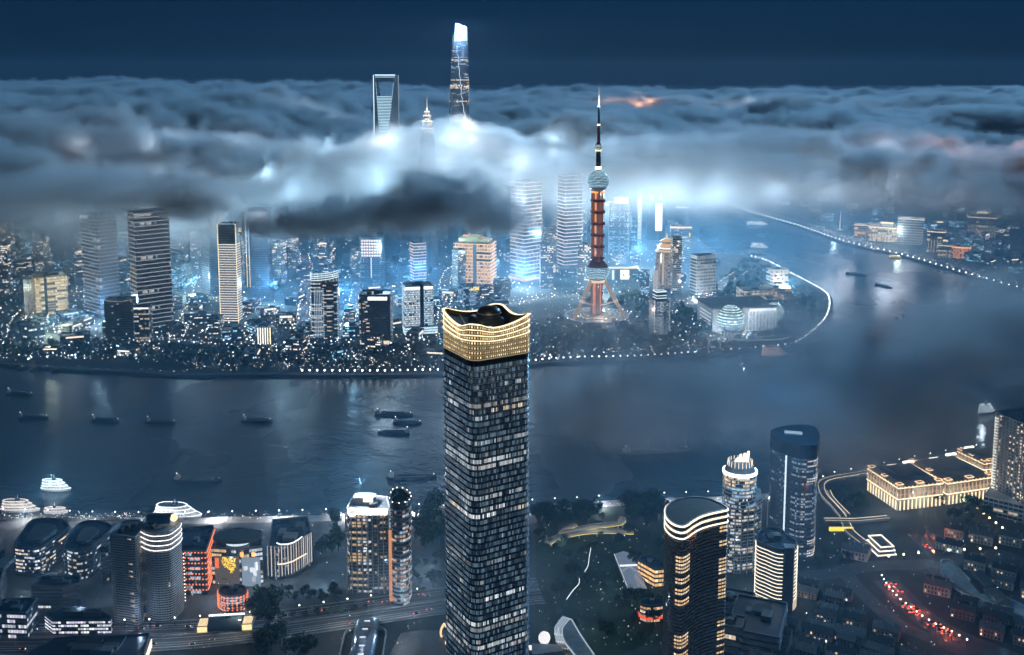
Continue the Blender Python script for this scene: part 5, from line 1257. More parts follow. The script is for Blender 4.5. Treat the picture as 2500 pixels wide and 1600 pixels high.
# white sphere and terraced shell
p = KG('c4', 150, 1440, 0); t = thing('white_sphere', 'glowing white sphere on the terrace at the foot of the tall tower', 'sphere', p); rs_ = (KG('c4', 207, 1400, 9) - KG('c4', 93, 1400, 9)).length / 2
mb = MB(); mb.sphere((0, 0, rs_ + 1), rs_, (.75, .72, .74), nu=24, nv=14); mb.build('globe', 'lit', t, True)
mb = MB(); mb.prism(ell(4, 4, 14), 0, 2); mb.build('base', 'steel', t)
t = thing('terraced_shell', 'curving white terraced building with lamp rows at the picture bottom', 'building', KG('c4', 420, 1400)); b = t.location
for j, (off, z) in enumerate(((0, 4), (1, 8), (2, 12), (3, 16))):
    P = [KG('c4', x + off * 22, y + off * 3, z) - b for x, y in ((250, 1320 - 30), (280, 1240), (330, 1180 + j * 4), (370, 1250), (430, 1350), (490, 1440), (560, 1560), (430, 1580), (330, 1480), (265, 1390))]
    fp = ccw(smooth_loop([(p.x, p.y) for p in P], 3)); mb = MB(); mb.prism(fp, z - 4 + .01 * j, z); mb.build('terrace', 'facade_pale', t)
    mb = MB(); mb.ring(offset(fp, .5), offset(fp, -.6), z - .6, z + .5, mul((.7, .85, 1), .4)); mb.build('rim_light', 'lit', t)
    mb = MB()
    for x, y in offset(fp, .4)[::2]: mb.bulb((x, y, z - 2), .5, mul(PEACH, 1.4))
    stuff(mb.build('terrace_lamps', 'lit', t))
mb = MB(); mb.prism([((KG('c4', x, y) - b).x, (KG('c4', x, y) - b).y) for x, y in ((30, 1490), (280, 1500), (330, 1560), (40, 1600))], 0, 6); mb.build('forecourt', 'facade_pale', t)
mb = MB(); mb.box(((KG('c4', 130, 1500) - b).x, (KG('c4', 130, 1500) - b).y), 24, 1, 1, 5, 0, mul((1, .8, .8), .9)); mb.build('lit_wall', 'lit', t)

# ---------------------------------------------------------------- old customs-style pair with warm outlines
def palace(label, corner, right, back, h, nfl, seed):
    """corner: near corner, right: end of the front, back: end of the left side (ground points)"""
    u = (right - corner); L = u.length; ang = math.atan2(u.y, u.x); v = back - corner; D = abs(-u.y / L * v.x + u.x / L * v.y)
    t = thing('palace_building', label, 'building', corner, ang)
    mb = MB(); mb.box((L / 2, D / 2), L, D, 0, h); mb.build('wall', 'stone', t)
    mb = MB(); mb.loft([[(L / 2 + x * L * .49, D / 2 + y * D * .49, h + .02) for x, y in ((-1, -1), (1, -1), (1, 1), (-1, 1))], [(L / 2 + x * L * .40, D / 2 + y * D * .38, h + 6) for x, y in ((-1, -1), (1, -1), (1, 1), (-1, 1))]]); mb.build('roof', 'roof_grey', t)
    mb = MB(); mb.box((L / 2, D / 2), L * .5, D * .5, h + 6.02, h + 6.8); mb.build('roof_panel', 'roof', t)
    c_ = (1, .74, .44); side = lambda s0, s1, w_, n, z0, z1, k, name: None
    for z, k, th in ((h + .6, 1.5, .8), (h * .52, 1.9, .9), (h * .74, .6, .4)):
        for nm, (cx, cy_, sx, sy) in (('front', (L / 2, -.7, L + 2, .8)), ('side', (-.7, D / 2, .8, D + 2)), ('rightside', (L + .7, D / 2, .8, D + 2)), ('rear', (L / 2, D + .7, L + 2, .8))):
            if nm in ('rear', 'rightside') and z < h: continue
            mb = MB(); mb.box((cx, cy_), sx, sy, z, z + th, 0, mul(c_, k)); mb.build('cornice_light', 'lit', t)
    for n, x0, y0, dx, dy, LL in ((int(L / 5.2), 0, -.5, 1, 0, L), (int(D / 5.2), -.5, 0, 0, 1, D)):
        for j in range(n):
            s_ = (j + .5) / n * LL; px_, py_ = x0 + dx * s_, y0 + dy * s_
            mb = MB(); mb.box((px_ - dy * .4, py_ - dx * .4), 1.1 if dx else .9, .9 if dx else 1.1, 1, h * .46, 0, mul((1, .80, .5), 1.15)); mb.build('column_light', 'lit', t)
            mb = MB(); mb.box((px_ + dx * 2.2, py_ + dy * 2.2), 1.6 if dx else .5, .5 if dx else 1.6, h * .58, h * .70, 0, mul(PEACH, random.Random(j * 7 + seed).uniform(.1, .7))); mb.build('window', 'lit', t)
            mb = MB(); mb.box((px_ - dy * .3, py_ - dx * .3), .9, .9, h * .56, h * .95, 0, mul((1, .62, .35), .5)); mb.build('pilaster_light', 'lit', t)
            mb = MB(); mb.box((px_, py_), 1.1, 1.1, h + .9, h + 2.4, 0, mul((1, .6, .3), 1.1)); mb.build('finial_light', 'lit', t)
    for (x, y, w_) in ((3, 3, 7), (L * .5, 2, 8), (L - 3, 3, 7), (3, D * .5, 7), (3, D - 3, 7), (L - 3, D - 3, 6)):
        mb = MB(); mb.box((x, y), w_, 5, h + .03, h + 5); tt = mb.build('parapet_block', 'stone', t)
        mb = MB(); mb.ring([(x + a, y + b_) for a, b_ in rect(w_ + 1, 6)], [(x + a, y + b_) for a, b_ in rect(w_ - .6, 4.4)], h + 4.4, h + 5.3, mul((1, .62, .34), 1.2)); mb.build('outline_light', 'lit', tt)
    mb = MB(); mb.box((L - 4, D - 2), 14, 3, h + 4, h + 6, 0, mul((1, .9, .75), 3.0)); mb.build('floodlight', 'lit', t)
    mb = MB(); mb.box((L * .55, D - 1), 12, 2, h + 2, h + 3.4, 0, mul((1, .9, .75), 1.4)); mb.build('floodlight', 'lit', t)
    return t
hp = hgt('c6', 890, 1110, 905)
palace('left warm-outlined colonial building with dark hipped roof on the riverfront', KG('c6', 890, 1110), KG('c6', 1300, 1060), KG('c6', 650, 910), hp, 4, 1)
palace('right warm-outlined colonial building with grey flat roof, touching its twin', KG('c6', 1350, 1055), KG('c6', 1775, 990), KG('c6', 1085, 830), hp * .96, 4, 2)
palace('far low wing with warm roof outline behind the colonial pair', KG('c6', 1700, 780), KG('c6', 1820, 760), KG('c6', 1560, 640), hp * .55, 3, 3)
# hotel slab at the right edge
h = hgt('c6', 1815, 1040, 190); b, fp = plan('c6', [(1818, 190), (1850, 172), (2110, 150), (2330, 330), (2300, 470), (2080, 300)], h, 0)
t = tower('hotel_slab', 'tall pale hotel slab cut by the picture edge with columns of small lit windows', b, fp, h, 30, 0, 'tower', wall='facade_pale', slab='facade_pale', slab_out=.12, slab_t=.1, p=.45, cols=((1, .85, .55), PEACH), k=1.6, seed=70, bay=5.2, sill=.42, iid=.9, gap=.6)
i = min(range(len(fp)), key=lambda q_: fp[q_][0])
for j in range(29):
    mb = MB(); a = Vector(fp[i]); mb.box((a.x + 1.5, a.y - 1.5), 6, 5, h * .06 + j * h * .92 / 29, h * .06 + j * h * .92 / 29 + .9, R(-30), mul((1, .95, .85), .9)); mb.build('balcony_light', 'lit', t)
b = KG('c6', 2010, 1290); t = tower('podium_block', 'white podium with square openings at the foot of the hotel slab', b + Vector((28, 30, 0)), rect(86, 34), 20, 4, R(-38), 'building', wall='facade_white', slab='facade_white', p=.1, cols=(PEACH,), k=.4, seed=71, bay=5, plant=2)
# curved flood-wall road by the river
def rail_road(label, pts, c='c6', z=3.0, wid=7, lights=((1, .85, .65), .9), col2=(1, .75, .35)):
    P = smooth_line([(KG(c, x, y).x, KG(c, x, y).y) for x, y in pts], 5); t = thing('riverside_ramp', label, 'ramp')
    L, Rr = [], []
    for i, p in enumerate(P):
        d = (P[min(i + 1, len(P) - 1)] - P[max(i - 1, 0)]).normalized(); n = Vector((-d.y, d.x)); L.append(p + n * wid / 2); Rr.append(p - n * wid / 2)
    mb = MB()
    for i in range(len(P) - 1): mb.prism([tuple(Rr[i]), tuple(Rr[i + 1]), tuple(L[i + 1]), tuple(L[i])], 0.05, z)
    mb.build('deck', 'paving', t)
    for s_, k in ((L, 1.0), (Rr, .6)):
        mb = MB(); mb.path([(p.x, p.y, z + .6) for p in s_], .3, 4, mul(lights[0], lights[1] * k)); mb.build('rail_light', 'lit', t)
    return t
rail_road('curved riverside flood wall walk with warm rail lights, left of the colonial pair', [(655, 755), (480, 785), (300, 815), (205, 845), (172, 890), (200, 980), (290, 1080), (350, 1150), (380, 1190)])
rail_road('short walk with white rail inside the curved flood wall', [(240, 940), (270, 1000), (350, 1090), (425, 1165)], wid=4)
rail_road('straight walk with amber rail beside the curved flood wall', [(205, 1215), (330, 1215), (480, 1218), (640, 1205), (800, 1190)], wid=6)
rail_road('descending ramp with warm curving rails below the flood wall', [(400, 1240), (440, 1320), (520, 1390), (600, 1450)], wid=9)
mb = MB(); mb.box((0, 0), 26, 2.2, 0.1, 4, 0, mul(YEL, 1.0)); o = mb.build('entrance_sign', 'lit'); o.location = KG('c6', 360, 1295); tag(o, 'yellow lit bar over the ramp beside the flood wall', 'sign')
mb = MB(); P = [KG('c6', x, y) for x, y in ((400, 960), (480, 880), (560, 870), (600, 950), (640, 1060), (540, 1150), (430, 1090))]; mb.face([(p.x, p.y, .06) for p in P]); structure(mb.build('lawn', 'lawn'))
# tiny lit pavilion, gas-station-like
b = KG('c7', 1040, 235); t = thing('lit_pavilion', 'small three-tier pavilion outlined in warm white near the crossing', 'pavilion', b, R(8))
for j in range(3):
    mb = MB(); mb.box((0, 8), 20 - j * 3, 26, j * 4.5, j * 4.5 + 3.2); mb.build('storey', 'facade_grey', t)
    mb = MB(); mb.ring([(x, y + 8) for x, y in rect(21 - j * 3, 27)], [(x, y + 8) for x, y in rect(19 - j * 3, 25)], j * 4.5 + 3.2, j * 4.5 + 4.2, mul((1, .88, .7), 1.3)); mb.build('outline_light', 'lit', t)
# low roofs of the old quarter
t, b, fp, h = rtower('crescent_block', 'long dark crescent building with pale arcaded side by the bottom-right streets', 'c7', [(1590, 300), (1640, 275), (1720, 300), (1900, 490), (2150, 610), (2440, 740), (2440, 850), (2150, 730), (1850, 580), (1620, 420)], 1620, 470, 420, 4, sub=2, cat='building', p=.25, cols=((.7, .8, 1),), k=.25, wall='facade_pale', slab='slab_pale', seed=72, bay=3, plant=4)
# row houses: gable-roofed, set between the streets
SL = [[Vector((p.x, p.y)) for p in gp('c7', ST[k_])] for k_ in 'abcde']; SW = (10, 8, 13, 6, 8)
def clear_of_streets(p, r_):
    for ln, hw in zip(SL, SW):
        for a, c_ in zip(ln[:-1], ln[1:]):
            d = c_ - a; u = max(0, min(1, (p - a).dot(d) / d.length_squared))
            if (a + d * u - p).length < hw + r_: return False
    return True
SL.append([Vector((p.x, p.y)) for p in gp('c7', [(1600, 350), (1750, 440), (2000, 600), (2440, 800)])]); SW = SW + (17,)
taken = []
for o in list(C.objects):
    if o.parent is None and o.type == 'EMPTY' and o.get('category') in ('building', 'tower', 'pavilion', 'ramp') and o.location.y < 1250 and 'crescent' not in o.name:
        pts = [o.matrix_basis @ Vector(v) for ch in o.children if ch.type == 'MESH' and ch.name.split('.')[0] in ('wall', 'storey', 'deck') for v in [vv.co for vv in ch.data.vertices]]
        if pts: taken.append((min(v.x for v in pts) - 9, max(v.x for v in pts) + 9, min(v.y for v in pts) - 9, max(v.y for v in pts) + 9))
rng = random.Random(12); HM = []
for i in range(6):
    w_, d_, h = rng.uniform(17, 26), rng.uniform(9, 12), rng.uniform(6, 10); parts = []
    a = MB(); a.box((0, 0), w_, d_, 0, h); g = MB(); g.face([(-w_ / 2, -d_ / 2, h), (-w_ / 2, 0, h + 3), (-w_ / 2, d_ / 2, h)][::-1]); 
    a.face([(-w_ / 2, d_ / 2, h), (-w_ / 2, 0, h + 3), (-w_ / 2, -d_ / 2, h)]); a.face([(w_ / 2, -d_ / 2, h), (w_ / 2, 0, h + 3), (w_ / 2, d_ / 2, h)])
    parts.append(('wall', a.mesh('wall', [('stone', 'facade_grey', 'facade_pale')[i % 3]])))
    for sg in (-1, 1):
        r_ = MB(); e = d_ / 2 + .7; z0 = h - .35
        for q in range(5):                                                 # tile courses, each a little proud of the one below
            u0, u1 = q / 5, (q + 1) / 5; y0, y1 = sg * e * (1 - u0), sg * e * (1 - u1); za, zb_ = z0 + 3.5 * u0 + .22, z0 + 3.5 * u1 + .06
            F4 = [(-w_ / 2 - .4, y0, za), (w_ / 2 + .4, y0, za), (w_ / 2 + .4, y1, zb_), (-w_ / 2 - .4, y1, zb_)]
            r_.face(F4 if sg < 0 else F4[::-1]); B4 = [(-w_ / 2 - .4, y0, za - .25), (w_ / 2 + .4, y0, za - .25), (w_ / 2 + .4, y0, za), (-w_ / 2 - .4, y0, za)]; r_.face(B4 if sg < 0 else B4[::-1])
        parts.append(('roof_slope', r_.mesh('roof_slope', ['roof' if i % 2 else 'roof_grey'])))
    ch = MB(); ch.box((w_ * .3, 1.2), 1.3, 1.0, h + 1, h + 4.6); ch.box((-w_ * .2, -1), 1.1, 1.0, h + 1, h + 4.2); parts.append(('chimney', ch.mesh('chimney', ['stone'])))
    wn = MB()
    for f in range(2):
        for j in range(int(w_ / 3.2)):
            wn.box((-w_ / 2 + (j + .6) * 3.2, -d_ / 2 - .1), 1.3, .25, 1 + f * 3.2, 2.7 + f * 3.2, 0, mul(rng.choice((PEACH, WHITE, WARM)), rng.uniform(.4, 1.2)) if rng.random() < .16 else (.005, .008, .011))
    parts.append(('windows', wn.mesh('windows', ['lit']))); HM.append((w_, d_, parts))
n_h = 0
X_, Y_ = Vector((math.cos(R(-30)), math.sin(R(-30)))), Vector((math.sin(R(30)), math.cos(R(30)))); org = G(2120, 1400).xy
for iv in range(-26, 27):
    for iu in range(-15, 16):
        if n_h >= 290: break
        p = org + X_ * (iu * 27 + rng.uniform(-1.5, 1.5)) + Y_ * (iv * 17 + (5 if iv % 2 else 0) + rng.uniform(-1, 1))
        rel = Vector((p.x, p.y, 0)); zc = depth_of(rel); sx = PCX + FOC * p.x / zc; sy = PCY - FOC * (p.y * math.sin(PITCH) - CAM_H * math.cos(PITCH)) / zc
        if sx < 1740 or sx > 2440 or sy > 1570 or sy < 1255 or (sx < 1990 and sy < 1325) or (sx < 2120 and sy < 1290): continue
        if any(a < p.x < b_ and c_ < p.y < d_ for a, b_, c_, d_ in taken) or not clear_of_streets(p, 10): continue
        if rng.random() < .06: continue
        i = rng.randrange(6); where = min(((1825, 1420, 'below the striped tower'), (2075, 1300, 'near the small outlined pavilion'), (2100, 1420, 'beside the upper red knot of cars'), (2180, 1480, 'beside the lower red knot of cars'), (2300, 1400, 'along the crescent building'), (2230, 1300, 'near the amber-lamped avenue'), (2380, 1320, 'below the hotel slab'), (1960, 1500, 'in the bottom lanes'), (2370, 1520, 'in the bottom-right corner')), key=lambda w: (w[0] - sx) ** 2 + 2 * (w[1] - sy) ** 2)[2]
        t = thing('row_house', ('pale-walled' if i % 3 == 2 else 'grey-walled' if i % 3 == 1 else 'stone-walled') + ' gabled row house with ' + ('dark' if i % 2 else 'grey') + ' roof ' + where, 'house', (p.x, p.y, 0), R(-30 + rng.uniform(-4, 4)), 'row houses of the old quarter'); s_ = rng.uniform(.9, 1.06); t.scale = (s_, s_, rng.uniform(.85, 1.3)); n_h += 1
        for nm, me in HM[i][2]:
            o = put(nm, me, t)
            if nm == 'windows': stuff(o)
for c, x, y, w_, d_, h, lab in (('c5', 660, 1440, 44, 60, 22, 'dark flat-roofed block with roof boxes below the striped tower'), ('c5', 560, 1400, 34, 30, 16, 'small dark block between curved tower and striped tower'), ('c5', 500, 1300, 36, 28, 20, 'dark step-roofed block tucked behind the curved tower'), ('c5', 495, 1490, 20, 20, 24, 'small round-cornered dark block beside the curved tower foot')):
    b = KG(c, x, y); tower('office_block', lab, b, rect(w_, d_, 2), h, max(3, int(h / 5)), R(-22), 'building', p=.15, cols=(PEACH, WHITE), k=.6, seed=int(x), plant=4)
# ---------------------------------------------------------------- boats
def hull(L, B, z0, z1, bow=.18, n=9, flare=1.12):
    top, bot = [], []
    for s_ in (1, -1):
        for k in range(n):
            u = k / (n - 1); x = (L / 2) * (1 - 2 * u) if s_ > 0 else -(L / 2) * (1 - 2 * u)
            e = min(1, max(0, (x + L / 2) / (L * bow * .5)) ** .6, 1); f = min(1, max(0, (L / 2 - x) / (L * bow)) ** .55)
            y = B / 2 * min(e if e > 0 else .35, 1) * f; y = max(y, .12)
            top.append((x, s_ * y)); bot.append((x * .97, s_ * y / flare))
    return top, bot
def barge(label, px, py, wpx, deg=0.0, kind=0, dark=True, c='d0'):
    b = G(px, py, WZ); L = wpx * MPP(b) / max(.5, abs(math.cos(R(deg)))); B = L * .15
    t = thing('cargo_barge', label, 'barge', b, R(deg), 'barges on the river')
    top, bot = hull(L, B, 0, 3); mb = MB(); mb.loft([[(x, y, -.6) for x, y in bot], [(x, y, 2.6) for x, y in top]]); mb.build('hull', 'hull_dark' if dark else 'hull_grey', t)
    mb = MB(); mb.ring(rect(L * .62, B * .78), rect(L * .60, B * .68), 2.62, 4.4); h_ = mb.build('hold_coaming', 'hull_grey', t)
    for j in range(4):
        mb = MB(); x0 = -L * .3 + L * .6 * (j + .5) / 4; mb.box((x0, 0), L * .145, B * .66, 2.63, 3.2 if kind == 0 else 4.9); mb.build('hatch', 'deck' if kind == 0 else 'hull_grey', t)
    mb = MB(); mb.box((-L * .40, 0), L * .1, B * .62, 2.63, 5.6); mb.box((-L * .39, 0), L * .06, B * .5, 5.61, 7.6); w_ = mb.build('wheelhouse', 'facade_pale', t)
    mb = MB(); mb.box((-L * .352, 0), .25, B * .42, 6.2, 7.2, 0, mul(PEACH, .35)); mb.build('window', 'lit', w_)
    mb = MB(); mb.tube((-L * .41, 0, 7.6), (-L * .41, 0, 10), .2); mb.tube((L * .44, 0, 2.6), (L * .44, 0, 5), .2); mb.build('mast', 'steel', t)
    mb = MB(); mb.bulb((-L * .41, 0, 10), .7, mul(WHITE, 3.5)); mb.bulb((L * .44, 0, 5), .6, mul(WHITE, 2.5)); stuff(mb.build('navigation_lamps', 'lit', t))
    return t
B_ = [('dark barge nearest the picture edge, upper left of the river', 46, 928, 68, -8, 1), ('dark barge below it at the left picture edge', 78, 984, 72, 2, 0), ('dark barge in mid river, second of the left line', 247, 991, 70, -3, 0),
      ('dark barge with raised hatches in mid river, third of the left line', 377, 995, 74, -3, 1), ('dark barge in the bright ripple, alone in mid river', 603, 991, 74, -3, 0), ('large long barge in the near river beyond the lit yacht', 464, 1131, 118, -2, 1),
      ('faint barge in the mist, farthest of three left of the tall tower', 925, 976, 92, -3, 0), ('faint barge in the mist, middle of three left of the tall tower', 957, 996, 68, -4, 1), ('faint barge in the mist, nearest of three left of the tall tower', 925, 1019, 78, 177, 0),
      ('long low barge with lamp dots just left of the tall tower', 967, 1124, 118, 4, 0), ('dark barge beyond the river bend, off the far embankment', 2012, 646, 44, -30, 0), ('small dark barge heading away past the river bend', 2076, 674, 26, -62, 0),
      ('hazy barge pair member before the far bank screen tower', 1660, 570, 46, -4, 0), ('hazy barge under the white cruise boat beyond the bend', 1778, 600, 44, -4, 0), ('dark tug-like barge seen end-on in the right river', 2106, 750, 12, 80, 1), ('second dark tug-like barge seen end-on in the right river', 2122, 744, 12, 80, 1)]
for lab, px, py, w_, dg, kd in B_: barge(lab, px, py, w_, dg, kd)
# coaster in the mist
t = barge('pale coaster ship with derrick masts in the mist right of the tall tower', 1540, 1062, 172, 7, 1, False); L = 172 * MPP(t.location)
t.name = 'coaster_ship'; t['category'] = 'ship'; del t['group']
for x in (-.1, .18, .42): mb = MB(); mb.tube((L * x, 0, 3), (L * x, 0, 17), .4, .25); mb.build('derrick', 'facade_pale', t)
def cruise(label, px, py, wpx, deg, tiers, col, k, name='cruise_boat', squat=1.0, flag=False):
    b = G(px, py, WZ); L = wpx * MPP(b) / max(.5, abs(math.cos(R(deg)))); B = L * .26 * squat; t = thing(name, label, 'boat', b, R(deg))
    top, bot = hull(L, B, 0, 3, .3); mb = MB(); mb.loft([[(x, y, -.6) for x, y in bot], [(x, y, 3.0) for x, y in top]]); mb.build('hull', 'facade_white', t)
    mb = MB(); mb.ring(offset(ccw(top), .3), offset(ccw(top), -.5), 2.8, 3.3, mul(col, k)); mb.build('rail_light', 'lit', t)
    z = 3.0
    for i in range(tiers):
        f = .82 - i * .10; tp = [(x * f - L * .035 * (i + 1), y * (.86 - .07 * i)) for x, y in top]; tp = ccw(tp)
        mb = MB(); mb.prism(tp, z + .02, z + 3.2); d = mb.build('deck_house', 'facade_white', t)
        mb = MB(); q = offset(tp, .12); n = len(q)
        for j in range(n):
            a, c_ = Vector(q[j]), Vector(q[(j + 1) % n]); m = max(1, int((c_ - a).length / 2.2))
            for m_ in range(m):
                s_, e = a.lerp(c_, (m_ + .15) / m), a.lerp(c_, (m_ + .85) / m); mb.face([(s_.x, s_.y, z + .9), (e.x, e.y, z + .9), (e.x, e.y, z + 2.4), (s_.x, s_.y, z + 2.4)], mul(col, k * random.uniform(.08, .6)))
        stuff(mb.build('windows', 'lit', d))
        mb = MB(); mb.ring(offset(tp, .9), offset(tp, -.4), z + 3.0, z + 3.45, mul(col, k * 1.1)); mb.build('rail_light', 'lit', d)
        z += 3.3
    mb = MB(); mb.tube((-L * .05, 0, z), (-L * .05, 0, z + 7), .4, .2, 6, mul(col, k * .6)); mb.box((-L * .06, 0), L * .1, B * .3, z, z + 2.4); mb.build('mast', 'lit', t)
    return t
cruise('white-lit cruise boat with three decks in the left river', 132, 1152, 72, -3, 3, (.75, .92, 1), 1.3)
cruise('cream-lit motor yacht moored at the left edge of the quay', 48, 1201, 92, 0, 3, (1, .88, .8), .8, 'motor_yacht', .8)
cruise('small low lit launch moored beside the cream yacht', 132, 1206, 56, 0, 1, (1, .9, .85), .8, 'motor_launch', .8)
cruise('big white-outlined oval cruise ship moored behind the twin tower', 418, 1212, 116, -5, 3, (.88, .94, 1), 1.3, 'cruise_ship', 1.35)
cruise('blue-white lit cruise boat alone in the right river', 2318, 970, 46, 20, 3, (.7, .88, 1), 1.4, 'cruise_boat', 1.2)
cruise('orange-lit show boat moored at the leaf-roofed terminal', 1820, 836, 66, 6, 4, (1, .62, .35), 1.0, 'show_boat', 1.2)
cruise('white cruise boat under way beyond the river bend', 1784, 582, 40, -12, 3, (.95, .92, 1), .9, 'cruise_boat', 1.1)
cruise('white ferry glowing at the far bank above the cruise boat', 1778, 528, 46, -12, 2, (.95, .95, 1), 1.2, 'ferry', 1)
cruise('brilliant white ferry in the fog beside the white screen tower', 1604, 492, 34, -8, 2, (.95, .95, 1), 1.6, 'ferry', 1.2)
cruise('tiny boat with amber-yellow lamps under the far embankment', 2103, 606, 26, -18, 1, YEL, 1.6, 'river_boat', 1)
cruise('small lit boat moored by the far embankment, upstream', 2060, 590, 20, -18, 1, (1, .9, .7), 1.0, 'river_boat', 1)
# berths on the far shore
rng = random.Random(21)
for i in range(16):
    px = 60 + i * 25 + rng.uniform(-6, 6); py = 866 + .03 * px - 2 + rng.uniform(-3, 4)
    b = G(px, py, WZ); t = thing('moored_boat', 'dark launch moored in the row along the far left shore', 'boat', b, R(rng.uniform(20, 50)), 'launches moored along the far left shore')
    L = rng.uniform(20, 32); top, bot = hull(L, L * .24, 0, 3); mb = MB(); mb.loft([[(x, y, -.5) for x, y in bot], [(x, y, 2) for x, y in top]]); mb.build('hull', 'hull_dark', t)
    mb = MB(); mb.box((-L * .1, 0), L * .45, L * .15, 2.02, 4.6); mb.build('cabin', 'facade_grey', t)
    mb = MB(); mb.bulb((-L * .1, 0, 6), .7, mul(rng.choice((WHITE, PEACH)), rng.uniform(.6, 2.4))); mb.build('lamp', 'lit', t)
b = G(1900, 806, WZ); t = thing('floating_pier', 'flat dark pontoon beside the orange show boat', 'pier', b, R(8))
mb = MB(); mb.box((0, 0), 62, 14, -.4, 1.6); mb.build('deck', 'deck', t)
mb = MB(); mb.ring(rect(62, 14), rect(60, 12), 1.62, 2.2, mul(WHITE, .35)); mb.build('edge_light', 'lit', t)
# the frame on the near quay
b = G(1030, 1190); t = thing('quay_frame', 'small pale lit frame standing on the quay behind the tall tower', 'structure', b)
mb = MB(); mb.box((0, 0), 18, 8, 0, 17); mb.build('frame', 'facade_pale', t)
mb = MB()
for i in range(5):
    for j in range(4): mb.box((-6.5 + 3.2 * i, -4.3), 1.6, .4, 2 + j * 4, 4.4 + j * 4, 0, mul((.9, 1, .95), random.uniform(.2, 1.2)))
stuff(mb.build('panels', 'lit', t))
# ---------------------------------------------------------------- trees
def tree_meshes(seed, h, r_, leaf, n=420):
    rng = random.Random(seed); tr = MB(); tr.tube((0, 0, 0), (0, 0, h * .5), h * .035, h * .022, 7)
    tips = []
    for k in range(6):
        a = 6.28319 * k / 6 + rng.uniform(-.4, .4); z0 = h * rng.uniform(.3, .48); q = Vector((r_ * .62 * math.cos(a), r_ * .62 * math.sin(a), h * rng.uniform(.58, .8)))
        tr.tube((0, 0, z0), q, h * .018, h * .006, 5); tips.append(q)
    tips.append(Vector((0, 0, h * .88))); tr.tube((0, 0, h * .5), tips[-1], h * .02, h * .006, 5)
    cr = MB(); clumps = [(t_ + Vector((rng.uniform(-1, 1), rng.uniform(-1, 1), rng.uniform(-.5, 1))) * r_ * .2, r_ * rng.uniform(.3, .5)) for t_ in tips for _ in range(2)]
    for _ in range(n):
        c, cr_ = rng.choice(clumps); d = Vector((rng.gauss(0, 1), rng.gauss(0, 1), rng.gauss(0, .8))).normalized() * cr_ * rng.uniform(.45, 1.08); p = c + d
        nrm = (d.normalized() + Vector((rng.uniform(-.7, .7), rng.uniform(-.7, .7), rng.uniform(-.2, .9)))).normalized(); a = nrm.orthogonal().normalized(); b = nrm.cross(a); s_ = r_ * rng.uniform(.07, .15)
        w_ = rng.uniform(.5, 1); cr.face([p - a * s_, p + b * s_ * w_, p + a * s_, p - b * s_ * w_])
    return tr.mesh('trunk', ['bark']), cr.mesh('crown', [leaf])
TM = [tree_meshes(1, 13, 6.5, 'leaf_dark'), tree_meshes(2, 10, 5.2, 'leaf_mid'), tree_meshes(3, 16, 8, 'leaf_dark', 560), tree_meshes(4, 9, 4, 'leaf_mid', 320)]
def tree(p, i, s_, label, group, rot):
    t = thing('tree', label, 'tree', p, rot, group); t.scale = (s_, s_, s_ * random.uniform(.85, 1.15))
    put('trunk', TM[i][0], t); put('crown', TM[i][1], t)
rng = random.Random(31)
SITES = [([(1262, 1222), (1330, 1216), (1400, 1218), (1450, 1232), (1262, 1245)], 26, (1, 1.7), 'tree in the dark grove behind the park footbridge'), ([(1440, 1192), (1490, 1186), (1560, 1215), (1550, 1245), (1460, 1240)], 22, (1.1, 1.9), 'tall tree in the clump at the promenade, left of the curved tower'),
         ([(1262, 1255), (1560, 1260), (1560, 1500), (1420, 1540), (1262, 1440)], 40, (.6, 1.1), 'tree on the dark park lawn right of the tall tower'), ([(975, 1208), (1038, 1200), (1038, 1300), (985, 1290)], 22, (1, 1.5), 'tree on the quay lawn just left of the tall tower'),
         ([(730, 1222), (810, 1215), (810, 1330), (745, 1330)], 14, (.8, 1.2), 'tree in the dark gap left of the sign tower'), 
         ([(580, 1455), (640, 1440), (640, 1475), (585, 1490)], 9, (1.2, 1.7), 'big tree in the dense clump right of the arched hall'), ([(600, 1525), (700, 1500), (720, 1560), (590, 1560)], 11, (1.2, 1.7), 'large dark tree at the picture bottom below the expressway'),
         ([(600, 1395), (800, 1380), (810, 1420), (600, 1425)], 18, (.5, .8), 'small tree on the plaza below the ribbed block'), ([(440, 1300), (500, 1290), (500, 1400), (440, 1420)], 8, (.5, .8), 'small tree between the twin tower and the shopping centre'), ([(960, 1330), (1035, 1310), (1035, 1390), (970, 1400)], 16, (.6, 1.0), 'tree on the plaza between sign tower and tall tower'),
         ([(2180, 1170), (2330, 1180), (2330, 1240), (2250, 1250)], 16, (.8, 1.3), 'tree in the shaded square before the hotel slab'), ([(1900, 1300), (1990, 1290), (2010, 1350), (1900, 1360)], 9, (.7, 1.0), 'tree at the foot of the blue glass tower'),
         ([(1960, 1150), (2010, 1140), (2040, 1190), (1990, 1210)], 10, (.7, 1.0), 'tree inside the curved flood wall')]
for poly, n, (s0, s1), lab in SITES:
    k = 0; xs = [x for x, y in poly]; ys = [y for x, y in poly]; tries = 0
    while k < n and tries < 2000:
        tries += 1; x, y = rng.uniform(min(xs), max(xs)), rng.uniform(min(ys), max(ys))
        if not inside((x, y), poly): continue
        p = G(x, y); tree(p, rng.randrange(4), rng.uniform(s0, s1), lab, lab.replace('tree', 'trees', 1), rng.uniform(0, 6)); k += 1
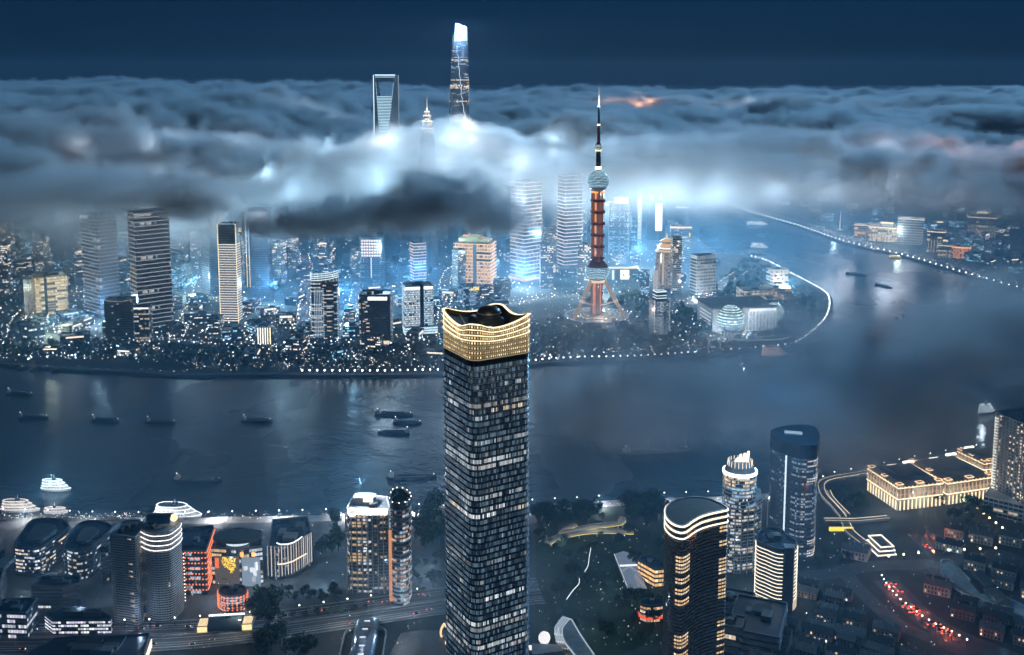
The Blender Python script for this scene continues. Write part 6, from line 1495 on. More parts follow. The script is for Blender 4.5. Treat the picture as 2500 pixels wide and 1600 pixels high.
for i in range(16):                                                   # street trees in rows along the expressway
    u = i % 8 / 7; x, y = (470 + 250 * u + (0 if i < 8 else 60), (1444 if i < 8 else 1470) - 30 * u - 8)
    if i < 8: x, y = 610 + 120 * u, 1412 - 8 * u
    else: x, y = 660 + 200 * u, 1462 - 24 * u
    tree(G(x, y), 3, rng.uniform(.8, 1.0), 'round street tree in the upper row above the expressway' if i < 8 else 'round street tree in the lower row beside the expressway', 'street trees along the expressway', rng.uniform(0, 6))
def wood(name, label, poly, n, s0, s1, par=False):
    """a far wood that reads as one mass: many crowns in one mesh"""
    mb = MB(); xs = [x for x, y in poly]; ys = [y for x, y in poly]; k = tr = 0
    while k < n and tr < 9000:
        tr += 1; x, y = rng.uniform(min(xs), max(xs)), rng.uniform(min(ys), max(ys))
        if not inside((x, y), poly): continue
        p = G(x, y); r_ = rng.uniform(s0, s1); k += 1
        if any((u_ - p.xy).length < 26 for u_ in used) or (p.xy - tv_b.xy).length < 95: continue
        for _ in range(42):
            d = Vector((rng.gauss(0, 1), rng.gauss(0, 1), rng.gauss(0, .7))).normalized() * r_ * rng.uniform(.6, 1.1); c = Vector((p.x, p.y, r_ * 1.05)) + d
            nrm = (d.normalized() + Vector((rng.uniform(-.6, .6), rng.uniform(-.6, .6), .3))).normalized(); a = nrm.orthogonal().normalized(); b = nrm.cross(a); s_ = r_ * .3
            mb.face([c - a * s_, c + b * s_ * .8, c + a * s_, c - b * s_ * .8])
    tag(stuff(mb.build(name, 'leaf_dark')), label, 'trees')
wood('woodland', 'dark mass of park trees around the television tower', [(1180, 790), (1300, 760), (1370, 700), (1480, 690), (1640, 740), (1680, 790), (1500, 825), (1260, 840)], 330, 5, 10)
wood('woodland', 'dark mass of trees round the river bend', [(1640, 690), (1760, 610), (1830, 640), (1910, 690), (1930, 740), (1880, 790), (1800, 800), (1860, 730), (1760, 690), (1690, 700)], 190, 4.5, 8)
wood('woodland', 'dark belt of trees along the far left shore', [(-60, 835), (200, 845), (480, 862), (1030, 862), (1030, 820), (800, 815), (500, 825), (200, 810), (-60, 800)], 420, 4.5, 9)

# ---------------------------------------------------------------- street lamps
def lamp_mesh(hh, rr, lit):
    a = MB(); a.tube((0, 0, 0), (0, 0, hh), .22, .14, 5); a.tube((0, 0, hh - .3), (0, 0, hh), .5, .3, 5); b = MB(); b.sphere((0, 0, hh + rr * .7), rr, lit, nu=8, nv=5)
    return a.mesh('pole', ['dark_metal']), b.mesh('lamp_globe', ['lit'])
LM = {'w': lamp_mesh(6, 1.5, mul((.92, .97, 1), 5.0)), 'y': lamp_mesh(6, 1.2, mul((1, .80, .42), 3.0)), 'n': lamp_mesh(8, .7, mul((1, .93, .8), 4.0))}  # globes oversized so their shape carries each lamp's glow
def street_lamp(p, kind, label, group):
    t = thing('street_lamp', label, 'street lamp', p, 0, group); put('pole', LM[kind][0], t); put('lamp_globe', LM[kind][1], t)
def along(line, step, off, fn):
    d = 0.0; i = 0
    for a, b in zip(line[:-1], line[1:]):
        L = (b - a).length; n = Vector((-(b - a).y, (b - a).x, 0)).normalized()
        while d < L: fn(a + (b - a) * (d / L) + n * off, i); d += step; i += 1
        d -= L
pl = [p for p in pudong_line if p.x > -900 and p.y < 2700]
along([p for p in pl if p.x < 330], 12.5, 3, lambda p, i: street_lamp(p, 'w', 'white globe lamp in the long row along the far promenade', 'lamps along the far promenade') if p.x > -360 else None)
along([p for p in pl if 330 < p.x], 16, 3, lambda p, i: street_lamp(p, 'w' if i % 3 else 'y', 'globe lamp in the curving row round the river bend', 'lamps round the river bend'))
along([p for p in bund_line if p.x < 1900], 24, -6, lambda p, i: street_lamp(p, 'w', 'white lamp in the long row on the far embankment', 'lamps on the far embankment'))
along([p for p in near_line if abs(p.x) < 640], 26, -5, lambda p, i: street_lamp(p, 'n', 'lamp standing at the rail of the near promenade', 'lamps on the near promenade'))
along([G(x, y) for x, y in ((0, 1484), (360, 1476), (560, 1462), (800, 1430), (1030, 1396))], 22, 0, lambda p, i: street_lamp(p, 'n', 'lamp post on the far side of the expressway', 'lamps along the expressway'))
along([KG('c7', x, y) for x, y in ((1010, 500), (1060, 585), (1120, 660), (1200, 745), (1300, 820), (1410, 905), (1540, 985), (1700, 1060), (1900, 1170))], 7.5, 0, lambda p, i: street_lamp(p, 'n', 'small white lamp in the curving row beside the jammed street', 'lamps beside the jammed street'))
along([KG('c7', x, y) for x, y in ((1080, 295), (1300, 270), (1560, 240), (1900, 225), (2200, 210))], 17, 0, lambda p, i: street_lamp(p, 'y', 'amber lamp along the avenue crossing the old quarter', 'lamps along the old quarter avenue'))
along([KG('c6', x, y) for x, y in ((1640, 1140), (1740, 1220), (1860, 1310), (1930, 1370))], 12, 0, lambda p, i: street_lamp(p, 'y', 'amber lamp on the street below the hotel slab', 'lamps below the hotel slab'))
# the countless small lights of the far city
def glitter(name, label, n, region, size, cols, kr, zr=(1, 12), acc=None):
    mb = MB(); k = 0; tr = 0
    while k < n and tr < n * 20:
        tr += 1; x, y = region(rng); p = G(x, y)
        if acc and not acc(p): continue
        k += 1; mb.bulb((p.x, p.y, rng.uniform(*zr)), size[0] + (size[1] - size[0]) * rng.random() ** 2.2 * 1.3, mul(rng.choice(cols), kr[0] + (kr[1] - kr[0]) * rng.random() ** 1.6))
    tag(stuff(mb.build(name, 'lit')), label, 'lights')
glitter('city_lights', 'countless lamps and shop lights among the far bank streets', 4200, lambda r: (r.uniform(-40, 1690), 852 - 300 * r.random() ** 1.25), (.45, 1.5), (WHITE, COOL, WHITE, COOL, PEACH, (1, .93, .85)), (.8, 5.0), acc=lambda p: inside((p.x, p.y), PUD))
glitter('city_lights', 'sprinkled lamps round the river bend park', 420, lambda r: (r.uniform(1640, 1940), r.uniform(600, 815)), (.4, .9), (WHITE, COOL, PEACH), (.8, 3.0), acc=lambda p: inside((p.x, p.y), PUD))
glitter('city_lights', 'tree lamps and stalls behind the far promenade lamps', 700, lambda r: (r.uniform(430, 1800), r.uniform(800, 874)), (.4, .9), (PEACH, WHITE, WHITE, COOL, WARM), (.7, 3.0), acc=lambda p: inside((p.x, p.y - 10), PUD) and not inside((p.x, p.y - 70), PUD))
glitter('city_lights', 'faint lamps of the hazy city behind the far embankment', 520, lambda r: (1740 + 760 * r.random(), 470 + 220 * r.random() ** 1.3), (.6, 1.3), (WHITE, PEACH, COOL, WARM), (.7, 2.6), acc=lambda p: inside((p.x - 20, p.y), BND))
glitter('city_lights', 'crowded lamps of the avenue along the far embankment', 420, lambda r: (lambda u, v: (1900 + 500 * u, 545 + 150 * u - 14 * v))(r.random(), r.random()), (.5, 1.0), (WHITE, WHITE, PEACH), (.8, 3.0), acc=lambda p: inside((p.x, p.y), BND))
glitter('city_lights', 'lamps of the near bank plazas and gardens', 620, lambda r: (r.choice((r.uniform(0, 1030), r.uniform(1260, 1560), r.uniform(1700, 2406))), r.uniform(1225, 1530)), (.22, .5), (WHITE, PEACH, COOL, (1, .9, .6)), (.8, 3.0), (2, 6))
glitter('city_lights', 'shop and terrace lamps on the near riverside', 520, lambda r: (lambda x: (x, 1214 - .032 * max(0, x - 600) + r.uniform(-2, 12)))(r.choice((r.uniform(0, 1035), r.uniform(1260, 1900), r.uniform(0, 420)))), (.25, .55), (WHITE, PEACH, WHITE), (.8, 3.0), (2, 5))

AVE = ([(-200, 800), (150, 770), (420, 800), (700, 830), (1000, 835), (1250, 800), (1500, 800)], [(415, 800), (445, 740), (470, 680), (480, 620)], [(700, 800), (715, 740), (720, 660), (715, 600)],
       [(1180, 720), (1300, 700), (1450, 690), (1600, 720), (1750, 640)], [(810, 790), (830, 730), (850, 640)], [(30, 800), (60, 740), (180, 690), (330, 660)], [(1040, 800), (1045, 720), (1060, 640), (1170, 600)], [(560, 790), (640, 760), (700, 745)])
for j_, pts in enumerate(AVE):
    mb = MB(); ln = smooth_line([(G(x, y).x, G(x, y).y) for x, y in pts], 6); ln = [Vector((p[0], p[1], 0)) for p in ln]
    for off in (-12, 12):
        along(ln, 13, off, lambda p, i: mb.bulb((p.x + rng.uniform(-2, 2), p.y, rng.uniform(5, 9)), rng.uniform(.7, 1.2), mul(rng.choice((PEACH, WHITE, WHITE, GOLD, COOL)), rng.uniform(1.2, 5))))
    along(ln, 9, 0, lambda p, i: mb.bulb((p.x + rng.uniform(-7, 7), p.y, 1.2), rng.uniform(.4, .8), mul(rng.choice((WHITE, PEACH, (1, .2, .1))), rng.uniform(.8, 3))))
    tag(stuff(mb.build('avenue_lights', 'lit')), 'lamps and traffic lights strung along a far bank avenue', 'lights')
# ---------------------------------------------------------------- traffic
def car_meshes(paint):
    L, W_ = 4.4, 1.8; a = MB(); P = [(-2.2, .35), (-2.2, .85), (-1.5, .95), (-1.0, 1.42), (.5, 1.42), (1.2, .95), (2.2, .8), (2.2, .35)]
    a.loft([[(x, y, z) for x, z in P] for y in (-W_ / 2, W_ / 2)], cap0=True)
    g = MB(); g.face([(-1.35, -.92, .98), (-.95, -.92, 1.36), (.45, -.92, 1.36), (1.0, -.92, .98)]); g.face([(1.0, .92, .98), (.45, .92, 1.36), (-.95, .92, 1.36), (-1.35, .92, .98)])
    g.face([(.56, -.8, 1.39), (1.22, -.8, .98), (1.22, .8, .98), (.56, .8, 1.39)])
    w_ = MB()
    w_.tube((0, -.12, .34), (0, .12, .34), .34, n=10)
    t_ = MB(); t_.box((-2.26, 0), .12, .42, .55, .85, 0, (15.0, 1.1, .4)); h_ = MB(); h_.box((2.26, 0), .12, .4, .5, .75, 0, (4, 3.8, 3.3))
    return a.mesh('body', [paint]), g.mesh('windows', ['lit']), w_.mesh('wheel', ['hull_dark']), t_.mesh('tail_light', ['lit']), h_.mesh('headlight', ['lit'])
CM = [car_meshes('car_dark'), car_meshes('car_silver')]
def car(p, rot, i, label, group, s_=1.0):
    t = thing('car', label, 'car', p, rot, group); t.scale = (s_, s_, s_); b, g, w_, tl, hl = CM[i]
    put('body', b, t); put('windows', g, t)
    for x in (-1.35, 1.35):
        for y in (-.8, .8): put('wheel', w_, t, (x, y, 0))
    for y in (-.6, .6): put('tail_light', tl, t, (0, y, 0)); put('headlight', hl, t, (0, y, 0))
def queue(pts, c, lanes, step, label, group, away, n):
    P = [KG(c, x, y) for x, y in pts] if c else pts; line = smooth_line([(p.x, p.y) for p in P], 5); cnt = [0]
    for off in lanes:
        d = rng.uniform(0, step)
        for a, b in zip(line[:-1], line[1:]):
            L = (b - a).length; u = (b - a) / L; nn = Vector((-u.y, u.x))
            while d < L:
                if rng.random() < .8 and cnt[0] < n:
                    p = a + u * d + nn * off; ang = math.atan2(u.y, u.x) + (math.pi if away else 0); cnt[0] += 1
                    car(Vector((p.x, p.y, .09)), ang, rng.randrange(2), label, group)
                d += step * rng.uniform(.8, 1.5)
            d -= L
for seg, lab in (([(1060, 480), (1110, 530), (1160, 590)], 'car with red tail lights in the upper knot of the jammed street'), ([(1230, 700), (1290, 750), (1370, 810)], 'car with red tail lights in the middle knot of the jammed street'), ([(1480, 880), (1570, 940), (1690, 1010)], 'car with red tail lights in the lower knot of the jammed street')):
    queue(seg, 'c7', (-5.4, -1.8, 1.8, 5.4), 6.2, lab, 'cars with red tail lights on the jammed street', True, 26)
queue([(1390, 90), (1450, 140), (1500, 200)], 'c7', (-2, 2), 6.5, 'car with red tail lights waiting at the upper crossing', 'cars waiting at the upper crossing', True, 12)
queue(HW[1:6], None, (-16.2, -12.7, 12.7, 16.2), 42, 'car on the expressway at the picture bottom', 'cars on the expressway', False, 26)
# ---------------------------------------------------------------- haze and fog
def vol_mat(name, color, density, aniso=0.0, attr=None, step=1.0):
    m = bpy.data.materials.new(name); m.use_nodes = True
    t = m.node_tree
    for n in list(t.nodes): t.nodes.remove(n)
    o = t.nodes.new('ShaderNodeOutputMaterial'); v = t.nodes.new('ShaderNodeVolumePrincipled')
    v.inputs['Color'].default_value = (*color, 1); v.inputs['Density'].default_value = density
    v.inputs['Anisotropy'].default_value = aniso
    v.inputs['Density Attribute'].default_value = attr or ''
    t.links.new(v.outputs[0], o.inputs['Volume'])
    m.cycles.volume_step_rate = step
    return m

def fog(name, label, lo, hi, res, build, mat):
    """a fog bank whose density is a field on a grid; build(t) returns the density socket"""
    me = bpy.data.meshes.new(name)
    me.from_pydata([lo, hi], [], [])
    o = bpy.data.objects.new(name, me); C.objects.link(o)
    o['kind'] = 'stuff'; o['label'] = label; o['category'] = 'fog'
    t = bpy.data.node_groups.new(name, 'GeometryNodeTree')
    t.interface.new_socket('Geometry', in_out='OUTPUT', socket_type='NodeSocketGeometry')
    out = t.nodes.new('NodeGroupOutput')
    vc = t.nodes.new('GeometryNodeVolumeCube')
    vc.inputs['Min'].default_value = lo; vc.inputs['Max'].default_value = hi
    vc.inputs['Resolution X'].default_value, vc.inputs['Resolution Y'].default_value, vc.inputs['Resolution Z'].default_value = res
    sm = t.nodes.new('GeometryNodeSetMaterial'); sm.inputs['Material'].default_value = mat
    t.links.new(build(t), vc.inputs['Density'])
    t.links.new(vc.outputs[0], sm.inputs[0]); t.links.new(sm.outputs[0], out.inputs[0])
    md = o.modifiers.new('fog', 'NODES'); md.node_group = t
    me.materials.append(mat)
    return o

class F:
    """tiny field algebra on top of geometry nodes"""
    def __init__(s, t): s.t = t
    def m(s, op, a, b=None, c=None, clamp=False):
        n = s.t.nodes.new('ShaderNodeMath'); n.operation = op; n.use_clamp = clamp
        for i, x in enumerate((a, b, c)):
            if x is None: continue
            if isinstance(x, (int, float)): n.inputs[i].default_value = x
            else: s.t.links.new(x, n.inputs[i])
        return n.outputs[0]
    def pos(s):
        p = s.t.nodes.new('GeometryNodeInputPosition'); x = s.t.nodes.new('ShaderNodeSeparateXYZ')
        s.t.links.new(p.outputs[0], x.inputs[0]); s.p = p.outputs[0]
        return x.outputs
    def noise(s, scale, vscale=1.0, detail=4.0, rough=0.55, off=(0, 0, 0), dist=0.0):
        vm = s.t.nodes.new('ShaderNodeVectorMath'); vm.operation = 'MULTIPLY_ADD'
        s.t.links.new(s.p, vm.inputs[0])
        vm.inputs[1].default_value = (1 / scale, 1 / scale, vscale / scale); vm.inputs[2].default_value = off
        n = s.t.nodes.new('ShaderNodeTexNoise'); n.inputs['Scale'].default_value = 1.0
        n.inputs['Detail'].default_value = detail; n.inputs['Roughness'].default_value = rough
        n.inputs['Distortion'].default_value = dist
        s.t.links.new(vm.outputs[0], n.inputs['Vector'])
        return n.outputs[0]
    def puff(s, scale, vscale=1.0, off=(0, 0, 0), detail=0.0):
        vm = s.t.nodes.new('ShaderNodeVectorMath'); vm.operation = 'MULTIPLY_ADD'
        nz = s.t.nodes.new('ShaderNodeTexNoise'); nz.inputs['Scale'].default_value = 2.2 / scale; nz.inputs['Detail'].default_value = 2
        s.t.links.new(s.p, nz.inputs['Vector'])
        w = s.t.nodes.new('ShaderNodeVectorMath'); w.operation = 'MULTIPLY_ADD'
        s.t.links.new(nz.outputs['Color'], w.inputs[0]); w.inputs[1].default_value = (scale * .5,) * 3; s.t.links.new(s.p, w.inputs[2])
        s.t.links.new(w.outputs[0], vm.inputs[0])
        vm.inputs[1].default_value = (1 / scale, 1 / scale, vscale / scale); vm.inputs[2].default_value = off
        n = s.t.nodes.new('ShaderNodeTexVoronoi'); n.feature = 'F1'; n.inputs['Scale'].default_value = 1.0
        n.inputs['Detail'].default_value = detail; n.inputs['Roughness'].default_value = 0.5; n.normalize = True
        s.t.links.new(vm.outputs[0], n.inputs['Vector'])
        return s.m('SUBTRACT', 1.0, n.outputs['Distance'])
    def ramp(s, x, a, b, va=0.0, vb=1.0):
        n = s.t.nodes.new('ShaderNodeMapRange'); n.interpolation_type = 'SMOOTHSTEP'
        s.t.links.new(x, n.inputs['Value'])
        n.inputs['From Min'].default_value = a; n.inputs['From Max'].default_value = b
        n.inputs['To Min'].default_value = va; n.inputs['To Max'].default_value = vb
        return n.outputs[0]
HAZE = thing_haze = None
mb = MB(); mb.box((0, 5600), 19000, 13400, WZ - 1.6, 640); hz_me = bpy.data.meshes.new('haze')
hz_me.from_pydata(mb.v, [], mb.f); hz_me.materials.append(vol_mat('haze_air', (0.42, 0.70, 1.0), 0.25e-4))
hz = put('haze', hz_me); tag(hz, 'thin blue night haze over the whole city', 'haze', None, 'stuff')

def sea(y0, y1, e0, e1, dens_top):
    def fn(t):
        f = F(t); x, y, z = f.pos()
        big = f.noise(1150, 1.0, 2.0, 0.5, (3.1, 1.7, 0))
        mid = f.noise(380, 0.9, 5.0, 0.60, (1.3, 7.7, 2.0), 0.5)
        fin = f.noise(110, 1.1, 5.0, 0.66, (0, 4.2, 1.0), 0.9)
        pf = f.puff(280, 1.0, (2, 5, 1))
        top = f.m('MULTIPLY_ADD', f.m('SUBTRACT', big, 0.5), 360, 285)
        top = f.m('MULTIPLY_ADD', f.ramp(x, -450, -1300), 75, top)              # the bank stands higher on the left
        gx = f.m('POWER', f.m('DIVIDE', f.m('ADD', x, 200), 300), 2.0); gy = f.m('POWER', f.m('DIVIDE', f.m('SUBTRACT', y, 2480), 380), 2.0)
        near = f.m('EXPONENT', f.m('MULTIPLY', f.m('ADD', gx, gy), -1.0))         # level before the three tallest towers
        top = f.m('ADD', f.m('MULTIPLY', top, f.m('SUBTRACT', 1.0, near)), f.m('MULTIPLY', near, 346))
        jx = f.m('POWER', f.m('DIVIDE', f.m('ADD', x, 210), 62), 2.0); jy = f.m('POWER', f.m('DIVIDE', f.m('SUBTRACT', y, 2450), 110), 2.0)
        top = f.m('MULTIPLY_ADD', f.m('EXPONENT', f.m('MULTIPLY', f.m('ADD', jx, jy), -1.0)), 40, top)
        d = f.m('SUBTRACT', top, z)
        d = f.m('MULTIPLY_ADD', f.m('SUBTRACT', mid, 0.5), 230, d)
        d = f.m('MULTIPLY_ADD', f.m('SUBTRACT', pf, 0.55), 110, d)
        d = f.m('MULTIPLY_ADD', f.m('SUBTRACT', fin, 0.5), 130, d)
        ero = f.noise(44, 1.2, 3.0, 0.62, (3, 3, 7), 0.8)
        d = f.m('MULTIPLY_ADD', f.m('SUBTRACT', ero, 0.5), 80, d)
        a = f.m('MULTIPLY', f.ramp(d, 0, 34), f.ramp(fin, 0.33, 0.62, 0.06, 1.4))
        base = f.m('MULTIPLY_ADD', f.m('SUBTRACT', mid, 0.5), -260, z)
        base = f.m('MULTIPLY_ADD', f.m('SUBTRACT', fin, 0.5), -150, base)
        b = f.m('POWER', f.ramp(base, 80, 285), 1.6)
        yy = f.m('MULTIPLY_ADD', f.m('SUBTRACT', mid, 0.5), 900, y)
        yy = f.m('MULTIPLY_ADD', f.m('SUBTRACT', fin, 0.5), 420, yy)
        yy = f.m('ADD', yy, f.ramp(x, -700, -200, 480, 0))
        c = f.ramp(yy, 2150, 2750)
        lim = f.m('MULTIPLY', f.ramp(y, y0, e0), f.ramp(y, y1, e1))
        return f.m('MULTIPLY', f.m('MULTIPLY', a, b), f.m('MULTIPLY', c, lim))
    return fn
fm = vol_mat('fog_volume', (0.86, 0.93, 1.0), 0.020, 0.25, 'density', 3.2)
fog('fog_bank', 'billowing night fog that swallows the tops of the far towers', (-1750, 1700, 130), (1900, 3250, 470), (430, 184, 44), sea(1600, 3240, 1700, 3080, 0), fm)
fog('fog_bank', 'fog billows rolling on behind the three tallest towers', (-2700, 3050, 130), (2900, 5050, 470), (330, 130, 32), sea(3070, 5040, 3230, 4850, 0), vol_mat('fog_volume_mid', (0.86, 0.93, 1.0), 0.022, 0.25, 'density', 3.0))
fog('fog_bank', 'sea of fog reaching to the horizon', (-6500, 4800, 130), (6500, 11500, 470), (320, 180, 22), sea(4840, 11400, 5030, 10400, 0), vol_mat('fog_volume_far', (0.86, 0.93, 1.0), 0.018, 0.25, 'density', 4.0))

def mist(t):
    f = F(t); x, y, z = f.pos()
    n = f.noise(420, 1.5, 3.0, 0.55, (4, 9, 2))
    a = f.m('EXPONENT', f.m('MULTIPLY', z, -1 / 95.0))
    edge = f.m('MULTIPLY', f.m('MULTIPLY', f.ramp(y, 420, 900), f.ramp(y, 5900, 5200)), f.m('MULTIPLY', f.ramp(x, -2950, -2400), f.ramp(x, 3150, 2500)))
    far = f.ramp(y, 850, 1400, 0.65, 1.0)
    cut = f.ramp(z, 255, 190)
    return f.m('MULTIPLY', f.m('MULTIPLY', f.m('MULTIPLY', a, f.ramp(n, 0.25, 0.75, 0.45, 1.3)), cut), f.m('MULTIPLY', edge, far))
fog('city_mist', 'low blue mist lying between the buildings and over the river', (-3000, 400, WZ - 1.2), (3200, 6000, 260), (90, 80, 16), mist, vol_mat('mist_volume', (0.26, 0.64, 1.0), 1.25e-3, 0.2, 'density', 6.0))

def blob(cx, cy, cz, rx, ry, rz, n1=95, amp=1.0, off=(0, 0, 0), soft=0.45, skew=0.0):
    def fn(t):
        f = F(t); x, y, z = f.pos()
        z = f.m('SUBTRACT', z, f.m('MULTIPLY', f.m('SUBTRACT', x, cx), skew))
        def sq(v, c, r_): return f.m('POWER', f.m('DIVIDE', f.m('SUBTRACT', v, c), r_), 2.0)
        r2 = f.m('ADD', f.m('ADD', sq(x, cx, rx), sq(y, cy, ry)), sq(z, cz, rz))
        n = f.noise(n1, 1.3, 5.0, 0.62, off, 0.6)
        d = f.m('SUBTRACT', 1.0, r2)
        d = f.m('MULTIPLY_ADD', f.m('SUBTRACT', n, 0.5), 3.2 * amp, d)
        edge = f.ramp(r2, 1.9, 1.1)
        return f.m('MULTIPLY', f.ramp(d, 0.0, soft), edge)
    return fn
def cloud(label, c, r_, dens, res, col=(0.88, 0.93, 1.0), step=4.0, **kw):
    m = vol_mat('cloud_volume', col, dens, 0.1, 'density', step); k = 1.42
    return fog('fog_cloud', label, tuple(c[i] - r_[i] * k - (abs(kw.get('skew', 0)) * r_[0] * k if i == 2 else 0) for i in range(3)), tuple(c[i] + r_[i] * k + (abs(kw.get('skew', 0)) * r_[0] * k if i == 2 else 0) for i in range(3)), res, blob(*c, *r_, **kw), m)
def front(t):
    f = F(t); x, y, z = f.pos(); best = None
    for cx, cy_, cz, rx, ry, rz in ((-120, 1660, 280, 125, 100, 56), (-215, 1650, 262, 200, 100, 38), (-325, 1650, 246, 120, 70, 24), (-35, 1670, 256, 105, 80, 34), (-165, 1640, 308, 60, 60, 34)):
        q = [f.m('POWER', f.m('DIVIDE', f.m('SUBTRACT', v, c_), r_), 2.0) for v, c_, r_ in ((x, cx, rx), (y, cy_, ry), (z, cz, rz))]
        d = f.m('SUBTRACT', 1.0, f.m('ADD', f.m('ADD', q[0], q[1]), q[2])); best = d if best is None else f.m('MAXIMUM', best, d)
    n1 = f.noise(62, 1.2, 6.0, 0.70, (2, 5, 1), 1.3); n2 = f.noise(190, 1.2, 3.0, 0.55, (7, 3, 1))
    d = f.m('MULTIPLY_ADD', f.m('SUBTRACT', n1, 0.5), 5.0, f.m('MULTIPLY_ADD', f.m('SUBTRACT', n2, 0.5), 2.0, best))
    return f.m('MULTIPLY', f.ramp(d, -0.05, 1.0), f.ramp(best, -1.5, -0.4))
fog('fog_cloud', 'dark ragged low cloud drifting in front of the bright far towers', (-560, 1480, 150), (130, 1830, 375), (130, 66, 44), front, vol_mat('cloud_dark', (0.80, 0.90, 1.0), 0.030, 0.1, 'density', 3.0))
cloud('dark cloud at the left over the striped office towers', (-720, 1830, 285), (330, 150, 52), 0.012, (100, 46, 22), n1=110, off=(7, 1, 3), soft=.9)
cloud('thin veil of mist in front of the two striped towers at left', (-660, 1740, 170), (330, 70, 110), 0.0035, (90, 24, 34), n1=120, amp=1.2, off=(3, 1, 6), soft=1.6)
cloud('small dark wisp above the petal-crowned tower', (-560, 1750, 262), (80, 60, 24), 0.018, (44, 34, 18), n1=60, off=(4, 4, 4), soft=.8)
cloud('thin mist lying over the river right of the tall tower', (480, 1330, 80), (600, 290, 62), 0.018, (120, 62, 20), n1=170, amp=1.5, off=(1, 8, 3), soft=1.6)
cloud('dark mist patch over the right end of the river', (860, 1540, 110), (400, 250, 66), 0.016, (84, 52, 18), n1=160, amp=1.5, off=(9, 2, 3), soft=1.6)
cloud('thin mist around the far bank below the television tower', (120, 1760, 45), (230, 110, 45), 0.004, (60, 36, 16), n1=90, amp=1.1, off=(5, 2, 8), soft=1.4)
cloud('mist wisp curling at the foot of the tall tower', (-30, 800, 60), (130, 70, 45), 0.004, (50, 30, 20), n1=60, amp=1.1, off=(6, 6, 2), soft=1.4)

# ---------------------------------------------------------------- added lamps standing in for the city's light
def at(px, py, Y):
    """point at distance Y ahead that shows at (px, py)"""
    v = (PCY - py) / FOC; dy, dz = math.cos(PITCH) + v * math.sin(PITCH), -math.sin(PITCH) + v * math.cos(PITCH)
    return Vector(((px - PCX) / FOC * Y / dy, Y, CAM_H + Y / dy * dz))
COLD = (0.56, 0.82, 1.0); GK = 0.38
for px, py, Y, P, c in ((905, 300, 2640, 4e6, COLD), (1075, 80, 2730, 2.0e6, (.6, .8, 1)), (1090, 290, 2700, 3e6, COLD), (1003, 285, 2520, 2e6, (1, .9, .8)), (1180, 340, 2500, 2.2e6, (.8, .9, 1)),
                        (760, 400, 2350, 2.5e6, COLD), (1000, 400, 2300, 2e6, COLD), (1275, 470, 2300, 2e6, COLD), (1370, 460, 2400, 2e6, (.75, .9, 1)), (1480, 445, 2700, 3e6, (.7, .88, 1)), (1560, 520, 2540, 2e6, (.75, .9, 1)), (1580, 400, 2800, 3e6, (.7, .88, 1)),
                        (560, 500, 2250, 2e6, COLD), (300, 470, 2250, 1.2e6, (.7, .85, 1)), (1640, 400, 2800, 6e6, (.65, .84, 1)), (1800, 420, 2850, 6e6, (.7, .85, 1)), (1960, 400, 2900, 5e6, (.72, .84, 1)), (2120, 420, 2950, 3e6, (.85, .85, .95)), (1750, 350, 3300, 4.5e6, (.6, .8, 1)), (2000, 345, 3300, 3.5e6, (.75, .82, 1)), (1420, 330, 2900, 5e6, (.6, .82, 1)),
                        (2330, 310, 2900, 1.2e6, (1, .5, .40)), (1480, 236, 6500, 5e6, (1, .4, .15)), (480, 320, 2900, 3e6, (.7, .85, 1)), (150, 320, 2800, 2.6e6, (.75, .85, 1)), (330, 400, 2350, 1.5e6, (.7, .85, 1)), (700, 260, 4200, 4e6, (.85, .92, 1)), (1800, 215, 6500, 5e6, (1, .9, .85))):
    for q_ in range(4):                                   # added fog lights standing in for one cluster of lit towers
        a_ = 6.28319 * q_ / 4 + px; lamp('city_glow_fill', at(px, py, Y) + Vector((150 * math.cos(a_), 170 * math.sin(a_), -34 + 12 * (q_ % 3))), P * GK / 4, c, 25)
for px, py, P, c, z in ((240, 760, 4e5, (.8, .9, 1), 40), (450, 700, 6e5, (1, .9, .75), 40), (640, 720, 6e5, COLD, 50), (820, 740, 6e5, COLD, 50), (980, 700, 8e5, COLD, 70), (1230, 680, 9e5, (.9, .93, 1), 50), (1412, 700, 6e5, (1, .85, .7), 40),
                         (1500, 640, 9e5, (.9, .95, 1), 60), (1640, 660, 6e5, COLD, 50), (1740, 770, 5e5, (.85, .97, 1), 30), (1850, 700, 3e5, (1, .9, .8), 30), (120, 790, 3e5, (1, .85, .6), 30), (2110, 575, 1.4e5, (1, .85, .65), 40), (1960, 530, 1.2e5, (1, .95, .9), 40)):
    p = G(px, py); lamp('street_glow_fill', (p.x, p.y, z), P * 1.25, (c[0] * .6, c[1] * .84, c[2]), 8)  # fill lamps added above the streets to brighten the mist
lamp('sign_light', (sign_b.x - 4, sign_b.y + 4, sign_h + 24), 1.6e5, (.8, .92, 1), 3)
for px in range(60, 1900, 150):
    if 1040 < px < 1250: continue
    p = G(px, 1222 - .033 * max(0, px - 600)); lamp('promenade_light', (p.x, p.y, 9), 2.4e4, (.95, .95, 1), .6)
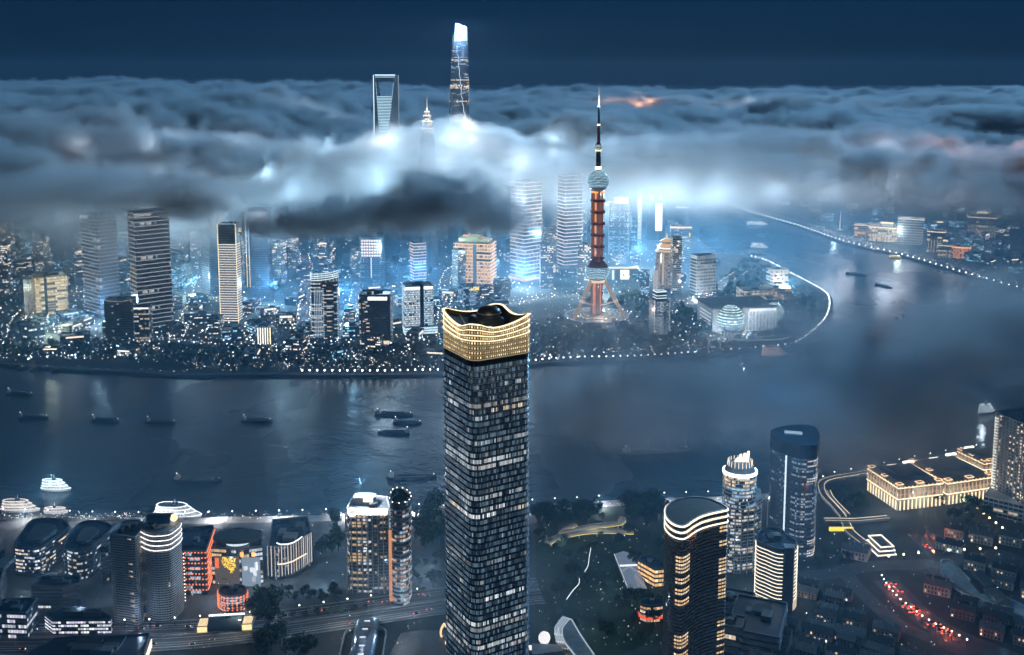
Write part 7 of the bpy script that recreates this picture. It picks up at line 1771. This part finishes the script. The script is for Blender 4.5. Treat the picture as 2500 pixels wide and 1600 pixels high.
for px, py, P, c in ((190, 1465, 1.5e4, (.8, .85, 1)), (330, 1490, 1.2e4, (.75, .78, 1)), (60, 1400, 1e4, (.85, .92, 1)), (560, 1480, 1.5e4, (1, .8, .5)), (800, 1470, 1.5e4, (1, .85, .65)), (960, 1440, 1.5e4, (1, .85, .65)), (420, 1510, 1.2e4, (1, .85, .6)),
                     (1400, 1265, 1.0e4, (1, .8, .4)), (1300, 1500, 1.2e4, (.9, .9, 1)), (1740, 1400, 1.5e4, (.85, .92, 1)), (1830, 1440, 8e3, (1, .9, .75)), (2060, 1250, 1.2e4, (1, .9, .8)), (2180, 1330, 1.0e4, (1, .85, .6)), (2160, 1440, 1.6e4, (1, .16, .05)), (2105, 1395, 1.3e4, (1, .16, .05)), (2225, 1492, 1.6e4, (1, .16, .05)), (2190, 1265, 2e4, (1, .2, .08)), (1960, 1390, 6e3, (.8, .92, 1)), (2080, 1350, 8e3, (1, .9, .8)), (2300, 1330, 7e3, (.8, .92, 1)), (2330, 1440, 7e3, (.8, .92, 1)),
                     (700, 1390, 1.0e4, (.9, .95, 1)), (1000, 1330, 1.0e4, (.85, .93, 1)), (2260, 1205, 2.5e4, (1, .82, .55)), (2090, 1205, 2.5e4, (1, .82, .55)), (2040, 1150, 1.5e4, (1, .82, .55)), (2170, 1205, 2e4, (1, .82, .55))):
    p = G(px, py); lamp('plaza_fill', (p.x, p.y, 9 if c[1] < .3 else 16), P * 0.4, c if c[1] < .3 else (c[0] * .7, c[1] * .9, min(1, c[2] * 1.2)), 1.0)  # added fill lamps; red ones stand in for tail-light glow on the road

p = KG('p6', 800, 1130); lamp('floodlight', (p.x, p.y - 20, 14), 1.6e5, (.85, .95, 1), 2)
p = KG('p6', 520, 1140); lamp('floodlight', (p.x, p.y - 16, 14), 1.0e5, (.85, .95, 1), 2)
p = KG('p5', 960, 1060); lamp('floodlight', (p.x - 10, p.y - 26, 10), 1.2e5, (.9, .95, 1), 2)
p = KG('p6', 1235, 480); lamp('floodlight', (p.x, p.y - 22, 10), 6e4, (1, .8, .6), 2)
lamp('floodlight', (tv_b.x + 6, tv_b.y - 40, 16), 1.2e5, (1, .72, .55), 2)

lamp('crown_light', (mt_base.x, mt_base.y - 42, 330), 3e4, (1, .85, .6), 3)  # fill lamp added before the gold crown to brighten the mist
p = KG('c5', 548, 300, 150); lamp('crown_light', (p.x, p.y + 14, 172), 1.1e5, (.5, .78, 1), 3)  # fill lamp added by the round crown to light the river mist
p = KG('c5', 900, 60, 175); lamp('roof_mist_fill', (p.x, p.y + 30, 200), 3.2e5, (.30, .66, 1), 3)  # fill lamp added over the glass tower roof to brighten the river mist
p = G(2318, 962); lamp('boat_light', (p.x, p.y + 10, 30), 3e4, (.7, .88, 1), 2)
p = G(132, 1146); lamp('boat_light', (p.x, p.y - 14, 18), 3e4, (.75, .92, 1), 2)
lamp('tower_top_light', at(1086, 72, 2715), 1.6e6, (.5, .75, 1), 6)
for px, py, P in ((300, 1400, 1.2e4), (120, 1360, 1e4), (600, 1400, 1.2e4), (760, 1380, 1.2e4), (900, 1440, 1.2e4), (1010, 1360, 1.2e4), (1320, 1300, 8e3), (1450, 1400, 8e3), (1380, 1480, 8e3), (1660, 1440, 1e4), (700, 1520, 1e4), (500, 1420, 1e4)):
    p = G(px, py); lamp('plaza_fill', (p.x, p.y, 14), P * .45, (.5, .78, 1), 1.0)  # cool fill lamps added to lift the dark near ground
